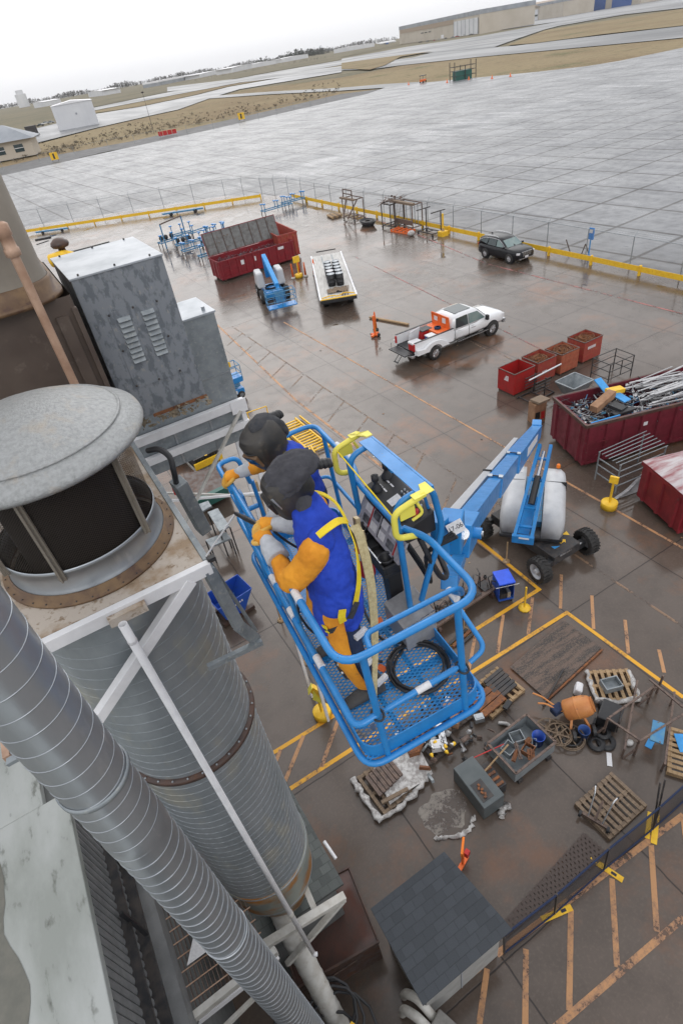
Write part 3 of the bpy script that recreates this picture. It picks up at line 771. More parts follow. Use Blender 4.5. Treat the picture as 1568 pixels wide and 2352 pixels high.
tree_belt('tree_belt', 'low dark scrub before the far row of warehouses', [(420, 192), (520, 174), (640, 152), (760, 132)], 4, 3, M['foliage'], 6)

# brush along the perimeter road
rnd = random.Random(11)
mb = MB()
for i in range(520):
    x = rnd.uniform(190, 1568) if i % 4 else rnd.uniform(60, 700)
    base = 712 - (x - 260) * .214 if x < 1100 else 540 - (x - 1100) * .235
    y = base - rnd.uniform(4, 42) * (1 if i % 3 else 1.6)
    q = G(.5002 * x, .5002 * y); s = rnd.uniform(.2, .7)
    for k in range(6):
        o = q + Vector((rnd.uniform(-1, 1), rnd.uniform(-1, 1), rnd.uniform(.1, .9))) * s
        vs = [o + Vector((rnd.uniform(-1, 1), rnd.uniform(-1, 1), rnd.uniform(-1, 1))) * s * .6 for _ in range(4)]
        mb.add(vs, [(0, 1, 2), (0, 2, 3), (0, 3, 1), (1, 3, 2)])
o = mb.build('scrub_brush', M['weed']); o['kind'] = 'stuff'; o['label'] = 'low dark sagebrush tufts scattered along the perimeter road'; o['category'] = 'brush'

# airfield odds and ends
def fence_run(name, label, pts, h, spacing, post_r=.035, rails=True, arms=True, group=None, far=False):
    a0 = Vector((*pts[0], 0)); t = thing(name, label, 'fence', a0, 0, group)
    for p, q in zip(pts[:-1], pts[1:]):
        p = Vector((*p, 0)) - a0; q = Vector((*q, 0)) - a0
        if not far: uv_sheet('chain_link_mesh', p, q, .05, h, M['chain'], t)
        mb = MB(); mb.cyl(p + Vector((0, 0, h)), q + Vector((0, 0, h)), .022, n=5)
        if not far:
            n = Vector((q.y - p.y, p.x - q.x, 0)).normalized()
            for k in (1, 2, 3): mb.cyl(p + Vector((0, 0, h + .1 * k)) + n * .08 * k, q + Vector((0, 0, h + .1 * k)) + n * .08 * k, .006, n=3)
        mb.build('top_rail', M['galv_dull'], t)
        m = max(1, round((q - p).length / spacing))
        for i in range(m):
            c = p.lerp(q, i / m); n = Vector((q.y - p.y, p.x - q.x, 0)).normalized()
            mb = MB().cyl(c, c + Vector((0, 0, h)), post_r, n=6)
            if arms: mb.cyl(c + Vector((0, 0, h)), c + Vector((0, 0, h + .35)) + n * .28, .018, n=5)
            mb.build('post', M['galv_dull'], t)
    return t
fence_run('chain_link_fence', 'grey chain link fence behind the yellow guard rail on the right side of the yard', [(38.0, -4), (38.0, 80.5)], 2.15, 3.9)
fence_run('chain_link_fence', 'grey chain link fence behind the yellow guard rail at the far end of the yard', [(33.2, 92.4), (8.6, 107.2), (-12, 119.5)], 2.15, 4.6)
fence_run('chain_link_fence', 'short chain link run closing the far corner of the yard', [(38.0, 80.6), (36.4, 86.0), (33.3, 92.3)], 2.15, 3.0)
fence_run('perimeter_fence', 'thin grey fence along the dark perimeter road beyond the apron', [tuple(G(.5002*x, .5002*y)[:2]) for x, y in ((20, 782), (500, 680), (1100, 572), (1568, 452))], 2.2, 9, .05, arms=False, far=True)
for u, v, lab in ((129, 370, 'yellow taxiway sign near the small house'), (556, 277, 'yellow taxiway sign at the middle of the perimeter road')):
    p = G(u, v); t = thing('taxiway_sign', lab, 'sign', p, R(-25), 'yellow taxiway signs')
    MB().box(-1.1, -.12, .35, 1.1, .12, 2.2).build('sign_panel', M['yellow'], t)
    MB().box(-.28, -.16, .6, .22, -.125, 1.95).build('sign_number', M['ink'], t)
    for s in (-.8, .8): MB().box(s-.06, -.06, 0, s+.06, .06, .35).build('leg', M['black_steel'], t)
p = G(387, 311); t = thing('road_barrier', 'row of bright red barrier panels by the perimeter road', 'barrier', p, R(-20))
for i in range(4): MB().box(-3 + i * 1.5, -.1, .2, -1.65 + i * 1.5, .1, 1.4).build('panel', M['red'], t)
p = G(355, 309); t = thing('antenna_mast', 'tall thin grey mast standing in the grass belt', 'mast', p)
MB().cyl((0,0,0), (0,0,12), .09, .04, n=6).build('pole', M['black_steel'], t)
MB().box(-.4,-.1,11.6,.4,.1,12.0).build('crossarm', M['black_steel'], t)
p = G(971, 190); t = thing('utility_cart', 'small orange cart with a dark canopy at the edge of the apron', 'cart', p, R(20))
MB().box(-1.1,-.7,.35,1.1,.7,1.1).build('body', M['orange'], t)
MB().box(-1.2,-.8,2.1,1.2,.8,2.3).build('canopy', M['black'], t)
mb = MB()
for x in (-1, 1):
    for y in (-.6, .6): mb.cyl((x, y, 1.1), (x, y, 2.1), .05, n=5)
mb.build('canopy_frame', M['black_steel'], t)
for x in (-.8, .8):
    for y in (-.7, .7): MB().cyl((x, y-.1, .35), (x, y+.1, .35), .35, n=10).build('wheel', M['tyre'], t)
p = G(1062, 182); t = thing('equipment_cage', 'dark square equipment enclosure on the grass edge of the apron', 'enclosure', p, R(-15))
mb = MB()
for x in (-4, 0, 4):
    for y in (-2, 2): mb.cyl((x, y, 0), (x, y, 5.2 if x else 4), .14, n=5)
for z in (1.2, 2.6, 3.8): mb.bar((-4,-2,z),(4,-2,z),.12); mb.bar((-4,2,z),(4,2,z),.12); mb.bar((-4,-2,z),(-4,2,z),.12); mb.bar((4,-2,z),(4,2,z),.12)
mb.build('frame', M['black_steel'], t); MB().box(-3.2,-1.4,0,2.8,1.4,2.6).build('cabinet', M['green'], t)
for i, (u, v) in enumerate(((938, 195), (1076, 183), (1171, 176), (1026, 190), (1129, 181))):
    p = G(u, v); t = tag(MB().lathe([(.5, 0), (.5, .06), (.26, .08), (.06, 1.0), (0, 1.0)], n=8).build('traffic_cone', M['orange']), 'tiny orange cone standing along the far edge of the apron', 'cone', 'far cones on the apron edge'); place(t, p)
def far_vehicle(u, v, L_, c, lab, rz=0, name='parked_car', h=1.5):
    p = G(u, v); t = thing(name, lab, 'car' if name == 'parked_car' else 'truck', p, rz, 'vehicles parked far across the airfield')
    MB().box(-L_/2, -.95, .45, L_/2, .95, h*.62).build('body', c, t)
    MB().obox((0, 0, h*.62+.3), (L_*.5, 1.7, .6), taper=.8).build('cabin', M['glass'], t)
    for x in (-L_*.32, L_*.32): MB().cyl((x, -1, .35), (x, 1, .35), .35, n=8).build('axle_wheels', M['tyre'], t)
far_vehicle(106, 285, 6, M['carwhite'], 'white car parked left of the white hangar', R(-25))
far_vehicle(118, 283, 5, M['farroof'], 'grey car parked right beside the white hangar wall', R(-25))
far_vehicle(94, 290, 5, M['carblack'], 'dark car parked farthest left on the ramp', R(-25))
p = G(78, 312); t = thing('guard_hut', 'small dark hut with a yellow sign near the house', 'hut', p, R(-25))
MB().box(-2.4,-2,0,2.4,2,4.4).build('wall', M['black_steel'], t); MB().box(-1.5,-2.15,.2,.2,-2.02,1.6).build('notice', M['yellow'], t)
for i in range(10):
    u = 965 + i * 14 + (i % 3) * 2; v = 96 - i * 2.2
    far_vehicle(u, v + 2, 7, [M['carblack'], M['farroof'], M['red'], M['carwhite']][i % 4], ['first','second','third','fourth','fifth','sixth','seventh','eighth','ninth','tenth'][i] + ' small parked vehicle from the left at the foot of the tan hangar', R(i*20))
for i in range(5): far_vehicle(1290 + i * 9, 31 - i * 1.6, 9, M['red'] if i < 4 else M['farblue'], ['first','second','third','fourth','fifth'][i] + ' vehicle from the left in front of the hangar with blue doors', R(i * 15), 'parked_truck', 3)
# ---------------------------------------------------------------- plant building and ducts on the left
def helix(cx, cy, r, z0, z1, pitch, rr, n=40, start=0.0, tw=1):
    pts = []
    turns = (z1 - z0) / pitch
    m = int(turns * n)
    for i in range(m + 1):
        t = i / n
        a = start + tw * 2 * PI * t
        pts.append((cx + math.cos(a) * r, cy + math.sin(a) * r, z0 + pitch * t))
    return pts

# building: parapet roof with ribbed wall below it
t = thing('plant_building', 'grey plant building with a pale stained roof edge over ribbed cladding, at the lower left', 'building', (-2.2, 0, 0))
MB().box(-10, -8, 0, -.04, 20, 7.84).build('wall', M['wallgrey'], t)
MB().box(-10, 8.2, 7.84, -.04, 20, 11.3).build('upper_wall', M['wallgrey'], t)
mb = MB(); mb.box(-.85, -8, 7.86, .09, 5.35, 8.0); mb.box(-.85, 5.35, 7.86, -.20, 8.19, 7.995)
mb.build('roof_edge', M['roofwhite'], t, bevel=.014)
mb = MB(); rnd = random.Random(2)
ys = [i * .16 - 1.2 for i in range(42)]
edge = [(-.70 - .07 * math.sin(y * 1.6) - .05 * math.sin(y * 5) - rnd.uniform(0, .03), y) for y in ys]
for (xa, ya), (xb, yb) in zip(edge[:-1], edge[1:]): mb.poly([(xa, ya, 8.006), (xb, yb, 8.006), (-6, yb, 8.006), (-6, ya, 8.006)])
mb.build('wet_membrane', M['roofwet'], t)
MB().box(-10, -8, 7.84, -.86, 8.19, 7.99).build('roof_deck', M['roofwhite'], t)
mb = MB(); y = -4.0
while y < 7.2:
    mb.prism([(-.036, y), (.0, y), (.014, y + .03), (.014, y + .065), (.0, y + .095), (-.02, y + .1149)], 5.63, 7.84, 'xy'); y += .115
mb.build('ribbed_cladding', M['corr'], t)
for z, x in ((6.62, .07), (6.02, .10)):
    MB().box(.0, -4, z, x + .05, 6.2, z + .06).build('rail', M['black_steel'], t)
MB().box(-.036, -4, 5.24, .24, 6.0, 5.625).build('lower_flashing', M['corr'], t)
MB().bar((.10, 4.1, 6.9), (.16, 4.0, 6.2), .04, .05, (1, 0, 0)).build('wire_hanger', M['black'], t)
MB().box(-.06, 5.24, 5.6, .20, 6.6, 6.24).build('wall_panel', M['galv_dull'], t)

# grating platform far below the small duct
t = thing('grating_platform', 'dark steel grating platform edged with white beams below the small spiral duct', 'platform', (0, 0, 0))
mb = MB(); x = -1.97
while x < -.80: mb.bar((x, 3.24, 5.20), (x, 5.32, 5.20), .008, .05); x += .056
mb.build('grating_bars', M['brown_steel'], t)
mb = MB(); y = 3.32
while y < 5.3: mb.bar((-1.97, y, 5.235), (-.80, y, 5.235), .014, .012); y += .19
mb.build('grating_rods', M['copper'], t)
MB().bar((-2.08, 3.15, 5.20), (-.70, 3.20, 5.20), .09, .15).build('edge_beam', M['offwhite'], t)
MB().bar((-2.0, 3.16, 5.0), (-.80, 3.4, 4.3), .09, .11).build('brace', M['white'], t)
MB().bar((-1.8, 3.0, 4.6), (-1.24, 3.32, 3.8), .06).build('lower_brace', M['offwhite'], t)
MB().prism([(-1.86, 3.72), (-1.66, 4.0), (-1.32, 4.0), (-1.16, 3.8), (-1.24, 3.72)], 5.27, 5.285).build('cover_plate', M['label'], t)
MB().cyl(G(340, 2283, 5.6), G(440, 2344, 4.9), .056, n=12).build('stub_pipe', M['white'], t)
MB().bar((-1.72, 5.24, 5.28), (-1.44, 4.60, 5.28), .13, .10).build('red_beam', M['red'], t)
for i in range(7):
    a = rnd.uniform(0, 6); c = Vector((-.95 + rnd.uniform(-.5, .5), 2.5 + rnd.uniform(-.4, .6), 1.2 + .06 * i)); q = rnd.uniform(.35, .7)
    tag(MB().tube([c + Vector((math.cos(a + k * .5) * q, math.sin(a + k * .5) * q, .03 * k)) for k in range(12)], .028, n=6).build('cable_loop', M['black']), 'loop of black cable heaped on the ground below the grating platform', 'cable', 'black cables heaped below the grating')
for i in range(3):
    tag(MB().obox((-1.2 + .45 * i, 2.9 - .2 * i, 1.9), (.25, .18, .03), (.2, .3, i)).build('yellow_tag', M['yellow']), 'small yellow tag lying among black cables at the bottom edge', 'tag', 'yellow tags among the cables')

# small spiral duct
SX, SY, SR = -.815, 2.49, .212
t = thing('spiral_duct', 'slim shiny spiral seam duct in front of the pale roof edge', 'duct', (SX, SY, 0))
prof = [(SR, 1.0), (SR, 10.98), (SR + .004, 11.0), (SR + .004, 11.12), (SR, 11.14), (SR, 13.7)]
MB().lathe(prof, n=48).build('duct_wall', M['galv'], t)
MB().tube([(math.cos(a) * SR, math.sin(a) * SR, z) for a, z in [(-PI/2 + (zz - 2) / .155 * 2 * PI, zz) for zz in [2 + i * .155 / 36 for i in range(int(11.7 / .155 * 36))]]], .0045, n=4).build('spiral_seam', M['galv'], t)
MB().lathe([(SR + .002, 8.6), (SR + .010, 8.602), (SR + .010, 8.640), (SR + .002, 8.642)], n=48).build('joint_band', M['galv'], t)
a_ = G(18, 1752, 11.7) - Vector((SX, SY, 0)); b_ = G(90, 1712, 11.74) - Vector((SX, SY, 0))
mb = MB(); mb.lathe([(SR+.003, 11.72), (SR+.014, 11.722), (SR+.014, 11.76), (SR+.003, 11.762)], n=40); mb.bar(a_, b_, .05, .03); mb.build('wall_bracket', M['galv_dull'], t)
red_a, red_b = G(6, 1655, 11.6), G(18, 1742, 11.6)
tag(MB().bar(red_a, red_b, .045, .045).build('red_channel', M['copper']), 'red brown steel channel against the left frame edge above the roof edge', 'channel')

# deck, ring, fan housing
DZ = 11.88
t = thing('deck_platform', 'stained beige deck on white beams carrying the capped fan housing', 'platform', (0, 0, 0))
MB().box(-1.10, 3.73, DZ - .05, .42, 6.4, DZ).build('deck_plate', M['beige'], t)
MB().box(-1.16, 3.66, DZ - .115, .46, 3.725, DZ + .004).build('front_beam', M['white'], t, bevel=.006)
MB().box(.422, 3.727, DZ - .10, .475, 6.4, DZ + .012).build('side_beam', M['galv_dull'], t, bevel=.004)
MB().bar((.27, 3.70, DZ - .09), (-1.0, 3.72, 10.72), .10, .09, (0, 1, 0)).build('diagonal_brace', M['white'], t, bevel=.006)
MB().box(-.42, 3.60, DZ - .11, -.12, 3.655, DZ - .03).build('pole_bracket', M['beige'], t)
MB().bar((-1.05, 4.0, 11.6), (-1.05, 6.3, 11.6), .10, .12).build('rear_beam', M['offwhite'], t)
mb = MB(); mb.bar((.43, 3.70, 11.80), (.50, 3.72, 11.0), .07, .10); mb.bar((.50, 3.72, 11.0), (.62, 3.80, 10.62), .07, .10); mb.bar((.47, 3.86, 11.80), (.66, 3.88, 10.66), .06, .03)
mb.build('hanger_angle', M['galv_dull'], t)
mb = MB(); mb.bar((.66, 3.74, 10.62), (.10, 3.78, 10.62), .05, .06); mb.build('duct_strap', M['galv_dull'], t)
MB().bar((.45, 3.70, DZ + .01), (.52, 3.70, DZ + .01), .05, .04).build('corner_clip', M['black_steel'], t)
FX, FY = -.33, 4.60
t = thing('fan_housing', 'round fan housing with a wide grey metal cap over dark bird screen', 'exhaust fan', (FX, FY, DZ))
MB().lathe([(.70, .002), (.745, .004), (.745, .022), (.70, .03), (.69, .075), (.675, .08)], n=64).build('base_flange', M['rim'], t)
mb = MB()
for i in range(36):
    a = 2 * PI * i / 36; mb.ball((math.cos(a) * .722, math.sin(a) * .722, .026), .008, 6, 4)
mb.build('flange_bolts', M['black_steel'], t)
MB().lathe([(.675, .06), (.665, .10), (.655, .12), (.655, .27), (.662, .275), (.662, .30), (.655, .305)], n=64).build('lower_ring', M['galv'], t)
n = 64; me = bpy.data.meshes.new('bird_screen'); vs = []; fs = []
for k in range(n + 1):
    a = 2 * PI * k / n; vs += [(math.cos(a) * .645, math.sin(a) * .645, .27), (math.cos(a) * .645, math.sin(a) * .645, 1.16)]
for k in range(n): fs.append((2*k, 2*k+2, 2*k+3, 2*k+1))
me.from_pydata(vs, [], fs); uv = me.uv_layers.new(name='uv')
for lp in me.loops:
    k, q = divmod(lp.vertex_index, 2); uv.data[lp.index].uv = (k / n * 2 * PI * .645, .27 if q == 0 else 1.16)
me.materials.append(M['screen']); o = bpy.data.objects.new('bird_screen', me); col.objects.link(o); o.parent = t
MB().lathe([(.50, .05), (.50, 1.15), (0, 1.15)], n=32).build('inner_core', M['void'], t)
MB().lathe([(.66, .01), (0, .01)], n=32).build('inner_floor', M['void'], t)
for a in (R(-46), R(-112), R(45), R(135), R(200)):
    c = Vector((math.cos(a), math.sin(a), 0))
    mb = MB(); mb.bar(c * .668 + Vector((0, 0, .22)), c * .668 + Vector((0, 0, 1.15)), .055, .02, (c.x, c.y, 0)); mb.bar(c * .685 + Vector((0, 0, .22)), c * .685 + Vector((0, 0, 1.15)), .012, .035, (c.x, c.y, 0)); mb.build('strut', M['taupe'], t)
MB().lathe([(.60, 1.10), (.835, 1.06), (.848, 1.085), (.845, 1.10), (.835, 1.125), (.70, 1.20), (.56, 1.275), (.30, 1.37), (.12, 1.405), (0, 1.41)], n=72).build('cap', M['capmetal'], t)
MB().lathe([(.70, 1.196), (.712, 1.206), (.696, 1.216), (.682, 1.206)], n=72).build('cap_bead', M['capmetal'], t)

# large spiral duct under the deck
BR = .765
t = thing('large_spiral_duct', 'huge weathered spiral seam duct hanging below the beige deck', 'duct', (FX, FY, 0))
MB().lathe([(BR, 5.28), (BR, 9.02), (BR, 11.77)], n=72).build('duct_wall', M['galv_big'], t)
mb = MB(); mb.tube([(math.cos(a) * BR, math.sin(a) * BR, z) for a, z in [((zz - 5) / .15 * 2 * PI, zz) for zz in [5.35 + i * .15 / 40 for i in range(int(6.3 / .15 * 40))]]], .005, n=4)
mb.build('spiral_seam', M['galv_big'], t)
MB().lathe([(BR, 9.02), (BR + .05, 9.022), (BR + .05, 9.085), (BR, 9.087)], n=72).build('mid_flange', M['darkrust'], t)
mb = MB()
for i in range(30):
    a = 2 * PI * i / 30; mb.ball((math.cos(a) * (BR+.03), math.sin(a) * (BR+.03), 9.09), .014, 6, 4)
mb.build('flange_bolts', M['galv'], t)
M['cone_rusty'] = mat('rust_streaked_cone', (.26, .29, .27), (.32, .33, .28), 3, .45, .6, metal=.3, c3=(.36, .16, .04), s3=1.3, lo3=.50, hi3=.62)
MB().lathe([(BR, 5.28), (BR+.012, 5.27), (BR+.012, 5.02), (BR - .005, 4.97), (.71, 4.32), (.70, 4.28), (.50, 3.45), (.24, 2.8), (.22, 2.6)], n=64).build('bottom_cone', M['cone_rusty'], t)
mb = MB(); mb.lathe([(BR+.014, 5.26), (BR+.022, 5.255), (BR+.022, 5.235), (BR+.012, 5.23)], n=64); mb.lathe([(.712, 4.33), (.72, 4.32), (.708, 4.28)], n=64); mb.build('weld_bead', M['galv'], t)
# pale ribbed outlet pipe
t = thing('outlet_pipe', 'pale ribbed outlet pipe rising from the ground below the big duct', 'pipe', (0, 0, 0))
p0, p1 = Vector((-.52, 4.10, 3.6)), Vector((-.50, 2.55, .6))
path = catmull([(-.45, 4.4, 4.0), (-.52, 4.15, 3.4), (-.53, 3.75, 2.5), (-.52, 3.1, 1.3), (-.50, 2.6, .3)], 30)
rr = [.185 + (.008 if i % 6 == 0 else 0) for i in range(len(path))]
MB().tube(path, rr, n=24).build('pipe_wall', M['offwhite'], t)
# white drain pole, open at the top
t = thing('drain_pole', 'tall white round pole with an open top standing in front of the big duct', 'pole', (-.335, 3.56, 0))
MB().lathe([(.029, 2.9), (.036, 2.9), (.036, 11.80), (.028, 11.80), (.028, 11.5)], n=20).build('pole_tube', M['white'], t)
MB().lathe([(.037, 4.9), (.045, 4.91), (.045, 5.05), (.037, 5.06)], n=20).build('coupling', M['offwhite'], t)
MB().lathe([(.0375, 11.58), (.040, 11.59), (.040, 11.60), (.0375, 11.61)], n=20).build('wire_wrap', M['label'], t)
MB().tube([(0, 0, 2.95), (.0, -.02, 2.88), (.05, -.04, 2.86)], .038, n=14).build('bottom_elbow', M['white'], t)
# lower white frame
t = thing('support_truss', 'white triangular support frame at the foot of the white pole', 'support frame', (0, 0, 0))
MB().bar((.53, 3.70, 3.78), (-1.10, 3.74, 4.12), .13, .13).build('top_beam', M['offwhite'], t, bevel=.006)
MB().bar((.50, 3.70, 3.68), (-.80, 3.72, 2.75), .09, .09).build('diagonal_brace', M['offwhite'], t)
MB().bar(G(729, 2104, 3.86), G(688, 2008, 3.86), .10, .10).build('cross_beam', M['offwhite'], t)
# stack and cabinet behind the fan
t = thing('exhaust_stack', 'tall taupe stack with rounded corners and rusty flange at the left edge', 'stack', (-.62, 7.55, 0))
def rrect(w, d, r, n=8):
    pts = []
    for cx, cy, a0 in ((w/2-r, d/2-r, 0), (-w/2+r, d/2-r, 90), (-w/2+r, -d/2+r, 180), (w/2-r, -d/2+r, 270)):
        for k in range(n + 1): a = R(a0 + 90 * k / n); pts.append((cx + r * math.cos(a), cy + r * math.sin(a)))
    return pts
def rr_loft(mb, secs, w, d, r):
    base = None; vs = []; m = None
    for dz, off in secs:
        q = rrect(w + 2 * off, d + 2 * off, r + off); m = len(q); vs += [(x, y, dz) for x, y in q]
    fs = [(i*m+k, i*m+(k+1) % m, (i+1)*m+(k+1) % m, (i+1)*m+k) for i in range(len(secs)-1) for k in range(m)]
    mb.add(vs, fs, True)
mb = MB(); rr_loft(mb, [(13.62, .02), (13.72, 0), (17.5, 0)], 2.0, 2.0, .35); mb.build('stack_wall', M['taupe'], t)
mb = MB(); rr_loft(mb, [(13.42, .0), (13.42, .10), (13.46, .10), (13.47, .05), (13.60, .05), (13.62, .025)], 2.0, 2.0, .35); mb.build('flange', M['rim'], t)
mb = MB(); rr_loft(mb, [(11.7, 0), (13.42, 0)], 2.25, 1.9, .05); mb.build('lower_duct', M['darkbrown'], t)
mb = MB(); mb.box(.9, -1.0, 11.7, 1.02, -.93, 13.25); mb.box(1.08, -.99, 11.7, 1.13, -.93, 13.3); mb.build('stiffener', M['darkbrown'], t)
MB().box(-1.0, 1.01, 13.0, -.99, 1.02, 13.2).build('rear_clip', M['rim'], t)
t = thing('conduit_pipe', 'tan painted conduit with a chunky coupling in front of the stack', 'pipe', (.165, 6.25, 0))
MB().cyl((0, 0, 11.9), (0, 0, 14.02), .042, n=16).build('pipe_run', M['copper'], t)
MB().lathe([(.045, 13.93), (.068, 13.94), (.068, 14.0), (.058, 14.01), (.055, 14.10), (.066, 14.11), (.066, 14.2), (.04, 14.22), (0, 14.22)], n=8).build('coupling', M['copper'], t)
MB().cyl((0, 0, 14.12), (-.35, .04, 14.14), .045, n=12).build('side_branch', M['copper'], t)
t = thing('louvred_cabinet', 'blotchy galvanised cabinet with two columns of louvres beside the stack', 'cabinet', (.585, 6.95, 0))
W_, D_, Z0, Z1 = 1.02, 1.28, 11.72, 13.46
MB().box(0, 0, Z0, W_, D_, Z1).build('case', M['speckle'], t, bevel=.008)
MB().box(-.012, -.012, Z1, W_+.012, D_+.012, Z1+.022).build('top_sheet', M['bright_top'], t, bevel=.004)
MB().box(.22, -.008, 12.12, .82, -.001, 13.05).build('access_panel', M['speckle'], t)
for cx in (.38, .66):
    mb = MB()
    for i in range(9):
        z = 12.42 + i * .062
        mb.add([(cx-.075, -.009, z), (cx+.075, -.009, z), (cx+.075, -.009, z+.045), (cx-.075, -.009, z+.045), (cx-.07, -.045, z+.004), (cx+.07, -.045, z+.004)], [(3,2,5,4), (0,4,5,1), (0,3,4), (1,5,2)], False)
    mb.build('louvre_column', M['galv_dull'], t)
mb = MB()
for x, z in ((.24, 12.15), (.52, 12.14), (.8, 12.15), (.24, 13.02), (.52, 13.03), (.8, 13.02), (.24, 12.6), (.8, 12.6)): mb.ball((x, -.012, z), .014, 6, 4)
for x in (.1, .5, .9): mb.ball((x, .05, Z1+.03), .013, 6, 4); mb.ball((x, D_-.05, Z1+.03), .013, 6, 4)
mb.build('screws', M['black_steel'], t)
MB().box(.3, -.012, Z0-.03, W_+.01, -.009, Z0+.015).build('rusty_bottom_edge', M['rust'], t)
mb = MB()
for i in range(150):
    c = Vector((.585 + rnd.uniform(-.15, W_), 6.95 - rnd.uniform(.0, .25), 11.70 + rnd.uniform(-.02, .03)))
    vs = [c + Vector((rnd.uniform(-1, 1), rnd.uniform(-1, 1), rnd.uniform(-.6, .6))) * .04 for _ in range(4)]
    mb.add(vs, [(0, 1, 2), (0, 2, 3), (0, 3, 1), (1, 3, 2)])
o = mb.build('leaf_litter', M['weed']); o['kind'] = 'stuff'; o['label'] = 'brown dead leaves gathered under the louvred cabinet'; o['category'] = 'leaves'
# rear galvanised box on a white frame
t = thing('dust_collector_box', 'tall plain galvanised box on white steel beams behind the louvred cabinet', 'dust collector', (0, 0, 0))
MB().box(.75, 9.05, 9.65, 2.62, 9.95, 12.0).build('case', M['galv_dull'], t, bevel=.01)
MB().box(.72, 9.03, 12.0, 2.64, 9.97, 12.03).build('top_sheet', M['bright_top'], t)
mb = MB(); mb.box(.80, 9.04, 10.98, 2.60, 9.048, 11.0); mb.build('seam', M['galv'], t)
for x in (1.35, 2.0): MB().box(x, 9.038, 9.68, x+.03, 9.047, 10.35).build('panel_rib', M['galv'], t)
for x in (1.0, 2.5): MB().cyl((x, 9.2, 12.03), (x, 9.2, 12.09), .03, n=8).build('lifting_lug', M['galv'], t)
t = thing('white_steel_stand', 'white steel frame with crossed braces under the tall galvanised box', 'frame', (0, 0, 0))
yf = 8.98
MB().box(.4, yf-.06, 10.33, 2.68, yf+.04, 10.48).build('upper_beam', M['white'], t, bevel=.005)
MB().box(.4, yf-.06, 9.93, 2.68, yf+.04, 10.06).build('lower_beam', M['white'], t, bevel=.005)
for x in (2.66,):
    for y in (yf, 9.95): MB().bar((x-.04, y, 0), (x-.04, y, 10.32), .08, .08).build('leg', M['white'], t)
MB().bar((.5, 9.95, 0), (.5, 9.95, 9.5), .09, .09).build('leg', M['white'], t)
mb = MB(); mb.bar((2.56, yf-.08, 10.3), (.95, yf-.12, 8.6), .05, .05); mb.build('brace', M['offwhite'], t)
MB().bar((.4, yf-.1, 9.35), (2.9, yf-.12, 8.35), .04, .04).build('brace', M['white'], t)
MB().bar((.4, 9.9, 9.0), (2.9, 9.9, 7.6), .04, .04).build('brace', M['offwhite'], t)
MB().box(2.41, yf-.085, 10.26, 2.70, yf-.062, 10.50).build('gusset_plate', M['white'], t)
tag(MB().bar((3.0, 10.9, 4.2), (3.0, 10.9, 7.4), .12, .10).build('timber_post', M['wood']), 'pale timber post standing behind the white steel frame', 'post')
tag(MB().tube(rounded([(.98, 8.85, 9.25), (1.14, 8.85, 9.25), (1.14, 8.85, 9.42), (.98, 8.85, 9.42)], .03), .015, n=6, closed=True).build('red_shackle', M['red']), 'small red shackle hanging at the left end of the white frame', 'shackle')
# sloping grey box column with a bent cable
top, bot = G(409, 1106, 11.6), G(468, 1216, 10.75)
t = thing('junction_column', 'grey painted box column with a black hose bent into its top, beside the deck', 'column', (0, 0, 0))
MB().bar(bot, top, .17, .14, (1, .2, 0)).build('box_column', M['galv_dull'], t, bevel=.006)
MB().tube(catmull([G(340, 1035, 11.9), G(365, 1032, 11.95), G(390, 1050, 11.9), G(400, 1085, 11.75), G(405, 1108, 11.6)], 6), .032, n=10).build('hose', M['black'], t)
# pipes rack at far left beyond the stack, seen between stack and cabinet
t = thing('vent_mushroom', 'brown mushroom vent on a ribbed yellow duct behind the cabinet', 'vent', G(145, 578, 11.5))
MB().lathe([(.10, 0), (.10, .10), (.22, .13), (.26, .2), (.24, .27), (.12, .36), (0, .38)], n=20).build('vent_hood', M['darkrust'], t)
tp = catmull([G(118, 600, 11.35), G(150, 590, 11.4), G(172, 594, 11.3)], 14)
tp = [p - G(145, 578, 11.5) for p in tp]
MB().tube(tp, [.17 + (.012 if i % 2 else 0) for i in range(len(tp))], n=16).build('ribbed_duct', M['yellow'], t)
MB().box(-.32, -.25, -1.6, .0, -.05, -.35).build('yellow_panel', M['yellow'], t)
t = thing('steel_rails', 'dark steel channel rails lying behind the cabinet at roof level', 'rails', (0, 0, 0))
for (u0, v0), (u1, v1), w in (((165, 580), (252, 557), .10), ((180, 594), (256, 566), .05), ((82, 552), (118, 545), .10), ((85, 562), (112, 553), .04)):
    MB().bar(G(u0, v0, 9.5), G(u1, v1, 9.5), w, w).build('rail', M['black_steel'], t)

# ---------------------------------------------------------------- sheds and things at the foot of the building
t = thing('leanto_shed', 'old mossy shingled roof strip at the foot of the big duct', 'roof', (0, 0, 0))
quad_uv('shingles', [(-1.1, 4.14, 3.15), (.66, 4.14, 3.0), (.62, 7.8, 3.0), (-1.1, 7.8, 3.15)], M['shingle_old'], t, .06)
MB().box(-1.1, 4.3, 0, .5, 7.7, 2.92).build('wall', M['wallgrey'], t)
MB().cyl((.72, 5.0, 2.95), (.76, 4.62, 2.9), .035, n=8).build('gutter_end', M['white'], t)
t = thing('rusty_bin', 'dark rusty steel bin with brown water on top beside the shingled shed', 'bin', (.05, 4.35, 0), R(-8))
MB().box(-.88, -.72, 0, .86, .75, 1.12).build('body', M['darkrust'], t, bevel=.01)
MB().box(-.86, -.70, 1.121, .84, .73, 1.126).build('top_water', mat('brown_standing_water', (.10, .05, .04), (.06, .04, .035), 2, .06, .2), t)
mb = MB()
for x0, y0, x1, y1 in ((-.9, -.74, .88, -.70), (-.9, .74, .88, .78), (-.9, -.70, -.87, .74), (.86, -.70, .89, .74)): mb.box(x0, y0, 1.10, x1, y1, 1.18)
mb.build('rim', M['darkrust'], t)
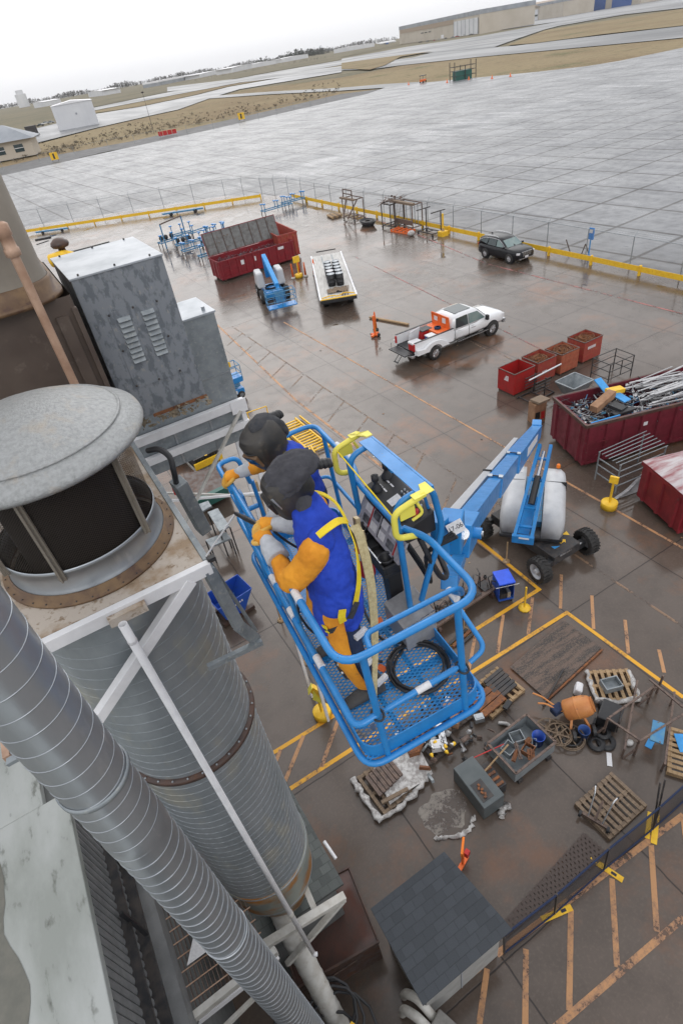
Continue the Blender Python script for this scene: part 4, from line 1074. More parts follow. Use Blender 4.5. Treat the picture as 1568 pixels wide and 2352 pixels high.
mb = MB(); mb.bar((-.2, -.735, .75), (.35, -.735, .85), .02, .02); mb.build('handle', M['brown_steel'], t)
t = thing('shingled_shed', 'small shed with a dark slate shingle roof and pale front wall', 'shed', (0, 0, 0))
quad_uv('roof', [(.90, 2.12, 1.96), (2.96, 2.10, 1.96), (2.66, 3.70, 2.42), (.90, 3.70, 2.42)], M['shingle'], t, .05)
MB().add([(1.02, 2.25, 0), (2.82, 2.25, 0), (2.62, 3.55, 0), (1.02, 3.55, 0), (1.02, 2.25, 1.90), (2.82, 2.25, 1.90), (2.62, 3.55, 2.3), (1.02, 3.55, 2.3)], [(0,3,2,1),(4,5,6,7),(0,1,5,4),(1,2,6,5),(2,3,7,6),(3,0,4,7)]).build('wall', mat('pale_panel_wall', (.36, .36, .35), (.30, .30, .29), 3, .6, .8), t)
mb = MB(); mb.bar((.955, 2.13, 1.86), (.955, 3.7, 2.32), .03, .14); mb.build('fascia', M['black_steel'], t)
MB().box(1.85, 2.235, .05, 1.88, 2.249, 1.85).build('wall_joint', M['farroof'], t)
t = thing('twin_hoses', 'two thick pale pipes curving out of a block beside the shed', 'pipes', (0, 0, 0))
MB().tube(catmull([(.62, 2.55, .15), (.66, 2.45, .75), (.78, 2.2, .95), (.92, 1.85, .7)], 8), .085, n=14).build('pipe', M['offwhite'], t)
MB().tube(catmull([(.80, 2.75, .15), (.84, 2.62, .75), (.95, 2.4, .95), (1.06, 2.05, .7)], 8), .085, n=14).build('pipe', M['offwhite'], t)
MB().obox((1.08, 1.85, .45), (.42, .4, .9), (0, 0, R(20))).build('base_block', M['concrete'], t, bevel=.03)
# ---------------------------------------------------------------- yard: guard rails
def guard_rail(name, label, a, b, spacing=4.0):
    a = Vector((*a, 0)); b = Vector((*b, 0)); d = (b - a); Ln = d.length; ang = math.atan2(d.y, d.x)
    t = thing(name, label, 'guard rail', a, ang, 'yellow guard rails round the yard')
    n = max(1, round(Ln / spacing))
    for i in range(n):
        x0, x1 = Ln * i / n, Ln * (i + 1) / n
        mb = MB()
        prof = [(-.05, .28), (.04, .31), (.04, .39), (-.05, .43), (-.05, .47), (.04, .51), (.04, .60), (-.05, .64), (-.08, .64), (-.08, .28)]
        mb.prism(prof, x0 + .03, x1 + .03, 'yz')
        mb.build('rail_panel', M['yellow'], t)
        MB().box(x1 - .06, -.14, 0, x1 + .08, .07, .70).build('rail_post', M['yellow'], t, bevel=.02)
    return t
guard_rail('guard_rail', 'long yellow ribbed guard rail along the right side fence', (37.25, 78.0), (37.25, -3))
guard_rail('guard_rail', 'yellow ribbed guard rail along the far end fence', (4.0, 102.6), (34.9, 83.2))

# ---------------------------------------------------------------- vehicles
def wheel(parent, x, y, r, w, side, name='wheel', rim_m='chrome'):
    mb = MB(); prof = [(r*.60, -w/2), (r*.92, -w/2), (r, -w*.3), (r, w*.3), (r*.92, w/2), (r*.60, w/2)]
    n = 28
    vs = []; 
    for rr_, ww in prof:
        for k in range(n):
            a = 2 * PI * k / n; vs.append((x + rr_ * math.cos(a), y + ww, r + rr_ * math.sin(a)))
    fs = [(i*n+k, i*n+(k+1) % n, (i+1)*n+(k+1) % n, (i+1)*n+k) for i in range(len(prof)-1) for k in range(n)]
    mb.add(vs, fs, True); tyre = mb.build(name, M['tyre'], parent)
    mb = MB(); yo = y + side * w * .36
    mb.tube([(x, yo - side*.06, r), (x, yo, r)], [r*.62, r*.62], n=24)
    for k in range(8):
        a = 2 * PI * k / 8; mb.bar((x + r*.12*math.cos(a), yo + side*.012, r + r*.12*math.sin(a)), (x + r*.58*math.cos(a), yo + side*.012, r + r*.58*math.sin(a)), r*.10, .02, (0, 1, 0))
    mb.tube([(x, yo, r), (x, yo + side*.05, r)], [r*.2, r*.14], n=12)
    mb.build('rim', M[rim_m], tyre)
    return tyre

def loft_sections(mb, secs):
    """secs: list of closed point loops with equal counts."""
    m = len(secs[0]); vs = [p for s_ in secs for p in s_]
    fs = [(i*m+k, i*m+(k+1) % m, (i+1)*m+(k+1) % m, (i+1)*m+k) for i in range(len(secs)-1) for k in range(m)]
    fs += [tuple(reversed(range(m))), tuple(range((len(secs)-1)*m, len(secs)*m))]
    mb.add(vs, fs, True)

def car_section(x, hw, z0, zs, zt, crown=.04):
    """Body cross section: sill, bulge, shoulder, crowned top."""
    pts = [(x, -hw*.93, z0), (x, -hw, z0 + (zs-z0)*.25), (x, -hw, z0 + (zs-z0)*.6), (x, -hw*.975, zs), (x, -hw*.88, zt), (x, -hw*.4, zt + crown), (x, 0, zt + crown*1.2)]
    return pts + [(x, -p[1], p[2]) for p in reversed(pts[:-1])]

# --- dark suv
t = thing('suv', 'black suv with silver roof rails parked by the yellow guard rail', 'car', (35.05, 35.95, 0), R(-90))
mb = MB()
secs = [car_section(x, hw, z0, zs, zt) for x, hw, z0, zs, zt in
        [(-2.28, .80, .50, .90, 1.00), (-2.20, .88, .36, .95, 1.05), (-1.9, .92, .30, 1.0, 1.08), (-.9, .925, .26, 1.0, 1.06), (.3, .925, .26, .99, 1.05), (.95, .92, .27, .98, 1.06), (1.5, .91, .30, .95, 1.03), (2.0, .89, .34, .90, .98), (2.22, .82, .40, .82, .90), (2.32, .70, .45, .75, .80)]]
loft_sections(mb, secs); mb.build('body', M['carblack'], t)
def cabin(mb, pts):   # pts: list of (x, z_base, half_base, z_top, half_top)
    secs = []
    for x, zb, hb, zt, ht in pts:
        q = [(x, -hb, zb), (x, -ht, zt), (x, -ht*.5, zt + .035), (x, 0, zt + .045)]
        secs.append(q + [(x_, -y_, z_) for x_, y_, z_ in reversed(q[:-1])])
    loft_sections(mb, secs)
mb = MB(); cabin(mb, [(-2.20, .98, .86, 1.02, .80), (-2.08, .98, .86, 1.48, .70), (-1.8, .98, .87, 1.60, .69), (-.9, .98, .88, 1.64, .70), (-.1, .98, .88, 1.62, .69), (.25, .98, .87, 1.54, .67), (1.05, .98, .84, 1.04, .78)])
mb.build('roof', M['carblack'], t)
def pane(parent, pts, m, name='window', th=.012, n=(0, 0, 0)):
    """Glass panel floated a few millimetres proud of the body: pts in order."""
    p = [Vector(q) for q in pts]; nn = (p[1]-p[0]).cross(p[2]-p[0]).normalized()
    c = sum(p, Vector()) / len(p)
    if nn.dot(Vector((c.x*.0, c.y, c.z - .9)) + Vector(n)) < 0: nn = -nn
    vs = [q + nn * th for q in p] + [q - nn * .01 for q in p]; k = len(p)
    return MB().add(vs, [tuple(range(k)), tuple(reversed(range(k, 2*k)))] + [(i, (i+1) % k, k+(i+1) % k, k+i) for i in range(k)]).build(name, m, parent)
pane(t, [(.36, -.64, 1.50), (1.00, -.74, 1.09), (1.00, .74, 1.09), (.36, .64, 1.50)], M['glass2'], 'windscreen', .02, (3, 0, 0))
pane(t, [(-2.10, -.62, 1.44), (-2.20, -.70, 1.1), (-2.20, .70, 1.1), (-2.10, .62, 1.44)], M['glass'], 'rear_window', .03, (-3, 0, 0))
for s in (-1, 1):
    pane(t, [(.72, s*.865, 1.08), (.24, s*.745, 1.46), (-.12, s*.735, 1.53), (-.12, s*.875, 1.07)], M['glass2'], 'front_side_window', .02, (0, s*4, 0))
    pane(t, [(-.20, s*.875, 1.07), (-.20, s*.735, 1.53), (-1.0, s*.735, 1.54), (-1.12, s*.875, 1.09)], M['glass'], 'rear_side_window', .02, (0, s*4, 0))
    pane(t, [(-1.20, s*.872, 1.12), (-1.1, s*.735, 1.53), (-1.75, s*.735, 1.48), (-1.9, s*.86, 1.28)], M['glass'], 'quarter_window', .02, (0, s*4, 0))
    MB().tube([(-1.75, s*.62, 1.66), (-1.5, s*.62, 1.71), (-.4, s*.62, 1.72), (-.15, s*.62, 1.66)], .022, n=6).build('roof_rail', M['chrome'], t)
    MB().tube([(-1.95, s*.885, 1.36), (-1.5, s*.79, 1.55), (-.6, s*.76, 1.585), (.05, s*.76, 1.56), (.5, s*.83, 1.36), (.85, s*.885, 1.09)], .016, n=5).build('chrome_trim', M['chrome'], t)
    MB().obox((.78, s*1.0, 1.12), (.16, .2, .14)).build('mirror', M['carblack'], t, bevel=.03)
    MB().obox((2.14, s*.70, .80), (.26, .30, .14), (0, 0, -s*.35)).build('headlight', M['label'], t, bevel=.02)
    MB().obox((-2.24, s*.72, .98), (.10, .26, .16)).build('tail_light', M['red'], t, bevel=.02)
    for x in (1.36, -1.36):
        wheel(t, x, s*.845, .37, .25, s)
        MB().tube([(x, s*.70, .38), (x, s*.928, .38)], .42, n=24).build('wheel_arch', M['black'], t)
mb = MB()
for k in range(4): mb.bar((2.31, -.42, .60 + k*.075), (2.31, .42, .60 + k*.075), .045, .03)
mb.bar((2.29, -.5, .88), (2.29, .5, .88), .05, .04); mb.build('grille', M['chrome'], t)
MB().box(2.31, -.2, .46, 2.35, .14, .58).build('number_plate', M['label'], t)
MB().obox((2.22, 0, .42), (.2, 1.4, .10)).build('lower_bumper', M['chrome'], t, bevel=.02)
MB().obox((-1.55, .0, 1.70), (.14, .05, .07)).build('antenna_fin', M['black'], t)

# --- white pickup truck
t = thing('pickup_truck', 'white dually pickup with its tailgate down and an orange rack and boxes in the bed', 'pickup truck', (19.55, 26.50, 0), 0)
zb = .62
mb = MB(); secs = [car_section(x, hw, z0, zs, zt, .03) for x, hw, z0, zs, zt in
        [(1.55, .98, .62, 1.16, 1.24), (3.2, 1.0, .60, 1.16, 1.24), (3.7, 1.01, .62, 1.20, 1.28), (4.3, 1.02, .66, 1.22, 1.32), (5.0, 1.0, .62, 1.20, 1.30), (5.35, .96, .60, 1.14, 1.22), (5.5, .86, .62, 1.05, 1.12)]]
loft_sections(mb, secs); mb.build('cab_body', M['carwhite'], t)
mb = MB(); cabin(mb, [(1.50, 1.20, .93, 1.55, .86), (1.60, 1.20, .93, 1.90, .80), (2.2, 1.2, .94, 1.98, .78), (3.2, 1.2, .94, 1.97, .77), (3.45, 1.2, .93, 1.90, .75), (4.15, 1.2, .88, 1.30, .82)])
mb.build('cab_roof', M['carwhite'], t)
MB().box(1.95, -.55, 2.012, 3.15, .55, 2.032).build('sunroof', M['glass'], t, bevel=.01)
pane(t, [(3.52, -.70, 1.86), (4.08, -.80, 1.36), (4.08, .80, 1.36), (3.52, .70, 1.86)], M['glass'], 'windscreen', .03, (3, 0, 0))
for s in (-1, 1):
    pane(t, [(3.95, s*.92, 1.30), (3.42, s*.82, 1.82), (2.72, s*.83, 1.86), (2.72, s*.945, 1.30)], M['glass2'], 'front_side_window', .02, (0, s*4, 0))
    pane(t, [(2.64, s*.945, 1.30), (2.64, s*.83, 1.86), (1.80, s*.835, 1.84), (1.72, s*.935, 1.30)], M['glass'], 'rear_side_window', .02, (0, s*4, 0))
    MB().obox((3.92, s*1.16, 1.36), (.16, .22, .30)).build('mirror', M['black'], t, bevel=.03)
    MB().box(1.75, s*1.02 - .05, .48, 4.1, s*1.02 + .05, .56).build('running_board', M['black'], t, bevel=.01)
    MB().box(1.75, s*1.075 - .01, .50, 4.1, s*1.075 + .01, .54).build('step_trim', M['chrome'], t)
    mb = MB()
    for x in (2.68, 1.62, 4.18): mb.box(x-.006, s*1.0-.012, .66, x+.006, s*1.0+.012, 1.22)
    mb.build('door_gap', M['black'], t)
    for x in (2.85, 1.85): MB().box(x, s*1.005-.02, 1.13, x+.2, s*1.005+.02, 1.17).build('door_handle', M['carwhite'], t)
    # bed side with the bulged fender
    mb = MB(); mb.box(-1.30, s*.93-.045, zb, 1.53, s*.93+.045, 1.36); mb.build('bed_side', M['carwhite'], t, bevel=.02)
    MB().box(-1.30, s*.93-.06, 1.361, 1.53, s*.93+.06, 1.385).build('bed_rail_cap', M['black'], t)
    poly = [(-1.28, .66), (-1.28, 1.0)] + [(.03 + 1.0*math.cos(a)*.98, .46 + .72*math.sin(a)) for a in [R(140 - k*10) for k in range(13)]] + [(1.08, .66), (.58, .66)] + [(.03 + .52*math.cos(a), .42 + .52*math.sin(a)) for a in [R(25 + k*13) for k in range(11)]] + [(-.5, .66)]
    MB().prism(poly, *( (s*.98, s*1.20) if s > 0 else (-1.20, -.98)), 'xz').build('fender', M['carwhite'], t, bevel=.035)
    MB().obox((-1.31, s*.90, 1.10), (.08, .14, .42)).build('tail_light', M['red'], t, bevel=.02)
    MB().obox((5.36, s*.82, 1.0), (.26, .28, .26)).build('headlight', M['label'], t, bevel=.03)
    for x in (4.5,): 
        wheel(t, x, s*.94, .43, .27, s)
        MB().tube([(x, s*.75, .46), (x, s*1.022, .46)], .50, n=24).build('wheel_arch', M['black'], t)
    wheel(t, .03, s*1.07, .42, .24, s); wheel(t, .03, s*.78, .42, .24, -s)
MB().box(-1.28, -.88, .74, 1.50, .88, .80).build('bed_floor', M['black'], t)
MB().box(-1.94, -.80, .70, -1.32, .80, .76).build('tailgate', M['black'], t, bevel=.01)
mb = MB(); mb.bar((-1.95, -.5, .70), (-2.25, -.5, .40), .03); mb.bar((-1.95, -.2, .70), (-2.25, -.2, .40), .03); mb.bar((-2.25, -.55, .40), (-2.25, -.15, .40), .09, .03); mb.build('tailgate_step', M['black'], t)
MB().cyl((-1.9, .55, .76), (-1.9, .55, 1.25), .02, n=6).build('tailgate_handle_post', M['chrome'], t)
MB().box(-1.5, -.95, .50, -1.30, .95, .66).build('rear_bumper', M['chrome'], t, bevel=.03)
MB().box(5.42, -.95, .50, 5.62, .95, .78).build('front_bumper', M['chrome'], t, bevel=.04)
MB().box(1.47, -.86, .80, 1.535, .86, 1.25).build('bed_front', M['carwhite'], t)
MB().box(-1.2, -.5, .35, 5.0, .5, .58).build('chassis', M['black'], t)
MB().obox((3.0, -1.018, 1.02), (.34, .01, .03)).build('door_badge', M['chrome'], t)
# things in the bed
t = thing('toolbox_rack', 'bright orange tool chest with an upright ladder rack in the truck bed', 'tool chest', (19.55, 26.5, 0))
MB().box(.55, -.80, .81, 1.42, .80, 1.34).build('chest', M['orange'], t, bevel=.02)
mb = MB(); mb.bar((1.36, -.78, 1.3), (1.30, -.78, 2.02), .05); mb.bar((1.36, .78, 1.3), (1.30, .78, 2.02), .05); mb.bar((1.30, -.78, 2.02), (1.30, .78, 2.02), .05); mb.box(1.31, -.76, 1.34, 1.34, .76, 1.98); mb.build('upright_panel', M['orange'], t)
MB().box(1.295, -.5, 1.6, 1.309, -.2, 1.9).build('sticker', M['label'], t); MB().box(1.295, .25, 1.6, 1.309, .55, 1.85).build('sticker', M['label'], t)
MB().box(.541, -.75, 1.05, .549, -.15, 1.2).build('lettering', M['label'], t)
place(tag(MB().lathe([(.10, 0), (.2, .02), (.2, .12), (.10, .14)], n=20).build('hose_reel', M['denim']), 'coil of dark blue hose on top of the orange tool chest', 'hose'), (20.5, 26.3, 1.34))
t = thing('blue_cooler', 'blue cooler with a white lid in the truck bed', 'cooler', (19.75, 26.05, .80))
MB().box(-.25, -.35, 0, .25, .2, .42).build('body', M['deepblue'], t, bevel=.03); MB().box(-.27, -.37, .42, .27, .22, .50).build('lid', M['label'], t, bevel=.02)
t = thing('red_cooler', 'red box with a white lid at the open end of the truck bed', 'cooler', (18.6, 25.95, .80))
MB().box(-.3, -.25, 0, .32, .3, .38).build('body', M['red'], t, bevel=.02); MB().box(-.33, -.28, .38, .34, .33, .50).build('lid', M['label'], t, bevel=.03)
t = thing('red_crate', 'red tool crate with a black tray beyond the orange chest', 'crate', (20.0, 26.9, .80))
MB().box(-.35, -.25, 0, .35, .3, .50).build('body', M['red'], t, bevel=.02); MB().box(-.37, -.27, .50, .37, .32, .56).build('tray', M['black'], t)
tag(MB().obox((18.95, 26.55, 1.35), (.9, .05, .8), (R(12), 0, R(15))).build('tilted_sheet', M['hangarwhite'], bevel=.01), 'large off white panel leaning upright in the truck bed', 'panel')

# ---------------------------------------------------------------- dumpsters and bins
def dumpster(name, label, loc, rz, L_, W_, H_, mt, ribs=9, fill=None, lid=None, rim=None):
    t = thing(name, label, 'dumpster', loc, rz)
    th = .06
    MB().box(0, 0, .22, L_, th, H_).build('side_wall', mt, t); MB().box(0, W_-th, .22, L_, W_, H_).build('side_wall', mt, t)
    MB().box(0, th, .22, th, W_-th, H_).build('end_wall', mt, t); MB().box(L_-th, th, .22, L_, W_-th, H_).build('end_wall', mt, t)
    MB().box(th, th, .22, L_-th, W_-th, .30).build('floor', mt, t)
    mb = MB()
    for y0, y1 in ((-.045, -.0), (W_, W_+.045)):
        mb.box(-.05, y0-.02, H_-.12, L_+.05, y1+.02, H_+.012)
    mb.box(-.06, -.03, H_-.12, -.0, W_+.03, H_+.02); mb.box(L_, -.03, H_-.12, L_+.06, W_+.03, H_+.02)
    mb.build('top_rim', rim or mt, t)
    for i in range(ribs + 1):
        x = .08 + (L_-.3) * i / ribs
        mb = MB(); mb.prism([(x, -.002), (x+.04, -.075), (x+.14, -.075), (x+.18, -.002)], .24, H_-.12, 'xy'); mb.build('side_rib', mt, t)
    for i in range(3):
        y = .25 + (W_-.7) * i / 2
        MB().prism([(-.002, y), (-.075, y+.04), (-.075, y+.14), (-.002, y+.18)], .24, H_-.12, 'xy').build('end_rib', mt, t)
    MB().box(-.02, -.06, .20, L_+.02, -.0, .34).build('bottom_rail', mt, t)
    for x in (.35, L_-.45):
        for y in (.1, W_-.25):
            MB().cyl((x, y, .12), (x, y+.14, .12), .12, n=12).build('wheel', M['darkrust'], t)
    mb = MB()
    for k in range(3): mb.bar((.5, -.11, .6+.32*k), (1.0, -.11, .6+.32*k), .03)
    mb.build('ladder_rung', mt, t)
    return t
def heap(mb, n, x0, x1, y0, y1, z, amp, size, rnd, long=1.0, colr=None):
    for i in range(n):
        c = Vector((rnd.uniform(x0, x1), rnd.uniform(y0, y1), z + rnd.uniform(-.1, amp)))
        if colr: mb.cur = rnd.choice(colr)
        if rnd.random() < .6:
            d = Vector((rnd.uniform(-1, 1), rnd.uniform(-1, 1), rnd.uniform(-.35, .35))).normalized() * size * rnd.uniform(.6, 2.0) * long
            mb.bar(c - d, c + d, size * rnd.uniform(.05, .16), size * rnd.uniform(.03, .10))
        else:
            mb.obox(c, (size * rnd.uniform(.3, .9), size * rnd.uniform(.2, .6), size * rnd.uniform(.04, .25)), (rnd.uniform(-.8, .8), rnd.uniform(-.8, .8), rnd.uniform(0, 3)))
rnd = random.Random(21)
# far dumpster with its lid propped open
t = dumpster('dumpster', 'deep red dumpster with its long lid propped open behind the far boom lift', (16.55, 51.9, 0), 0, 7.5, 2.35, 1.75, M['maroon2'])
mb = MB(); mb.box(0, 0, 0, 7.4, .05, 1.95); tl = mb.build('lid', M['maroon2'], t); tl.location = (.05, 2.45, 1.78); tl.rotation_euler = (R(-18), 0, 0)
mb = MB(); mb.box(.06, -.012, .06, 7.34, -.002, 1.89); lin = mb.build('lid_lining', mat('dirty_grey_lid_lining', (.17, .175, .175), (.11, .105, .10), 3, .6, .8, c3=(.12, .07, .045), s3=4, lo3=.58, hi3=.68), tl)
for i in range(8): MB().box(.1 + i*.9, -.06, .04, .16 + i*.9, -.013, 1.91).build('lid_rib', M['darkrust'], tl)
for i, x in enumerate((2.1, 3.3, 5.9)): MB().box(x, -.004 - .012, 1.0 + (i == 2)*.3, x + (.3 if i < 2 else .6), -.001, 1.38 + (i == 2)*.15).build('sticker', M['label'], t)
mb = MB(); heap(mb, 420, .3, 7.1, .2, 2.15, 1.35, .22, .16, rnd)
o = mb.build('metal_turnings', M['scrap1']); o.location = (16.55, 51.9, 0); o['kind'] = 'stuff'; o['label'] = 'grey metal turnings filling the far red dumpster'; o['category'] = 'scrap metal'
dumpster('dumpster', 'faded pinkish red dumpster seen end on behind the open lidded one', (24.9, 52.6, 0), R(84), 6.5, 1.9, 2.25, M['binred_old'], 7)
# scrap filled dumpster at the right edge
DL = Vector((17.15, 12.72, 0)); DA = R(-18.5)
t = dumpster('dumpster', 'maroon dumpster heaped with scrap metal at the right edge', DL, DA, 7.2, 2.55, 2.1, M['maroon'], 9, rim=M['darkrust'])
for x in (2.6, 5.2): MB().obox((x, -.012, 1.5), (.3, .01, .16)).build('sticker', M['label'], t)
mb = MB(); heap(mb, 800, .2, 6.9, .2, 2.35, 1.5, .5, .24, rnd, 1.0, [0, 0, 0, 1, 1, 1, 2, 2, 3])
o = mb.build('scrap_heap', [M['scrap1'], M['scrapal'], M['black'], M['blue_worn']]); o.location = DL; o.rotation_euler = (0, 0, DA); o['kind'] = 'stuff'; o['label'] = 'tangled grey scrap metal pieces heaped in the maroon dumpster'; o['category'] = 'scrap metal'
MB_ = MB()
def in_d(x, y, z): return DL + Matrix.Rotation(DA, 3, 'Z') @ Vector((x, y, z))
for i in range(30):
    x0 = rnd.uniform(2.8, 3.8); y0 = rnd.uniform(.3, 2.2)
    o = MB().bar(in_d(x0, y0, 1.9 + rnd.uniform(0, .35)), in_d(x0 + rnd.uniform(1.6, 3.2), min(2.4, max(.2, y0 + rnd.uniform(-.7, .7))), 2.05 + rnd.uniform(-.1, .35)), rnd.uniform(.03, .10), rnd.uniform(.02, .05)).build('aluminium_extrusion', M['scrapal'])
    tag(o, 'long pale aluminium extrusion lying across the scrap in the maroon dumpster', 'metal bar', 'aluminium lengths in the maroon dumpster')
def loose(name, lab, cat, c, size, rot, m): return tag(MB().obox(in_d(*c), size, (rot[0], rot[1], rot[2] + DA)).build(name, m, bevel=.01), lab, cat)
loose('blue_board', 'light blue board sticking up from the scrap, upper of two', 'board', (2.0, 2.2, 2.35), (.40, .75, .05), (.5, .1, .3), M['skyblue'])
loose('blue_board', 'light blue board lying on the scrap, lower of two', 'board', (2.3, 1.35, 2.15), (.45, .75, .05), (.2, .1, .4), M['skyblue'])
loose('cardboard_box', 'long tan cardboard box on top of the scrap heap', 'box', (1.45, 1.25, 2.2), (1.3, .35, .3), (0, -.15, .45), M['cardboard'])
loose('yellow_box', 'yellow box lying between the two light blue boards', 'box', (2.3, 1.75, 2.25), (.75, .35, .18), (0, .1, .1), M['yellow'])
loose('ribbed_mat', 'black ribbed panel on the scrap heap', 'panel', (1.8, .75, 2.1), (.5, .6, .14), (.1, .1, .5), M['black'])
loose('black_crate', 'black flat crate near the front rim of the scrap heap', 'crate', (1.9, .45, 2.0), (1.0, .25, .14), (0, 0, .1), M['black'])
loose('blue_strip', 'thin light blue strip along the front rim of the maroon dumpster', 'strip', (.9, .14, 2.08), (1.3, .05, .06), (0, 0, .05), M['skyblue'])
# covered dumpster at the lower right edge
t = dumpster('dumpster', 'dark red dumpster under a peeling white cover, cut by the right frame edge', (16.36, 7.84, 0), R(-18.5), 6.5, 2.3, 1.75, M['maroon2'], 8)
mb = MB(); nx, ny = 26, 10; vs = []
for i in range(nx + 1):
    for j in range(ny + 1):
        x = -.05 + 6.6 * i / nx; y = -.05 + 2.4 * j / ny
        vs.append((x, y, 1.80 + .28 * math.sin(PI * j / ny) * min(1, i / 4) + .03 * noise.noise(Vector((x * 2, y * 2, 0)))))
mb.add(vs, [(i*(ny+1)+j, (i+1)*(ny+1)+j, (i+1)*(ny+1)+j+1, i*(ny+1)+j+1) for i in range(nx) for j in range(ny)], True)
mb.build('cover', mat('peeling_white_cover', (.46, .42, .43), (.24, .05, .06), 1.5, .35, .5, lo=.42, hi=.66, stretch=(.6, 2.5, 1)), t)
for i, (x, z) in enumerate(((.5, .9), (1.0, .7), (1.8, 1.2))): MB().obox((x, -.012, z), (.16, .01, .2), (0, .3, 0)).build('sticker', M['label'], t)

def bin_(label, x, y, w, d, h, mt, fillm, group, letters, seed):
    t = thing('steel_bin', label, 'bin', (x, y, 0), R(0), group)
    th = .035
    MB().box(0, 0, .12, w, th, h).build('panel', mt, t); MB().box(0, d-th, .12, w, d, h).build('panel', mt, t)
    MB().box(0, th, .12, th, d-th, h).build('panel', mt, t); MB().box(w-th, th, .12, w, d-th, h).build('panel', mt, t)
    MB().box(th, th, .12, w-th, d-th, .16).build('floor', mt, t)
    mb = MB()
    for a, b in (((0, 0, h), (w, 0, h)), ((w, 0, h), (w, d, h)), ((w, d, h), (0, d, h)), ((0, d, h), (0, 0, h))): mb.bar(a, b, .05, .03)
    mb.build('rim', M['darkrust'], t)
    mb = MB()
    for xx in (.05, w-.15): mb.box(xx, .03, 0, xx+.1, d-.03, .12)
    mb.build('skid', M['darkrust'], t)
    if letters:
        mb = MB()
        for i in range(letters[2]): mb.box(letters[0] + i*.085, -.006, letters[1], letters[0] + i*.085 + .06, -.001, letters[1] + .15)
        mb.build('lettering', M['label'], t)
    else:
        mb = MB()
        for i in range(4): mb.box(-.006, d*.35, h*.6 + .07*i, -.001, d*.35 + .3 - .04*i, h*.6 + .05 + .07*i)
        mb.build('lettering', M['label'], t)
    if fillm:
        r2 = random.Random(seed); mb = MB()
        for i in range(26):
            c = Vector((w/2 + r2.uniform(-.15, .15), d/2 + r2.uniform(-.1, .1), h - .25 + i*.008)); q = r2.uniform(.15, min(w, d)*.44)
            mb.tube([c + Vector((math.cos(a)*q*r2.uniform(.9, 1.1), math.sin(a)*q*r2.uniform(.75, 1.1), r2.uniform(-.02, .05))) for a in [k*2*PI/14 for k in range(14)]], .018, n=4, closed=True)
        mb.box(.04, .04, .16, w-.04, d-.04, h-.26)
        o = mb.build('rusty_coils', M['rust'], None); o.location = (x, y, 0); o['kind'] = 'stuff'; o['label'] = 'rusty brown wire coils filling the ' + label; o['category'] = 'scrap wire'
    return t
bg = 'red steel bins standing in a row'
bin_('bright red empty steel bin, nearest of the four', 19.50, 19.0, 1.38, 1.15, 1.25, M['binred'], None, bg, None, 1)
bin_('faded red steel bin with rusty wire, second from the near end', 21.15, 19.05, 1.30, 1.15, 1.25, M['binred_old'], 1, bg, (.35, .55, 4), 2)
bin_('rust orange steel bin, third from the near end of the row', 22.72, 18.95, 1.28, 1.15, 1.18, M['binorange'], 1, bg, (9, 0, 0), 3)
bin_('red steel bin with white lettering, farthest of the four', 24.5, 19.05, 1.36, 1.15, 1.22, M['binred_old'], 1, bg, (.3, .75, 7), 4)

# empty grey hopper
t = thing('tipping_hopper', 'grey empty sloped hopper beside the maroon dumpster', 'hopper', (20.95, 16.55, 0))
for nm, f in (('side_wall', [(0, 0, .8), (.35, .2, .15), (1.0, .2, .15), (1.35, 0, .8)]), ('side_wall', [(0, 1.15, .8), (.35, .95, .15), (1.0, .95, .15), (1.35, 1.15, .8)]), ('end_wall', [(0, 0, .8), (.35, .2, .15), (.35, .95, .15), (0, 1.15, .8)]), ('end_wall', [(1.35, 0, .8), (1.0, .2, .15), (1.0, .95, .15), (1.35, 1.15, .8)]), ('floor', [(.35, .2, .15), (1.0, .2, .15), (1.0, .95, .15), (.35, .95, .15)])):
    p = [Vector(q) for q in f]; nn = (p[1]-p[0]).cross(p[2]-p[0]).normalized() * .02
    MB().add([q + nn for q in p] + [q - nn for q in p], [(0,1,2,3), (7,6,5,4), (0,4,5,1), (1,5,6,2), (2,6,7,3), (3,7,4,0)]).build(nm, M['galv_dull'], t)
mb = MB()
for a, b in (((0,0,.8),(1.35,0,.8)), ((1.35,0,.8),(1.35,1.15,.8)), ((1.35,1.15,.8),(0,1.15,.8)), ((0,1.15,.8),(0,0,.8))): mb.bar(a, b, .06, .05)
mb.build('rim', M['galv_dull'], t)
# black wire rack
def cage(name, label, cat, loc, rz, w, d, h, levels, m, wd=.035, extra_posts=True, group=None):
    t = thing(name, label, cat, loc, rz, group)
    for x, y in ((0, 0), (w, 0), (w, d), (0, d)): MB().bar((x, y, 0), (x, y, h), wd).build('post', M[m], t)
    for z in levels:
        for a, b in (((0,0,z),(w,0,z)), ((w,0,z),(w,d,z)), ((w,d,z),(0,d,z)), ((0,d,z),(0,0,z))): MB().bar(a, b, wd*.8).build('rail', M[m], t)
    if extra_posts: MB().bar((w*.5, 0, levels[0]), (w*.5, 0, h), wd*.8).build('mid_post', M[m], t)
    return t
cage('stock_rack', 'open black steel rack frame standing beside the maroon dumpster', 'rack', (23.5, 16.6, 0), R(-3), 1.6, 1.1, 1.15, (.35, .75, 1.13), 'black_steel', .04)
t = thing('pipe_rack', 'low black arm rack with a long silver pipe beside the bright red bin', 'rack', (20.2, 18.0, 0))
mb = MB()
for x in (0, .5, 1.0): mb.bar((x, 0, .9), (x + .1, 0, 0), .04)
MB().bar((-.7, -.1, .06), (1.0, -.1, .06), .06).build('base_rail', M['black_steel'], t); MB().bar((-.7, .75, .06), (1.0, .75, .06), .06).build('base_rail', M['black_steel'], t)
for x in (-.6, .2, .95): MB().bar((x, -.1, .09), (x, .75, .09), .05).build('cross_rail', M['black_steel'], t)
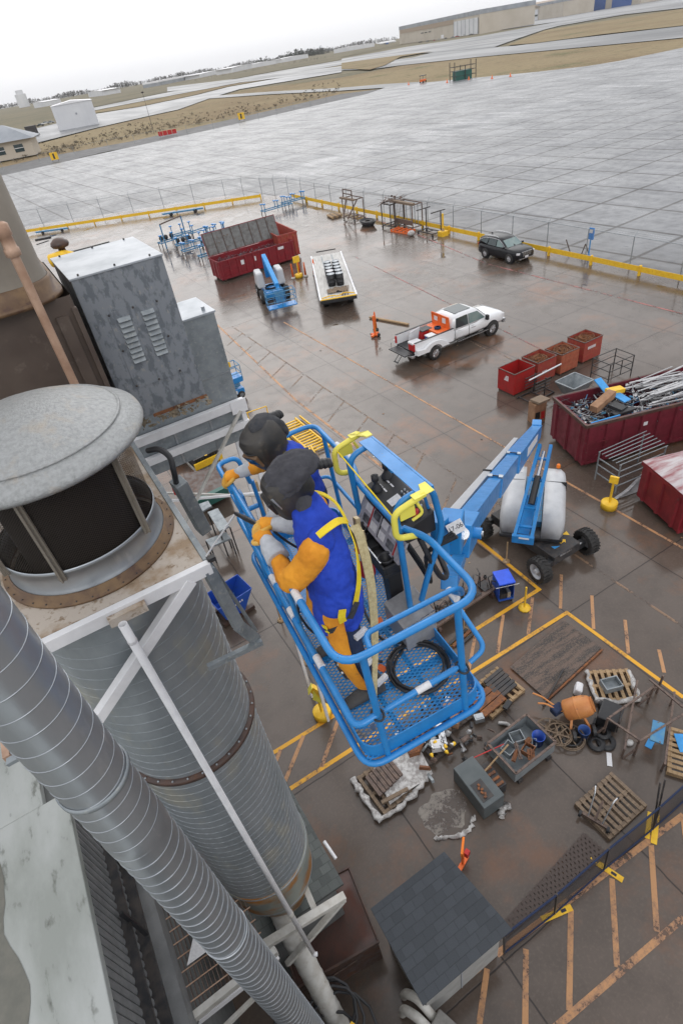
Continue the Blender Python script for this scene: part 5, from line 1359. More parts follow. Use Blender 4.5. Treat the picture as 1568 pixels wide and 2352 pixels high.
for y in (.0, .7): MB().bar((.4, y, .06), (.4, y, 1.05), .05).build('post', M['black_steel'], t)
for k in range(4): MB().bar((-.25, .0, .45 + .17*k), (.75, .0, .45 + .17*k), .035).build('arm', M['black_steel'], t); MB().bar((-.25, .7, .45 + .17*k), (.75, .7, .45 + .17*k), .035).build('arm', M['black_steel'], t)
tag(MB().cyl((19.72, 18.25, 1.12), (22.0, 18.35, 1.15), .045, n=10).build('silver_pipe', M['chrome']), 'long silver pipe lying across the black arm rack', 'pipe')
t = thing('cardboard_stack', 'open brown cardboard carton standing near the maroon dumpster corner', 'carton', (18.30, 16.45, 0), R(-12))
MB().box(0, 0, 0, .62, .5, 1.02).build('carton', M['cardboard'], t); MB().obox((.42, .25, 1.09), (.78, .55, .10), (0, .12, .3)).build('top_flap', M['wood_old'], t)
MB().box(.06, -.008, .25, .30, -.001, .62).build('dark_opening', M['void'], t); MB().box(.36, -.008, .2, .56, -.001, .6).build('red_print', M['red'], t)
# tube rack in front of the dumpster
t = thing('tube_rack', 'tall grey tube rack with sloping bars in front of the maroon dumpster', 'rack', (16.85, 10.75, 0), R(-8))
for x, y in ((0, 0), (2.2, 0), (0, 1.1), (2.2, 1.1)): MB().bar((x, y, 0), (x, y, 1.35), .045).build('post', M['galv_dull'], t)
for k in range(7): MB().cyl((-.05, .02 + .18*k, 1.35), (2.3, .02 + .18*k, 1.35 + .02*k), .02, n=6).build('bar', M['galv_dull'], t)
for z in (.35, .75, 1.05): MB().bar((0, 0, z), (2.2, 0, z), .035).build('rail', M['galv_dull'], t); MB().bar((0, 0, z), (0, 1.1, z), .035).build('rail', M['galv_dull'], t)
t = thing('scrap_table', 'low wooden table with odd metal parts beside the tube rack', 'table', (17.9, 9.9, 0), R(-15))
MB().box(0, 0, .42, 1.4, .8, .46).build('table_top', M['wood_old'], t)
for x in (.06, 1.3):
    for y in (.06, .7): MB().bar((x, y, 0), (x, y, .42), .05).build('leg', M['galv_dull'], t)
for i in range(6): tag(MB().obox((18.1 + .2*i, 10.1 + rnd.uniform(-.15, .2), .53), (.16, .12, .14), (rnd.random(), 0, rnd.random()*3)).build('metal_part', M['deepblue'] if i == 5 else M['scrap1'], bevel=.01), ['dented grey casting at the left end of the scrap table', 'grey casting second from the left on the scrap table', 'grey casting third from the left on the scrap table', 'grey casting third from the right on the scrap table', 'grey casting beside the blue part on the scrap table', 'blue metal part at the right end of the scrap table'][i], 'metal part')
for i in range(9): tag(MB().obox((17.35 + .06*i, 10.35 + .03*i, .03 + .022*i), (1.6, .12, .012), (0, 0, R(-12 + 3*i))).build('metal_strip', M['scrapal']), 'long pale metal strip in the loose pile under the tube rack', 'metal strip', 'pale strips piled under the tube rack')

# ---------------------------------------------------------------- stanchions, cones, signs
def stanchion(label, x, y, h=1.3, r=.27, hb=.24, flag=True):
    t = thing('bollard', label, 'bollard', (x, y, 0), 0, 'yellow weighted bollards')
    MB().lathe([(0, 0), (r, 0), (r, hb-.02), (r-.02, hb), (0, hb)], n=28).build('base', M['yellow'], t)
    MB().cyl((0, 0, hb), (0, 0, h), .045, n=10).build('post', M['yellow'], t)
    if flag: MB().obox((0, 0, h-.05), (.12, .30, .26), (0, .2, .4)).build('sign_block', M['yellow'], t)
    return t
stanchion('yellow weighted bollard near the tube rack at the right', 16.0, 10.35, 1.35, .30, .27)
t = stanchion('yellow weighted bollard with papers tied to it below the near basket corner', 2.58, 9.22, 1.30, .27, .26)
MB().obox((-.05, -.10, 1.12), (.02, .26, .32), (0, .3, .5)).build('tag_card', M['paleyellow'], t); MB().obox((-.12, .12, 1.3), (.02, .2, .28), (0, .5, -.4)).build('tag_card', M['paleyellow'], t)
t = thing('bollard', 'rusty yellow slim post on a rosette base beside the lift wheel', 'bollard', (9.95, 8.65, 0))
MB().lathe([(0, 0), (.2, 0), (.2, .05), (.05, .08), (0, .08)], n=10).build('base', M['yellow'], t); MB().cyl((0, 0, .05), (0, 0, 1.0), .03, n=8).build('post', M['yellow'], t)
for (u, v, lab) in ((1065, 1447, 'slim tan post standing near the steel trolley'), (705, 1522, 'slim tan post just left of the basket rail'), (645, 1425, 'slim tan post between the blue hopper and the basket'), (1162, 1290, 'slim post beyond the blue cart')):
    p = G(u, v); t = thing('slim_post', lab, 'post', p)
    MB().lathe([(0, 0), (.13, 0), (.13, .04), (.04, .06), (0, .06)], n=8).build('base', M['wood'], t); MB().cyl((0, 0, .05), (0, 0, .95), .025, n=8).build('post', M['wood'], t)
for i, (x, y, h, lab) in enumerate(((21.26, 47.06, 1.25, 'tall thin orange cone farthest left of the group by the far red dumpster'), (22.2, 47.6, 1.25, 'tall thin orange cone behind the yellow block sign'), (22.25, 46.6, 1.2, 'tall thin orange cone second from the right of the group'), (22.95, 46.2, 1.35, 'tall thick orange cone rightmost of the group'), (19.7, 31.9, 1.25, 'single tall orange cone by the orange jack stand'))):
    t = thing('tall_cone', lab, 'cone', (x, y, 0), 0, 'tall orange cones')
    MB().lathe([(.02, h), (.05, h-.05), (.10 if i != 3 else .16, .12), (0, .12)], n=12).build('cone_body', M['orange'], t)
    MB().lathe([(0, 0), (.2, 0), (.2, .08), (.12, .14), (0, .14)], n=8).build('base', M['black'] if i == 4 else M['offwhite'], t)
t = thing('block_sign', 'yellow square sign on a round yellow base among the far orange cones', 'sign', (21.75, 46.9, 0))
MB().lathe([(0, 0), (.34, 0), (.34, .3), (0, .3)], n=20).build('base', M['yellow'], t); MB().cyl((0, 0, .3), (0, 0, 1.3), .05, n=8).build('post', M['yellow'], t); MB().box(-.3, -.05, 1.25, .3, .05, 1.75).build('sign_panel', M['yellow'], t)
t = thing('jack_stand', 'orange and yellow lifting jack standing near the white truck tailgate', 'jack', (19.1, 31.1, 0), R(20))
MB().cyl((0, 0, .12), (0, 0, 1.35), .07, n=12).build('ram', M['orange'], t); MB().box(-.35, -.08, .05, .35, .08, .16).build('foot', M['orange'], t); MB().box(-.08, -.3, .05, .08, .3, .15).build('foot', M['orange'], t)
MB().cyl((.18, .1, .15), (.14, .1, 1.15), .06, n=10).build('handle_tube', M['yellow'], t); MB().cyl((.0, -.28, .12), (.0, -.36, .12), .12, n=12).build('wheel', M['black'], t); MB().cyl((.25, -.08, 1.0), (.25, -.12, 1.0), .11, n=12).build('hand_wheel', M['black'], t)
tag(MB().bar((20.6, 34.0, .08), (21.6, 30.8, .08), .16, .10).build('timber_beam', M['wood'], bevel=.005), 'long pale timber lying on the ground by the jack stand', 'timber')
t = thing('bollard', 'yellow post in a wooden crate base beside the right guard rail', 'bollard', (36.5, 45.6, 0))
MB().box(-.35, -.35, 0, .35, .35, .42).build('base', M['yellow'], t); MB().cyl((0, 0, .42), (0, 0, 1.9), .09, n=8).build('post', M['yellow'], t); MB().lathe([(.16, .42), (.07, .75)], n=8).build('collar', M['wood'], t)
t = thing('blue_sign', 'light blue sign on a pole behind the guard rail near the right edge', 'sign', (38.5, 30.7, 0))
MB().cyl((0, 0, 0), (0, 0, 1.6), .05, n=8).build('pole', M['skyblue'], t); MB().box(-.05, -.22, 1.3, .05, .22, 2.1).build('sign_panel', M['sign_blue'], t); MB().box(-.056, -.16, 1.75, -.051, .16, 2.02).build('sign_symbol', M['label'], t); MB().lathe([(0,0),(.4,0),(.4,.08),(0,.08)], n=16).build('base', M['skyblue'], t)
t = thing('sawhorse', 'dark rusty folding frame beyond the guard rail near the suv', 'frame', (38.5, 32.4, 0), R(-80))
for a, b in (((0, 0, 0), (-.5, 0, 1.0)), ((0, 0, .1), (1.6, 0, .05)), ((1.6, 0, 0), (1.15, 0, .85)), ((.9, 0, 0), (1.15, 0, .85))): MB().bar(a, b, .06).build('bar', M['darkrust'], t)

# ---------------------------------------------------------------- racks along the right guard rail
def trolley_rack(label, x, y, w, d, h, m, top='frame', rz=0):
    t = thing('steel_trolley', label, 'trolley', (x, y, 0), rz, 'steel trolleys by the right guard rail')
    for a, b in (((0,0,.3),(w,0,.3)), ((w,0,.3),(w,d,.3)), ((w,d,.3),(0,d,.3)), ((0,d,.3),(0,0,.3)), ((0,d*.5,.3),(w,d*.5,.3))): MB().bar(a, b, .08).build('base_bar', M[m], t)
    for q in ((0,0),(w,0),(w,d),(0,d)):
        MB().cyl((q[0]-.04, q[1], .12), (q[0]+.04, q[1], .12), .12, n=10).build('caster', M['black'], t)
    for q in ((0,0),(w,0),(w,d),(0,d)):
        if top == 'two' and q[0] == 0: continue
        MB().bar((q[0], q[1], .3), (q[0], q[1], h), .08).build('post', M[m], t)
    if top == 'frame':
        for a, b in (((0,0,h),(w,0,h)), ((w,0,h),(w,d,h)), ((w,d,h),(0,d,h)), ((0,d,h),(0,0,h))): MB().bar(a, b, .09).build('top_bar', M[m], t)
    else:
        for yy in (0, d): MB().bar((-.1, yy, h), (w + .5, yy, h), .08).build('top_bar', M[m], t)
    return t
t = trolley_rack('weathered timber and steel stillage farthest along the right guard rail', 35.0, 58.8, 1.3, 2.2, 2.1, 'brown_steel')
for y in (0, 2.2): MB().bar((-.5, y*.4 + .6, .3), (.6, y, 2.1), .12).build('prop', M['brown_steel'], t)
MB().bar((0, -.3, 2.15), (0, 2.5, 2.15), .3, .16).build('head_beam', M['wood_old'], t)
for z in (2.6, 3.0): MB().bar((.1, .2, z), (.1, 2.0, z), .09).build('upper_bar', M['brown_steel'], t)
for y in (.2, 2.0): MB().bar((.1, y, 2.1), (.1, y, 3.0), .09).build('upper_post', M['brown_steel'], t)
t = trolley_rack('tall dark trolley with a tangle of rods on top by the right guard rail', 35.1, 52.0, 1.6, 1.5, 2.3, 'black_steel')
mb = MB(); heap(mb, 40, 0, 1.6, 0, 1.5, 2.35, .4, .4, rnd); mb.build('rod_tangle', M['brown_steel'], t)
for k in range(9): MB().cyl((.1 + .17*k, .1, .35), (.1 + .17*k, .1, 2.3), .02, n=5).build('hanging_rod', M['black_steel'], t)
t = trolley_rack('brown steel stand over an orange pallet by the right guard rail', 36.0, 49.6, 1.2, 3.0, 2.3, 'brown_steel')
MB().bar((0, -.3, 2.4), (0, 3.4, 2.4), .35, .2).build('head_beam', M['wood_old'], t); MB().bar((.0, 0, .7), (0, 3.0, .7), .12, .4).build('low_panel', M['brown_steel'], t)
for y in (.3, .8, 1.5, 2.2): MB().cyl((.9, y, .3), (.9, y, 2.3), .04, n=5).build('rod', M['galv_dull'], t)
t = trolley_rack('slim dark trolley stand with two top arms, nearest of the row', 35.6, 46.0, 1.0, 2.2, 2.1, 'black_steel', 'two')
t = thing('orange_pallet', 'orange steel pallet frame on the ground by the brown stand', 'pallet', (35.0, 49.3, 0), R(8))
for y in (0, .5, 1.1, 1.7, 2.2): MB().box(0, y, .1, 1.2, y+.1, .2).build('slat', M['orange'], t)
for x in (0, 1.1): MB().box(x, 0, 0, x+.1, 2.3, .1).build('runner', M['orange'], t)
tag(MB().ball((34.9, 48.4, .25), (.4, .3, .25), 9, 6).build('bag', M['plastic']), 'crumpled pale bag beside the orange pallet', 'bag')
t = thing('coil_basket', 'black shallow basket with coiled hose between the far trolleys', 'basket', (34.9, 56.0, 0))
MB().lathe([(.6, 0), (.95, .5), (.9, .52), (.55, .05)], n=18, ax=.8, ay=1.3).build('basket', M['black'], t); MB().lathe([(.3, .1), (.7, .2), (.7, .4), (.3, .45)], n=16).build('coil', M['black_steel'], t)
t = thing('log_pile', 'short weathered timber offcuts on the ground by the far stillage', 'timber', (34.3, 62.3, 0))
for i in range(5): MB().cyl((i*.28, 0, .15), (i*.28 + .3, 1.7, .15), .14, n=8).build('offcut', M['wood_old'] if i % 2 else M['wood'], t)
# blue wheel stands near the far corner
def blue_stand(label, x, y, L_, rz, kind=0, group='blue steel stands in the far yard'):
    t = thing('blue_stand', label, 'stand', (x, y, 0), rz, group)
    m1 = M['blue_worn']
    MB().bar((0, 0, .55), (L_, 0, .55), .10).build('beam', m1, t); MB().bar((0, .9, .55), (L_, .9, .55), .10).build('beam', m1, t)
    for xx in (0.1, L_-.1):
        MB().bar((xx, 0, .5), (xx, .9, .5), .08).build('cross_bar', m1, t)
        for yy in (0, .9): MB().bar((xx, yy, 0), (xx, yy, .5), .07).build('leg', M['black_steel'], t)
    for xx in ((.2, L_*.5, L_-.2) if kind != 2 else (.3,)):
        MB().cyl((xx, .1, .55), (xx, .1, 1.25 + .3*(kind == 1)), .05, n=8).build('upright', m1, t); MB().obox((xx, .1, 1.32 + .3*(kind == 1)), (.30, .34, .10)).build('pad', M['blue'], t)
        if kind == 0: MB().cyl((xx, .85, .55), (xx, .85, 1.2), .05, n=8).build('upright', m1, t); MB().obox((xx, .85, 1.25), (.30, .34, .10)).build('pad', M['blue'], t)
    if kind == 3:
        for xx in (.4, 1.0, 1.7): MB().ball((xx, .45, .95), (.25, .25, .28), 10, 6).build('black_roller', M['black'], t)
    return t
blue_stand('long blue stand at the far corner of the yard by the guard rail, left one', 30.5, 72.5, 4.2, R(5))
blue_stand('long blue stand at the far corner of the yard, right one', 34.0, 74.0, 3.2, R(0))
cl = [(16.6, 70.6, 3.2, 10, 3, 'with black rollers at the left of the far cluster'), (18.5, 72.6, 2.6, -5, 1, 'with tall pads at the back of the far cluster'), (20.6, 71.5, 2.6, 12, 2, 'with one pad at the back right of the far cluster'), (21.6, 69.0, 2.4, 0, 0, 'with six pads nearest the open lid of the red dumpster'), (17.4, 67.6, 3.0, -8, 3, 'with black rollers in the middle of the far cluster'), (20.3, 66.2, 3.0, 15, 1, 'with tall pads at the right of the far cluster'), (17.2, 64.3, 2.6, 4, 0, 'with six pads at the near left of the far cluster'), (19.4, 62.3, 3.2, -6, 2, 'with one pad at the near right of the far cluster'), (17.6, 60.2, 3.0, 3, 1, 'with tall pads nearest in the far cluster'), (21.6, 62.6, 2.2, 20, 0, 'with six pads beside the red dumpster corner')]
for x, y, L_, a, k, lab in cl: blue_stand('worn blue stand ' + lab, x, y, L_, R(a), k)
t = thing('portal_gantry', 'tall thin blue portal frame over the far cluster of stands', 'frame', (17.0, 70.2, 0), R(32))
MB().bar((0, 0, 0), (0, 0, 2.5), .1).build('post', M['blue_worn'], t); MB().bar((3.6, 0, 0), (3.6, 0, 2.5), .1).build('post', M['blue_worn'], t); MB().bar((0, 0, 2.5), (3.6, 0, 2.5), .12).build('head_bar', M['brown_steel'], t)
t = thing('ladder_stand', 'brown steel ladder stand against the left end of the far red dumpster', 'stand', (19.4, 57.6, 0), R(-60))
for y in (0, .5): MB().bar((0, y, 0), (-.3, y, 3.0), .1).build('rail', M['brown_steel'], t)
MB().box(-.7, -.1, 2.9, .6, .6, 3.0).build('top_tray', M['galv_dull'], t)
for a, b, lab in (((6.6, 99.2), (10.6, 96.2), 'long blue tow bar lying by the far guard rail at the left'), ((22.3, 88.6), (27.2, 85.6), 'long blue tow bar lying by the far guard rail in the middle')):
    t = thing('tow_bar', lab, 'tow bar', (*a, 0)); q = Vector((b[0]-a[0], b[1]-a[1], 0))
    MB().bar((0, 0, .35), q + Vector((0, 0, .35)), .22, .18).build('beam', M['blue_worn'], t); MB().bar((0, .4, .35), q + Vector((0, .4, .35)), .12).build('beam', M['blue_worn'], t)
    for k in (.2, .8): MB().cyl(q*k + Vector((0, -.3, .2)), q*k + Vector((0, .5, .2)), .2, n=8).build('wheel', M['black'], t)

# ---------------------------------------------------------------- trailer with drums
t = thing('flatbed_trailer', 'white aluminium flatbed trailer carrying black drums', 'trailer', (19.95, 36.95, 0), R(64.5))
Lt, Wt, zt = 11.8, 2.65, .95
MB().box(0, -Wt/2, zt-.10, Lt, Wt/2, zt).build('deck', mat('pale_worn_deck', (.48, .47, .45), (.36, .35, .33), 3, .4, .6, stretch=(.3, 4, 1)), t)
for s in (-1, 1):
    MB().box(0, s*Wt/2-.06, zt, Lt, s*Wt/2+.06, zt+.07).build('side_rail', M['white'], t)
    for k in range(14): MB().box(.4 + k*.82, s*(Wt/2+.07)-.03, zt-.06, .5 + k*.82, s*(Wt/2+.07)+.03, zt+.09).build('stake_pocket', M['galv_dull'], t)
    for x in (1.5, 2.6): wheel(t, x, s*.95, .42, .4, s, rim_m='chrome')
    MB().box(-.08, s*1.1-.12, zt-.12, -.02, s*1.1+.12, zt-.02).build('tail_light', M['amber'], t)
for y in (-.45, .45): MB().box(.3, y-.05, zt+.001, Lt-.4, y+.05, zt+.014).build('deck_track', M['galv_dull'], t)
MB().box(-.10, -Wt/2, zt-.22, -.0, Wt/2, zt-.0).build('rear_bumper', M['black'], t)
MB().box(-.02, -Wt/2, zt+.0, .12, Wt/2, zt+.05).build('yellow_edge', M['yellow'], t)
MB().box(Lt-.9, -.85, zt+.5, Lt-.82, .85, zt+.58).build('headboard_bar', M['black_steel'], t)
MB().box(1.0, -.35, .35, Lt, .35, .8).build('chassis', M['black_steel'], t)
t0 = Vector((19.95, 36.95, 0)); rot = Matrix.Rotation(R(64.5), 3, 'Z'); trailer_m = t
k = 0
for i in range(5):
    for j, y in enumerate((-.33, .31)):
        p = t0 + rot @ Vector((2.9 + i*.82 + .1*j, y - .1, zt + .015))
        lids = 'label' if (i == 1 and j == 1) else 'galv'
        d = thing('steel_drum', ('black drum with a white lid' if lids == 'label' else 'black drum with a grey lid') + ', ' + ['nearest', 'second', 'third', 'fourth', 'farthest'][i] + ' of the ' + ('right' if j == 0 else 'left') + ' row on the trailer', 'drum', p, 0, 'drums standing on the flatbed trailer')
        MB().lathe([(0, 0), (.29, 0), (.29, .28), (.30, .29), (.29, .30), (.29, .58), (.30, .59), (.29, .60), (.29, .86), (.28, .88)], n=20).build('shell', M['black'], d)
        MB().lathe([(0, .865), (.27, .865), (.275, .885), (.295, .885), (.295, .86)], n=20).build('lid', M[lids], d)
tp = lambda x, y, z: t0 + rot @ Vector((x, y, z))
mb = MB(); vs = []
for i in range(15):
    for j in range(11):
        x = 1.15 + .95 * i / 14; y = -.8 + 1.5 * j / 10; vs.append(tp(x, y, zt + .05 + .12 * abs(noise.noise(Vector((x*3, y*4, 0)))) * 2))
mb.add(vs, [(i*11+j, (i+1)*11+j, (i+1)*11+j+1, i*11+j+1) for i in range(14) for j in range(10)], True)
tag(mb.build('folded_tarp', M['wood_old']), 'crumpled brown tarp lying on the trailer deck', 'tarp')
for i in range(3): tag(MB().bar(tp(.3, -.3 - .2*i, zt+.08), tp(2.2, -.7 - .12*i, zt+.08), .07).build('plank', M['wood_old']), 'narrow plank lying on the near end of the trailer', 'plank', 'planks on the trailer')
tag(MB().tube(catmull([tp(.2, 1.2, zt+.1), tp(.35, .5, zt+.14), tp(.25, 0, zt+.1), tp(.5, -.5, zt+.15), tp(.3, -1.2, zt+.1)], 5), .04, n=6).build('yellow_strap', M['yellow']), 'yellow strap lying across the near end of the trailer', 'strap')

# ---------------------------------------------------------------- small boom lift in the distance
t = thing('boom_lift', 'older blue and white boom lift with its basket lowered by the far red dumpster', 'boom lift', (18.0, 44.3, 0), R(-105))
MB().box(-1.2, -.75, .35, 1.2, .75, .75).build('chassis', M['blue'], t, bevel=.05)
for x in (-1.0, 1.0):
    for s in (-1, 1): wheel(t, x, s*1.0, .5, .34, s, rim_m='white')
MB().lathe([(.55, .75), (.55, .9)], n=20).build('turntable', M['black'], t)
for s in (-1, 1): MB().obox((-.3, s*.82, 1.55), (1.7, .62, 1.15), taper=.86).build('cowling', M['grey_cowl'], t, bevel=.12)
MB().bar((-1.2, 0, 1.3), (-1.0, 0, 2.9), .35, .35, (1, 0, 0)).build('riser', M['blue'], t)
MB().bar((-1.2, .0, 2.9), (2.6, .1, 1.6), .32, .34).build('main_boom', M['skyblue'], t, bevel=.02); MB().bar((2.0, .1, 1.75), (3.4, .1, .95), .24, .26).build('jib', M['blue'], t)
for k in range(4): MB().bar((-.9, .2, 2.6 - .0*k), (2.4, .26, 1.45), .04).build('hose_track', M['black'], t)
bk = MB(); 
MB().box(3.5, -1.1, .45, 4.4, 1.1, .52).build('basket_floor', M['blue'], t)
MB().box(3.52, -.35, .6, 3.6, .35, 1.5).build('control_box', M['blue_worn'], t)
for z in (.95, 1.35, 1.6):
    MB().tube(rounded([(3.5, -1.1, z), (4.4, -1.1, z), (4.4, 1.1, z), (3.5, 1.1, z)], .1), .025, n=6, closed=True).build('basket_rail', M['blue_worn'], t)
for q in ((3.5, -1.1), (4.4, -1.1), (4.4, 1.1), (3.5, 1.1), (4.4, 0), (3.5, .45), (3.5, -.45)): MB().cyl((q[0], q[1], .5), (q[0], q[1], 1.6), .025, n=6).build('basket_post', M['blue_worn'], t)

# scissor lift and yellow gear near the frame
t = thing('scissor_lift', 'blue scissor lift with a yellow flag beside the tall galvanised box', 'scissor lift', (8.2, 30.2, 0), R(0))
MB().box(-.95, -.4, .25, .95, .4, .55).build('base', M['blue'], t, bevel=.02)
for x in (-.7, .7):
    for s in (-1, 1): wheel(t, x, s*.42, .2, .14, s, rim_m='galv')
for k in range(3):
    for s in (-.3, .3): MB().bar((-.8, s, .6 + .1*k), (.8, s, .7 + .1*k), .06).build('scissor_arm', M['blue_worn'], t)
MB().box(-1.0, -.42, .95, 1.0, .42, 1.25).build('platform', M['blue'], t); writing(t, 'lettering', 'GS-2632', .26, (.1, -.425, 1.1), (1, 0, 0), (0, 0, 1), M['label']); MB().box(-.5, -.43, .3, .5, -.41, .5).build('sticker', M['label'], t)
for z in (1.5, 1.95): MB().tube(rounded([(-1, -.42, z), (1, -.42, z), (1, .42, z), (-1, .42, z)], .06), .025, n=6, closed=True).build('rail', M['blue_worn'], t)
for x in (-1, -.3, .4, 1):
    for s in (-.42, .42): MB().cyl((x, s, 1.05), (x, s, 1.95), .022, n=6).build('post', M['blue_worn'], t)
MB().box(.25, -.46, 2.0, .5, -.42, 2.3).build('flag', M['yellow'], t)
t = thing('yellow_ladder_ramp', 'yellow steel ladder ramp lying flat along the faded line', 'ramp', (9.95, 21.4, 0), R(90))
for y in (0, .95): MB().box(0, y-.04, .1, 3.6, y+.04, .24).build('side_rail', M['yellow'], t)
for k in range(14): MB().box(.15 + k*.25, .04, .14, .23 + k*.25, .91, .2).build('rung', M['yellow'], t)
MB().box(-.1, -.35, .1, 3.7, -.28, .2).build('outer_rail', M['yellow'], t)
t = thing('yellow_cage', 'yellow steel cage frame with a raised guard rail beside the ladder ramp', 'cage', (8.4, 22.4, 0), R(90))
for x in (0, 1.1, 2.2):
    for y in (0, 1.1): MB().bar((x, y, 0), (x, y, .8), .06).build('post', M['yellow'], t)
for z in (.1, .8):
    for a, b in (((0,0,z),(2.2,0,z)), ((0,1.1,z),(2.2,1.1,z)), ((0,0,z),(0,1.1,z)), ((2.2,0,z),(2.2,1.1,z)), ((1.1,0,z),(1.1,1.1,z))): MB().bar(a, b, .06).build('rail', M['yellow'], t)
MB().box(.1, .1, .12, 2.1, 1.0, .16).build('deck', M['yellow'], t)
for z in (1.2, 1.7): MB().bar((2.2, 0, z), (2.4, 1.9, z), .04).build('guard', M['yellow'], t)
for y in (0, 1.0, 1.9): MB().bar((2.2 + y*.1, y, .8), (2.2 + y*.1, y, 1.7), .04).build('guard_post', M['yellow'], t)
t = thing('yellow_tool_pallet', 'yellow tool frame on an old pallet beside the yellow cage', 'tool frame', (9.0, 20.6, 0), R(70))
MB().box(0, 0, .0, 1.3, 1.1, .13).build('pallet', M['wood_old'], t)
for k in range(5): MB().bar((.1, .15 + .18*k, .3), (1.2, .25 + .15*k, .35), .08).build('arm', M['yellow'], t)
MB().bar((.2, .1, .2), (.3, 1.0, .4), .1).build('cross_arm', M['yellow'], t); MB().obox((.7, .5, .45), (.4, .2, .12)).build('motor', M['denim'], t)

# things on the ground under the white frame
t = thing('pallet_crate', 'black grid load on a yellow forked pallet on the rusty plate', 'pallet load', (4.0, 23.9, 0), R(5))
MB().box(0, 0, .0, 1.35, 2.2, .16).build('pallet', M['offwhite'], t)
mb = MB(); 
for i in range(9): mb.box(.02 + i*.15, .05, .2, .12 + i*.15, 2.1, .75)
for j in range(14): mb.box(.02, .05 + j*.15, .72, 1.3, .11 + j*.15, .80)
mb.build('grid_load', M['black'], t); MB().box(-.05, -.08, .30, 1.4, .02, .62).build('yellow_front', M['yellow'], t); MB().box(.6, -.02, .805, .72, 2.2, .83).build('yellow_strap', M['yellow'], t)
t = thing('hand_truck', 'red hand truck standing behind the black grid load', 'hand truck', (5.4, 26.3, 0), R(15))
MB().tube(rounded([(0, 0, .1), (0, 0, 1.25), (.45, 0, 1.25), (.45, 0, .1)], .1, closed=False), .025, n=6).build('frame', M['red'], t); MB().box(0, -.25, .02, .45, 0, .05).build('toe_plate', M['red'], t)
for x in (-.06, .51): MB().cyl((x-.03, .1, .13), (x+.03, .1, .13), .13, n=10).build('wheel', M['black'], t)
tag(MB().add([G(421, 1088, .5), G(509, 1070, .5), G(522, 1120, .5), G(452, 1156, .5), G(421, 1088, .0), G(509, 1070, .0), G(522, 1120, .0), G(452, 1156, .0)], [(3,2,1,0),(4,5,6,7),(0,1,5,4),(1,2,6,5),(2,3,7,6),(3,0,4,7)]).build('rusty_plate_table', M['darkrust']), 'wet rusty brown steel plate table below the black grid load', 'table')
tag(MB().bar(G(452, 1160, .5), G(522, 1126, .5), .25, .5).build('green_trough', M['green']), 'dark green edge trough in front of the rusty plate table', 'trough')
t = thing('worker_cart', 'cart of tools and a white bag under the white steel frame', 'cart', G(412, 1058), R(10))
MB().box(-.5, -.4, .2, .6, .5, .5).build('tray', M['denim'], t); 
for i in range(8): MB().obox((rnd.uniform(-.4, .5), rnd.uniform(-.3, .4), .6), (.25, .18, .18), (rnd.random(), rnd.random(), rnd.random()*3)).build('tool', [M['red'], M['black'], M['label'], M['galv_dull']][i % 4], t)
MB().ball((.3, .3, .75), (.35, .25, .25), 10, 6).build('bag', M['label'], t)
for x in (-.4, .5): MB().cyl((x, -.4, .12), (x, .5, .12), .12, n=8).build('wheel', M['black'], t)
# grey steps with castors
t = thing('rolling_steps', 'pale green grey rolling steps beside the deck corner', 'steps', (0, 0, 0))
for (q, z) in ((((477, 1176), (500, 1167), (527, 1208), (504, 1220)), 1.3), (((472, 1240), (520, 1222), (530, 1236), (484, 1256)), .85), (((450, 1160), (478, 1150), (486, 1162), (462, 1176)), .9)):
    p = [G(u, v, z) for u, v in q]; MB().add(p + [a - Vector((0, 0, .07)) for a in p], [(0,1,2,3),(7,6,5,4),(0,4,5,1),(1,5,6,2),(2,6,7,3),(3,7,4,0)]).build('tread', M['galv_dull'], t)
    for a in p[:4]: MB().bar(a - Vector((0, 0, .07)), Vector((a.x, a.y, 0)), .05).build('leg', M['black_steel'], t)
# blue tipping hopper
t = thing('tipping_hopper', 'deep blue tipping hopper on a dark steel base left of the basket', 'hopper', (1.45, 14.1, 0), R(8))
MB().box(0, 0, .05, 1.25, .16, .2).build('fork_tube', M['darkrust'], t); MB().box(0, .75, .05, 1.25, .91, .2).build('fork_tube', M['darkrust'], t); MB().box(.1, .16, .08, 1.1, .75, .14).build('base_plate', M['darkrust'], t)
prof = [(.15, .35), (.85, .25), (1.35, 1.0), (.0, 1.0)]
for y in (-.02, .95): MB().prism(prof, y, y+.03, 'xz').build('side_wall', M['deepblue'], t)
for a, b in ((prof[0], prof[1]), (prof[1], prof[2]), (prof[3], prof[0])): MB().bar((a[0], .47, a[1]), (b[0], .47, b[1]), .94, .03).build('hopper_plate', M['deepblue'], t)
mb = MB()
for k in range(7): mb.box(.35 + k*.085, -.027, .68 + .01*k, .40 + k*.085, -.022, .76 + .01*k)
mb.build('lettering', M['label'], t)
mb = MB(); heap(mb, 60, .3, .9, .1, .8, .5, .1, .12, rnd); o = mb.build('blue_shavings', M['blue_worn']); o.location = (1.45, 14.1, 0); o.rotation_euler = (0, 0, R(8)); o['kind'] = 'stuff'; o['label'] = 'blue plastic shavings in the deep blue hopper'; o['category'] = 'shavings'
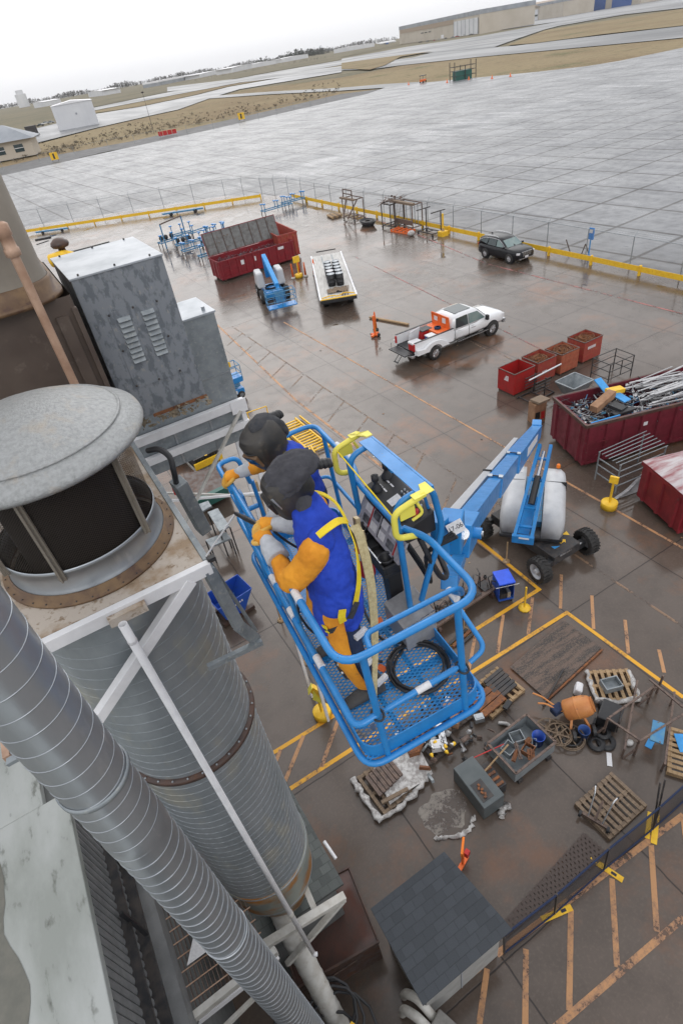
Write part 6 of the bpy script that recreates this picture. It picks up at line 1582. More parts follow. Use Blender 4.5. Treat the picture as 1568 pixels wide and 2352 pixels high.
# ---------------------------------------------------------------- near boom lift: base, boom, jib
t = thing('boom_lift', 'large blue and grey boom lift holding the workers basket, parked on the wet yard', 'boom lift', (0, 0, 0))
lift = t
cx, cy = 12.35, 10.7
mb = MB(); mb.M = Matrix.Translation((cx, cy, 0))
mb.prism([(-.62, -1.55), (.62, -1.55), (.62, 1.5), (-.62, 1.5)], .42, .82); mb.build('chassis', M['black_steel'], t, bevel=.03)
for y in (9.28, 12.15):
    MB().bar((cx - .95, y, .52), (cx + .95, y, .52), .22, .24).build('axle', M['black'], t, bevel=.02)
    for s in (-1, 1):
        c = Vector((cx + s*1.12, y, .47)); r = .47; w = .36
        steer = R(-8) if y < 10 else 0
        q = Matrix.Translation(c) @ Matrix.Rotation(steer, 4, 'Z')
        mb = MB(); mb.M = q; n = 48; vs = []
        prof = [(r*.60, -w/2), (r*.93, -w/2), (r*.97, -w*.42), (r*.97, w*.42), (r*.93, w/2), (r*.60, w/2)]
        for rr_, ww in prof:
            for k in range(n):
                a = 2*PI*k/n; vs.append((ww, rr_*math.cos(a), rr_*math.sin(a)))
        mb.add(vs, [(i*n+k, i*n+(k+1) % n, (i+1)*n+(k+1) % n, (i+1)*n+k) for i in range(len(prof)-1) for k in range(n)], True)
        for k in range(22):                 # chevron lugs
            a = 2*PI*k/22
            for e in (-1, 1):
                p0 = (e*.01, r*.99*math.cos(a), r*.99*math.sin(a)); p1 = (e*w*.5, r*.96*math.cos(a+.17), r*.96*math.sin(a+.17))
                mb.bar(p0, p1, .045, .05, (0, math.cos(a), math.sin(a)))
        ty = mb.build('wheel', M['tyre'], t)
        mb = MB(); mb.M = q; mb.tube([(s*.02, 0, 0), (s*.08, 0, 0)], [r*.60, r*.60], n=28); mb.tube([(s*.05, 0, 0), (s*.20, 0, 0)], [r*.22, r*.16], n=16)
        mb.tube([(s*w*.46, 0, 0), (s*w*.50, 0, 0)], [r*.62, r*.62], n=28, caps=False); mb.tube([(s*.08, 0, 0), (s*w*.46, 0, 0)], [r*.45, r*.60], n=28, caps=False)
        mb.build('rim', M['grey_cowl'], ty)
        mb = MB(); mb.M = q
        for k in range(8): a = 2*PI*k/8; mb.tube([(s*.08, r*.32*math.cos(a), r*.32*math.sin(a)), (s*.11, r*.32*math.cos(a), r*.32*math.sin(a))], [.02, .02], n=6)
        mb.build('wheel_nuts', M['chrome'], ty)
mb = MB(); mb.M = Matrix.Translation((cx, cy, 0))
mb.lathe([(.72, .82), (.72, .90), (.60, .93)], n=32); mb.build('slew_ring', M['black'], t)
for (x, y, m, pts) in ((12.9, 9.72, 'yellow', [(-.12, .08), (.14, .10), (.06, -.10)]), (12.55, 9.55, 'yellow', [(-.14, .05), (.02, .05), (.02, .12), (.14, .0), (.02, -.12), (.02, -.05), (-.14, -.05)]), (12.18, 9.5, 'skyblue', [(-.12, .1), (.12, -.06), (-.12, -.06)])):
    MB().prism([(x+a, y+b) for a, b in pts], .822, .826).build('direction_decal', M[m], t)
mb = MB(); mb.bar((12.0, 9.15, .75), (13.1, 9.2, .66), .05, .05); mb.build('steering_rod', M['chrome'], t)
# turntable and cowlings along the boom direction
TA = math.atan2(-.66, -.75)      # pointing to the basket
Tm = Matrix.Translation((12.75, 11.15, 0)) @ Matrix.Rotation(TA, 4, 'Z')
mb = MB(); mb.M = Tm; mb.box(-1.75, -1.05, .93, 1.45, 1.05, 1.10); mb.build('turntable', M['black'], t, bevel=.05)
def cowl(y0, y1, x0, x1, z1, name, m):
    mb = MB(); mb.M = Tm; secs = []
    n = 12
    for i in range(n + 1):
        u = i / n; x = x0 + (x1 - x0) * u
        e = min(u, 1 - u) * n / 2.2; k = min(1, e) ; k = math.sqrt(max(0, 1 - (1 - k)**2)) if k < 1 else 1
        h = 1.08 + (z1 - 1.08) * (.62 + .38*k); yi, yo = y0, y0 + (y1 - y0) * (.80 + .20*k)
        secs.append([(x, yi, 1.08), (x, yo, 1.08), (x, yo, 1.08 + (h-1.08)*.5), (x, y0 + (yo-y0)*.93, 1.08 + (h-1.08)*.82), (x, y0 + (yo-y0)*.72, h), (x, yi, h + .02)])
    loft_sections(mb, secs); return mb.build(name, m, t)
cowl(.34, 1.08, -1.75, 1.45, 1.98, 'cowling', M['grey_cowl']); cowl(-.34, -1.08, -1.75, 1.35, 1.98, 'cowling', M['grey_cowl'])
for y, sgn in ((.30, 1), (-.30, -1)):
    mb = MB(); mb.M = Tm; mb.box(-.62, sgn*.36 if sgn > 0 else -1.07, 1.3, -.60, 1.07 if sgn > 0 else -.36, 2.0); mb.build('cowling_joint', M['black'], t)
mb = MB(); mb.M = Tm
for k in range(8): mb.box(-1.72 + k*.09, -.95, 1.985, -1.68 + k*.09, -.45, 2.01)
mb.build('vent_grille', M['label'], t)
mb = MB(); mb.M = Tm; mb.box(-1.7, -.32, 1.1, .9, .32, 1.35); mb.build('deck_tray', M['blue_worn'], t)
q = Tm @ Vector((-1.5, .75, 2.0)); MB().lathe([(.07, 0), (.07, .10), (.05, .14), (0, .15)], c=q, n=14).build('beacon', M['amber'], t)
# riser: two parallel rails from the elbow down towards the front
E0 = Vector((13.04, 11.58, 4.10)); T0 = Vector((3.42, 4.02, 10.33)); bd = (T0 - E0).normalized()
side = bd.cross(Vector((0, 0, 1))).normalized(); upv = side.cross(bd).normalized()
lo, hi = G(1200, 1236, 2.05), G(1252, 1022, 4.05)
for s in (-1, 1):
    MB().bar(lo + side*s*.26, hi + side*s*.17, .10, .22).build('riser_rail', M['blue'], t, bevel=.008)
MB().bar(lo - side*.34 + Vector((0,0,-.05)), lo + side*.34 + Vector((0,0,-.05)), .12, .3).build('riser_foot', M['blue'], t, bevel=.01)
rd = (hi - lo)
for k in (.12, .32, .62, .85): MB().bar(lo + rd*k - side*.24, lo + rd*k + side*.24, .10, .07).build('riser_cross', M['blue'], t)
MB().bar(lo - side*.16 + Vector((-.05,-.08,.06)), lo + side*.16 + Vector((-.05,-.08,.06)), .02, .05).build('riser_label', M['label'], t)
MB().cyl(lo + rd*.36, lo + rd*.66, .11, n=14).build('lift_cylinder', M['black'], t); MB().cyl(lo + rd*.66, lo + rd*.93, .055, n=12).build('lift_rod', M['chrome'], t)
MB().bar(lo + rd*.05 + Vector((.2,.2,-.3)), lo + rd*.5 + Vector((.2,.2,-.45)), .34, .10).build('lower_arm', M['blue'], t)
# telescoping boom sections
def section(s0, s1, w, h, name):
    a, b = E0.lerp(T0, s0), E0.lerp(T0, s1)
    return MB().bar(a, b, w, h, upv).build(name, M['blue'], t, bevel=.008)
section(-.02, .57, .31, .44, 'boom_section'); section(.57, .785, .245, .37, 'boom_section'); section(.785, 1.0, .205, .31, 'boom_section')
for s_, w, h in ((.572, .315, .445), (.787, .25, .375)):
    p = E0.lerp(T0, s_)
    for e in (-.7, .7): MB().obox(p + side*w*e*.5 + upv*h*.5, (.07, .07, .03), (0, 0, TA)).build('wear_pad', M['galv'], t)
    MB().bar(p - side*w*.5 + upv*(h*.5+.004) - bd*.02, p + side*w*.5 + upv*(h*.5+.004) - bd*.02, .03, .012, upv).build('joint_shadow_gap', M['black'], t)
p, q = E0.lerp(T0, .14), E0.lerp(T0, .42)
sgd = -1 if side.dot(CAM_ROT @ Vector((1, 0, 0))) < 0 else 1
MB().bar(p + side*.160*sgd, q + side*.160*sgd, .008, .22, upv).build('side_decal', M['label'], t)
# grey cable track tube beside the boom
sgt = side if (side.dot(CAM_ROT @ Vector((1, 0, 0))) < 0) else -side
a, b = E0.lerp(T0, .22) + sgt*.38, E0.lerp(T0, .99) + sgt*.24
MB().bar(a, b, .13, .12, upv).build('cable_track', M['grey_cowl'], t, bevel=.006)
p = a.lerp(b, .62); MB().bar(p - bd*.02, p + bd*.03, .16, .18, upv).build('track_clamp', M['black'], t)
MB().bar(p - upv*.03, E0.lerp(T0, .70), .05, .05).build('track_bracket', M['blue'], t)
for k in range(22):
    c = E0.lerp(T0, .80 + .009*k) + sgt*.16 - upv*.12; MB().bar(c - side*.04, c + side*.04, .05, .03, upv).build('drag_chain_link', M['black'], t) if k % 2 == 0 else None
MB().obox(E0 + upv*.12 + Vector((.1, .1, 0)), (.36, .30, .32), (0, 0, TA)).build('elbow_cap', M['blue'], t, bevel=.02)
# nose, jib and rotator
N0 = T0 + bd*.10
MB().bar(N0 - bd*.35 - upv*.02, N0 + bd*.22 - upv*.06, .30, .40, upv).build('boom_nose', M['blue'], t, bevel=.012)
for s in (-1, 1): 
    MB().cyl(N0 + side*s*.15, N0 + side*s*.24, .07, n=16).build('pivot_pin', M['blue'], t); MB().cyl(N0 + side*s*.24, N0 + side*s*.26, .035, n=12).build('pin_cap', M['chrome'], t)
# basket frame of reference
BO = Vector((.7108, 1.7717, 11.3074)); BX = Vector((.0978, .9952, -.0069)).normalized(); BZ = Vector((-.0462, .0115, .9989)).normalized(); BY = BZ.cross(BX).normalized()
BZ = BX.cross(BY).normalized()
BM = Matrix((( BX.x, BY.x, BZ.x, BO.x), (BX.y, BY.y, BZ.y, BO.y), (BX.z, BY.z, BZ.z, BO.z), (0, 0, 0, 1)))
def K(x, y, z): return Vector((x, -y, z))        # basket coordinates: x along, y across to the console side
def W(x, y, z): return BM @ K(x, y, z)
rot_c = W(1.02, 1.32, .62)
MB().cyl(W(1.02, 1.27, .42), W(1.02, 1.27, .80), .075, n=18).build('basket_rotator', M['blue'], t)
MB().obox(W(1.02, 1.38, .58), (.18, .17, .34), (0, 0, TA)).build('rotator_housing', M['blue'], t, bevel=.015)
j0, j1 = N0 - upv*.20, W(1.02, 1.40, .25)
MB().bar(N0 - upv*.02, W(1.02, 1.42, .68), .11, .12).build('jib_arm', M['blue'], t, bevel=.01)
MB().bar(N0 - upv*.34 - side*.0 - bd*.1, W(1.0, 1.30, .05), .14, .12).build('jib_arm', M['blue'], t, bevel=.01)
MB().cyl(N0 - upv*.18, W(1.02, 1.48, .50), .05, n=12).build('jib_cylinder', M['chrome'], t)
pc = G(1046, 1212, 12.12); vdir = (Vector((0,0,15)) - pc).normalized()
ex = CAM_ROT @ Vector((math.cos(R(28)), math.sin(R(28)), 0)); ey = vdir.cross(ex).normalized(); ex = ey.cross(vdir)
mb = MB()
for s0, s1, mm in ((.062, .048, 0),):
    mb.add([pc - ex*s0 - ey*s1, pc + ex*s0 - ey*s1, pc + ex*s0 + ey*s1, pc - ex*s0 + ey*s1] + [pc - ex*s0 - ey*s1 - vdir*.02, pc + ex*s0 - ey*s1 - vdir*.02, pc + ex*s0 + ey*s1 - vdir*.02, pc - ex*s0 + ey*s1 - vdir*.02], [(0,1,2,3),(7,6,5,4),(0,4,5,1),(1,5,6,2),(2,6,7,3),(3,7,4,0)])
sg = mb.build('number_plate', M['label'], t)
writing(sg, 'plate_number', '17-06', .050, pc + vdir*.003, ex, ey, M['ink'])
MB().bar(pc - vdir*.03, W(1.02, 1.38, .55), .10, .03).build('nose_bracket', M['blue'], t)
# hoses looping under the console
for k in range(3):
    MB().tube(catmull([W(1.2, 1.0, .70 - .03*k), W(1.05, 1.08, .42 - .04*k), W(.86, 1.06, .40 - .03*k), W(.80, 1.02, .72), W(.66 + .03*k, 1.2, .9)], 7), .014, n=6).build('hydraulic_hose', M['black'], t)
MB().tube(catmull([W(.80, .98, .9), W(.72, 1.06, .55), W(.82, 1.18, .40), W(1.0, 1.2, .55)], 7), .022, n=8).build('hydraulic_hose', M['black'], t)

# ---------------------------------------------------------------- the basket
bk = thing('lift_basket', 'bright blue work basket with open mesh floor holding two welders', 'lift basket', (0, 0, 0)); bk.matrix_world = BM
Lb, Wb = 2.44, .91
def T(name, pts, r=.021, m='blue', closed=False, rnd_=.10, n=10):
    return MB().tube(rounded([K(*p) for p in pts], rnd_, 6, closed), r, n=n, closed=closed).build(name, M[m], bk)
T('bottom_tube', [(-.03, -.03, 0), (Lb+.03, -.03, 0), (Lb+.03, Wb+.03, 0), (-.03, Wb+.03, 0)], .024, closed=True, rnd_=.15)
# floor of expanded metal
M['floor_mesh'] = None
fm = bpy.data.materials.new('expanded_metal_floor'); fm.use_nodes = True; nt = fm.node_tree; N_ = nt.nodes; Lk = nt.links; b_ = N_['Principled BSDF']
b_.inputs['Roughness'].default_value = .5
tc = N_.new('ShaderNodeTexCoord'); sp = N_.new('ShaderNodeSeparateXYZ'); Lk.new(tc.outputs['Object'], sp.inputs[0])
def mm(op, a, c=None):
    q = N_.new('ShaderNodeMath'); q.operation = op
    for i, x in enumerate((a, c)):
        if x is None: continue
        if isinstance(x, (int, float)): q.inputs[i].default_value = x
        else: Lk.new(x, q.inputs[i])
    return q.outputs[0]
u_ = mm('MULTIPLY', sp.outputs[0], 1/.030); v_ = mm('MULTIPLY', sp.outputs[1], 1/.062)
fa = mm('ABSOLUTE', mm('SUBTRACT', mm('FRACT', mm('ADD', u_, v_)), .5)); fb = mm('ABSOLUTE', mm('SUBTRACT', mm('FRACT', mm('SUBTRACT', u_, v_)), .5))
hole = mm('MULTIPLY', mm('LESS_THAN', fa, .30), mm('LESS_THAN', fb, .30))
tr = N_.new('ShaderNodeBsdfTransparent'); ms = N_.new('ShaderNodeMixShader'); Lk.new(hole, ms.inputs[0]); Lk.new(b_.outputs[0], ms.inputs[1]); Lk.new(tr.outputs[0], ms.inputs[2]); Lk.new(ms.outputs[0], N_['Material Output'].inputs['Surface'])
tn = N_.new('ShaderNodeTexNoise'); tn.inputs['Scale'].default_value = 7; tn.inputs['Detail'].default_value = 6; Lk.new(tc.outputs['Object'], tn.inputs['Vector'])
rg = N_.new('ShaderNodeMapRange'); rg.inputs[1].default_value = .62; rg.inputs[2].default_value = .72; Lk.new(tn.outputs[0], rg.inputs[0])
mx = N_.new('ShaderNodeMix'); mx.data_type = 'RGBA'; mx.inputs[6].default_value = (.018, .22, .55, 1); mx.inputs[7].default_value = (.16, .17, .18, 1); Lk.new(rg.outputs[0], mx.inputs[0]); Lk.new(mx.outputs[2], b_.inputs['Base Color'])
for i, z in enumerate((.032, .036, .040)):
    pass
MB().poly([(0, 0, .033), (0, -Wb, .033), (Lb, -Wb, .033), (Lb, 0, .033)]).build('floor_mesh', fm, bk)
for x in (.42, .9, 1.5, 2.0): MB().box(x, -Wb, -.02, x+.04, 0, .024).build('floor_joist', M['blue'], bk)
for y in (.30, .62): MB().box(0, -y-.015, -.015, Lb, -y+.015, .022).build('floor_joist', M['blue_floor'], bk)
mb = MB(); q = rounded([K(0, 0, 0), K(Lb, 0, 0), K(Lb, Wb, 0), K(0, Wb, 0)], .13, 6, True); m_ = len(q)
vs = [(p.x, p.y, .01) for p in q] + [(p.x, p.y, .155) for p in q]
c0 = K(Lb/2, Wb/2, 0); vs += [(p.x + (c0.x-p.x)*.006, p.y + (c0.y-p.y)*.02, .155) for p in q] + [(p.x + (c0.x-p.x)*.006, p.y + (c0.y-p.y)*.02, .01) for p in q]
mb.add(vs, [(a*m_+i, a*m_+(i+1) % m_, (a+1)*m_+(i+1) % m_, (a+1)*m_+i) for a in range(3) for i in range(m_)]); mb.build('toe_board', M['blue'], bk)
# rails
TZ = 1.1
T('top_rail', [(1.98, -.02, TZ-.02), (2.42, -.02, TZ), (2.42, .16, TZ), (2.42, .2, TZ-.3)], rnd_=.07)
T('top_rail', [(2.2, 0, TZ), (0, 0, TZ), (0, Wb+.02, TZ), (.60, Wb+.02, TZ), (.76, .85, TZ)], .024, rnd_=.16)
T('top_rail', [(.74, .83, TZ), (1.42, .83, TZ), (1.62, Wb, TZ), (Lb, Wb, TZ), (Lb, .58, TZ), (Lb, .56, .5)], .022, rnd_=.12)
T('inner_rail', [(.02, .20, TZ), (.13, .22, TZ-.005), (.13, .86, TZ-.01), (.20, .93, TZ-.2), (.40, .93, .76), (-.02, .93, .60), (-.03, .80, .56)], .017, rnd_=.09)
T('mid_rail', [(.0, .14, .50), (.0, -.015, .48), (Lb, -.015, .52), (Lb, .2, .52)], .024, rnd_=.14)
T('mid_rail', [(1.35, .93, .52), (Lb, .93, .52), (Lb, .62, .52)], .018, rnd_=.10)
T('mid_rail', [(1.62, .0, .80), (2.35, .0, .80)], .016)
mb = MB(); mb.tube([K(.0, .19, .50), K(.0, .22, .505), K(.0, .70, .525), K(.0, .73, .525)], [.012, .021, .021, .012], n=10); mb.build('sliding_bar', M['blue'], bk)
MB().tube([K(.0, .42, .512), K(.0, .52, .517)], .0235, n=12).build('bar_label', M['label'], bk)
for (x, y, z0, z1) in ((0, .14, 0, TZ), (0, .76, 0, TZ), (.95, 0, 0, TZ), (1.65, 0, 0, TZ), (2.05, .0, 0, TZ), (Lb, .22, 0, TZ-.3), (Lb, .58, 0, TZ-.05), (Lb-.2, Wb, 0, TZ), (1.75, Wb, 0, TZ)):
    MB().cyl(K(x, y, z0), K(x, y, z1), .019 if x else .023, n=10).build('post', M['blue'], bk)
mb = MB()
for y in (.14, .76): mb.tube([K(.05*math.cos(a), y + .035*math.sin(a), .50) for a in [k*2*PI/14 for k in range(14)]], .008, n=6, closed=True)
mb.build('bar_ring', M['black'], bk)
for (x, y, z, ax) in ((.62, 0, TZ, 0), (1.45, 0, .515, 0), (1.05, 0, .51, 0), (.55, 0, .505, 0), (1.75, .93, TZ, 0), (1.95, .93, TZ, 0), (.33, .93, .78, 0)):
    z_ = z if z != TZ or y == 0 else TZ
    MB().tube([K(x-.05, y - (.015 if z < .6 and y == 0 else 0), z_), K(x+.05, y - (.015 if z < .6 and y == 0 else 0), z_)], .0262, n=12).build('rail_sticker', M['label'], bk)
MB().obox(K(2.0, .03, .95), (.12, .05, .16)).build('gate_latch', M['blue'], bk, bevel=.008)
MB().obox(K(2.0, .04, .55), (.16, .07, .06)).build('gate_hinge', M['blue'], bk, bevel=.008)
MB().obox(K(1.70, .18, .045), (.5, .30, .01)).build('kick_plate', M['blue'], bk)
# console frame hoops and panel
for x in (.74, 1.42):
    T('console_hoop', [(x, .80, .0), (x, .80, TZ+.25), (x, 1.08, TZ+.28), (x, 1.14, TZ-.15), (x, .97, TZ-.55), (x, .90, .35)], .023, rnd_=.12)
MB().prism([(.70, -.95), (1.48, -.93), (1.48, -1.03), (.70, -1.06)], TZ+.286, TZ+.294).build('console_top_plate', M['blue'], bk)
MB().bar(K(.70, 1.07, TZ+.27), K(1.48, 1.04, TZ+.27), .015, .05).build('console_top_plate_lip', M['blue'], bk)
for x in (.76, 1.40): MB().cyl(K(.86 if x < 1 else 1.30, 1.13, TZ-.15), K(x, 1.02, TZ+.26), .012, n=8).build('console_stay', M['blue'], bk)
def fx(x): return .765 + (x - .47) * .68
mb = MB(); z0 = TZ - .04
for x0, x1 in ((fx(.47), fx(1.39)),):
    mb.add([K(x0, .86, z0-.12), K(x1, .86, z0-.12), K(x1, 1.10, z0-.12), K(x0, 1.10, z0-.12), K(x0, .86, z0), K(x1, .86, z0), K(x1, 1.10, z0+.06), K(x0, 1.10, z0+.06)], [(0,3,2,1),(4,5,6,7),(0,1,5,4),(1,2,6,5),(2,3,7,6),(3,0,4,7)])
cp = mb.build('control_panel', M['black'], bk, bevel=.008)
def on_panel(x, y): return K(fx(x), .86 + (y - .86) * .857, z0 + (y - .86) / .28 * .06)
MB().add([on_panel(.86, .92) + Vector((0,0,.004)), on_panel(.98, .92) + Vector((0,0,.004)), on_panel(.98, 1.03) + Vector((0,0,.004)), on_panel(.86, 1.03) + Vector((0,0,.004))], [(0,1,2,3)]).build('panel_sticker', M['label'], cp)
for x, y, h, r in ((1.22, .93, .13, .028), (1.30, 1.07, .12, .024), (.66, .92, .07, .022), (.62, 1.04, .05, .02)):
    p = on_panel(x, y); MB().lathe([(.045, 0), (.04, .02), (.018, .05), (.014, h*.6), (r, h*.7), (r, h), (0, h+.01)], c=p, n=14).build('joystick', M['black'], cp)
p = on_panel(.57, 1.0); MB().lathe([(.02, 0), (.02, .02), (.035, .03), (.035, .05), (0, .055)], c=p, n=16).build('stop_button', M['red'], cp)
for i in range(14):
    p = on_panel(.62 + .055*(i % 7), 1.06 + .03*(i // 7)); MB().lathe([(.008, 0), (.008, .02), (0, .022)], c=p, n=8).build('toggle_switch', M['galv'], cp)
for i in range(4):
    p = on_panel(1.10 + .09*(i % 2), .97 + .07*(i // 2)) + Vector((0,0,.003)); MB().add([p, p+Vector((.05,0,0)), p+Vector((.05,-.012,0.002)), p+Vector((0,-.012,0.002))], [(3,2,1,0)]).build('panel_print', M['label'], cp)
# notice boards, tray with cup holes, foot box
nbm = mat('printed_notice_board', (.42, .42, .46), (.30, .29, .32), 30, .4, .5)
mb = MB(); mb.add([K(.77, .77, .78), K(1.43, .77, .78), K(1.41, .875, .98), K(.77, .875, .98), K(.77, .79, .77), K(1.43, .79, .77), K(1.41, .895, .97), K(.77, .895, .97)], [(0,1,2,3),(7,6,5,4),(0,4,5,1),(1,5,6,2),(2,6,7,3),(3,7,4,0)]); nb = mb.build('notice_board', nbm, bk)
def nbp(x, t_): return K(fx(x) + .02, .768 + .105*t_, .783 + .20*t_)
for x in (.58, .93, 1.14): MB().bar(nbp(x, .1), nbp(x, .9), .012, .004).build('notice_edge', M['red'] if x != .93 else M['black'], nb)
for i in range(8): MB().bar(nbp(.68 + .18*(i % 4), .15 + .42*(i // 4)), nbp(.68 + .18*(i % 4), .42 + .42*(i // 4)), .09, .003, (0, 1, 1)).build('notice_print', M['label'] if i % 3 else M['scrap1'], nb)
# tray as a solid moulded block with recesses
tr_ = MB(); tr_.M = Matrix.Translation((.492, -.255, -.13)) @ Matrix.Diagonal((.7, .65, 1, 1)); tr_.box(.44, -.84, .80, 1.24, -.63, .83); 
for a in ((.44, -.66, .83, 1.24, -.63, .90), (.44, -.84, .83, 1.24, -.815, .93), (.44, -.815, .83, .47, -.66, .90), (1.21, -.815, .83, 1.24, -.66, .90), (.64, -.815, .83, .66, -.66, .895), (1.03, -.815, .83, 1.05, -.66, .895), (.84, -.815, .83, .85, -.66, .87)): tr_.box(*a)
tray = tr_.build('tool_tray', M['black'], bk, bevel=.006)
for x in (.555, 1.13): MB().lathe([(.048, 0), (.052, .08), (.062, .09), (.058, .10), (.045, .09), (.04, .01), (0, .01)], c=K(.492 + .7*x, .733, .70), n=24).build('cup_holder', M['black'], tray)
MB().bar(K(.85, .675, .79), K(1.30, .675, .79), .010, .010).build('tray_edge_strip', M['chrome'], tray)
MB().box(.98, -.88, .04, 1.10, -.76, .69).build('control_stem', M['black'], bk, bevel=.01)
fb_ = MB(); fb_.add([K(.60, .66, .30), K(.92, .66, .30), K(.92, .93, .34), K(.60, .93, .34), K(.60, .66, .05), K(.92, .66, .05), K(.92, .93, .05), K(.60, .93, .05)], [(0,3,2,1),(4,5,6,7),(0,1,5,4),(1,2,6,5),(2,3,7,6),(3,0,4,7)]); fb_.build('foot_switch_box', mat('grey_enamel_box', (.30, .30, .31), (.36, .36, .37), 30, .35, .5, metal=.2), bk, bevel=.006)
MB().bar(K(.605, .655, .302), K(.605, .935, .342), .006, .006).build('box_edge', M['chrome'], bk)
# yellow guards
for x in (1.58, .67):
    g_ = MB().tube(rounded([K(x, .99, TZ+.29), K(x, .755, TZ+.24), K(x, .745, TZ+.03), K(x, .89, TZ-.02)], .06, 6, False), .022, n=12).build('yellow_guard', M['paleyellow'], bk)
    MB().prism([(x-.03, -.90), (x+.03, -.90), (x+.035, -.98), (x+(.09 if x < 1 else -.09), -1.0), (x+(.09 if x < 1 else -.09), -1.05), (x-.02, -1.05)], TZ+.297, TZ+.303).build('guard_plate', M['paleyellow'], g_)
    MB().obox(K(x, .85, TZ+.20), (.015, .11, .08)).build('switch_plate', M['paleyellow'], g_)
    MB().tube(catmull([K(x+.01, .93, TZ+.24), K(x-.01, .95, TZ+.16), K(x, .88, TZ+.12)], 5), .011, n=8).build('guard_hook', M['paleyellow'], g_)
MB().cyl(K(1.56, .78, TZ+.23), K(.68, .77, TZ+.17), .006, n=8).build('trip_cord', M['harness'], bk)
# things in the basket
t = tag(MB().lathe([(0, 0), (.065, 0), (.07, .02), (.07, .30), (.05, .36), (.025, .38), (.025, .42), (0, .42)], n=20).build('fire_extinguisher', M['red']), 'red fire extinguisher standing in the blue basket behind the tool tray', 'fire extinguisher'); t.matrix_world = BM @ Matrix.Translation(K(1.36, .74, .20))
MB().lathe([(.0705, .22), (.072, .22), (.072, .30), (.0705, .30)], n=20).build('band', M['label'], t); MB().obox((-.02, .0, .43), (.16, .05, .04), (0, .2, .4)).build('handle', M['label'], t)
rnd = random.Random(5)
coil = []
for k in range(4):
    for i in range(24):
        a = 2*PI*i/24; q = .20 + .016*(k % 3) + rnd.uniform(-.003, .003)
        coil.append(K(.42 + math.cos(a)*q + .006*k, .66 + math.sin(a)*q*.98 - .006*k, .050 + .010*k))
lead = catmull([(.62, .70, .10), (.80, .55, .055), (1.05, .55, .06), (1.35, .6, .06), (1.5, .5, .3), (1.45, .2, .8), (1.30, .06, 1.18)], 8)
wl_ = tag(MB().tube(coil + [K(*p) for p in lead], .0105, n=8).build('welding_cable', M['black']), 'coiled black welding cable on the mesh floor of the blue basket', 'cable'); wl_.matrix_world = BM
c2 = tag(MB().tube([K(*p) for p in catmull([(.62, .45, .055), (.75, .30, .06), (.95, .35, .06), (1.15, .12, .06), (1.2, .05, .3), (1.0, .02, .5), (1.1, .1, .9), (1.26, .05, 1.16)], 8)], .010, n=8).build('cable_lead', M['black']), 'black cable running along the building side of the basket floor', 'cable'); c2.matrix_world = BM
for i, (x, y, s_) in enumerate(((.75, .50, .06), (.98, .62, .05), (.58, .42, .05))):
    o = tag(MB().obox(K(x, y, .043), (s_*1.4, s_, .006), (0, 0, rnd.random()*3)).build('orange_scrap', M['orange']), ['orange scrap on the basket floor beside the grey box', 'orange scrap on the basket floor farther from the camera', 'orange scrap on the basket floor near the hose coil'][i], 'scrap'); o.matrix_world = BM
# electrode holder and rod: world points
h0, h1, h2 = G(596, 1207, 12.50), G(541, 1179, 12.42), G(474, 1277, 11.93)
t = thing('electrode_holder', 'black welding electrode holder gripping a pale rod that touches the deck corner', 'electrode holder', (0, 0, 0))
MB().tube([h0, h0.lerp(h1, .5), h1], [.016, .020, .014], n=12).build('handle', M['black'], t); MB().cyl(h1, h2, .0075, n=8).build('rod', M['label'], t)

# ---------------------------------------------------------------- the two welders
def organic(name, mb, voxel, m, parent, smooth=6, disp=0.0, dsize=.12):
    o = mb.build(name, m, parent)
    r = o.modifiers.new('remesh', 'REMESH'); r.mode = 'VOXEL'; r.voxel_size = voxel; r.use_smooth_shade = True
    s = o.modifiers.new('smooth', 'SMOOTH'); s.iterations = smooth; s.factor = .6
    if disp:
        tx = bpy.data.textures.new(name + '_folds', 'CLOUDS'); tx.noise_scale = dsize; tx.noise_depth = 2
        d = o.modifiers.new('folds', 'DISPLACE'); d.texture = tx; d.strength = disp; d.mid_level = .5; d.texture_coords = 'LOCAL'
    return o
def limb(mb, pts, rs, n=14, r2=None):
    p = catmull([K(*q) for q in pts], 5); m_ = len(p); out = []; o2 = []
    for i in range(m_):
        f = i / (m_-1) * (len(rs)-1); a = int(min(f, len(rs)-2)); out.append(rs[a] + (rs[a+1]-rs[a]) * (f-a))
        if r2: o2.append(r2[a] + (r2[a+1]-r2[a]) * (f-a))
    mb.tube(p, out, n=n, r2=o2 or None)
    mb.ball(p[0], out[0]*.98, 12, 8); mb.ball(p[-1], out[-1]*.98, 12, 8); return mb
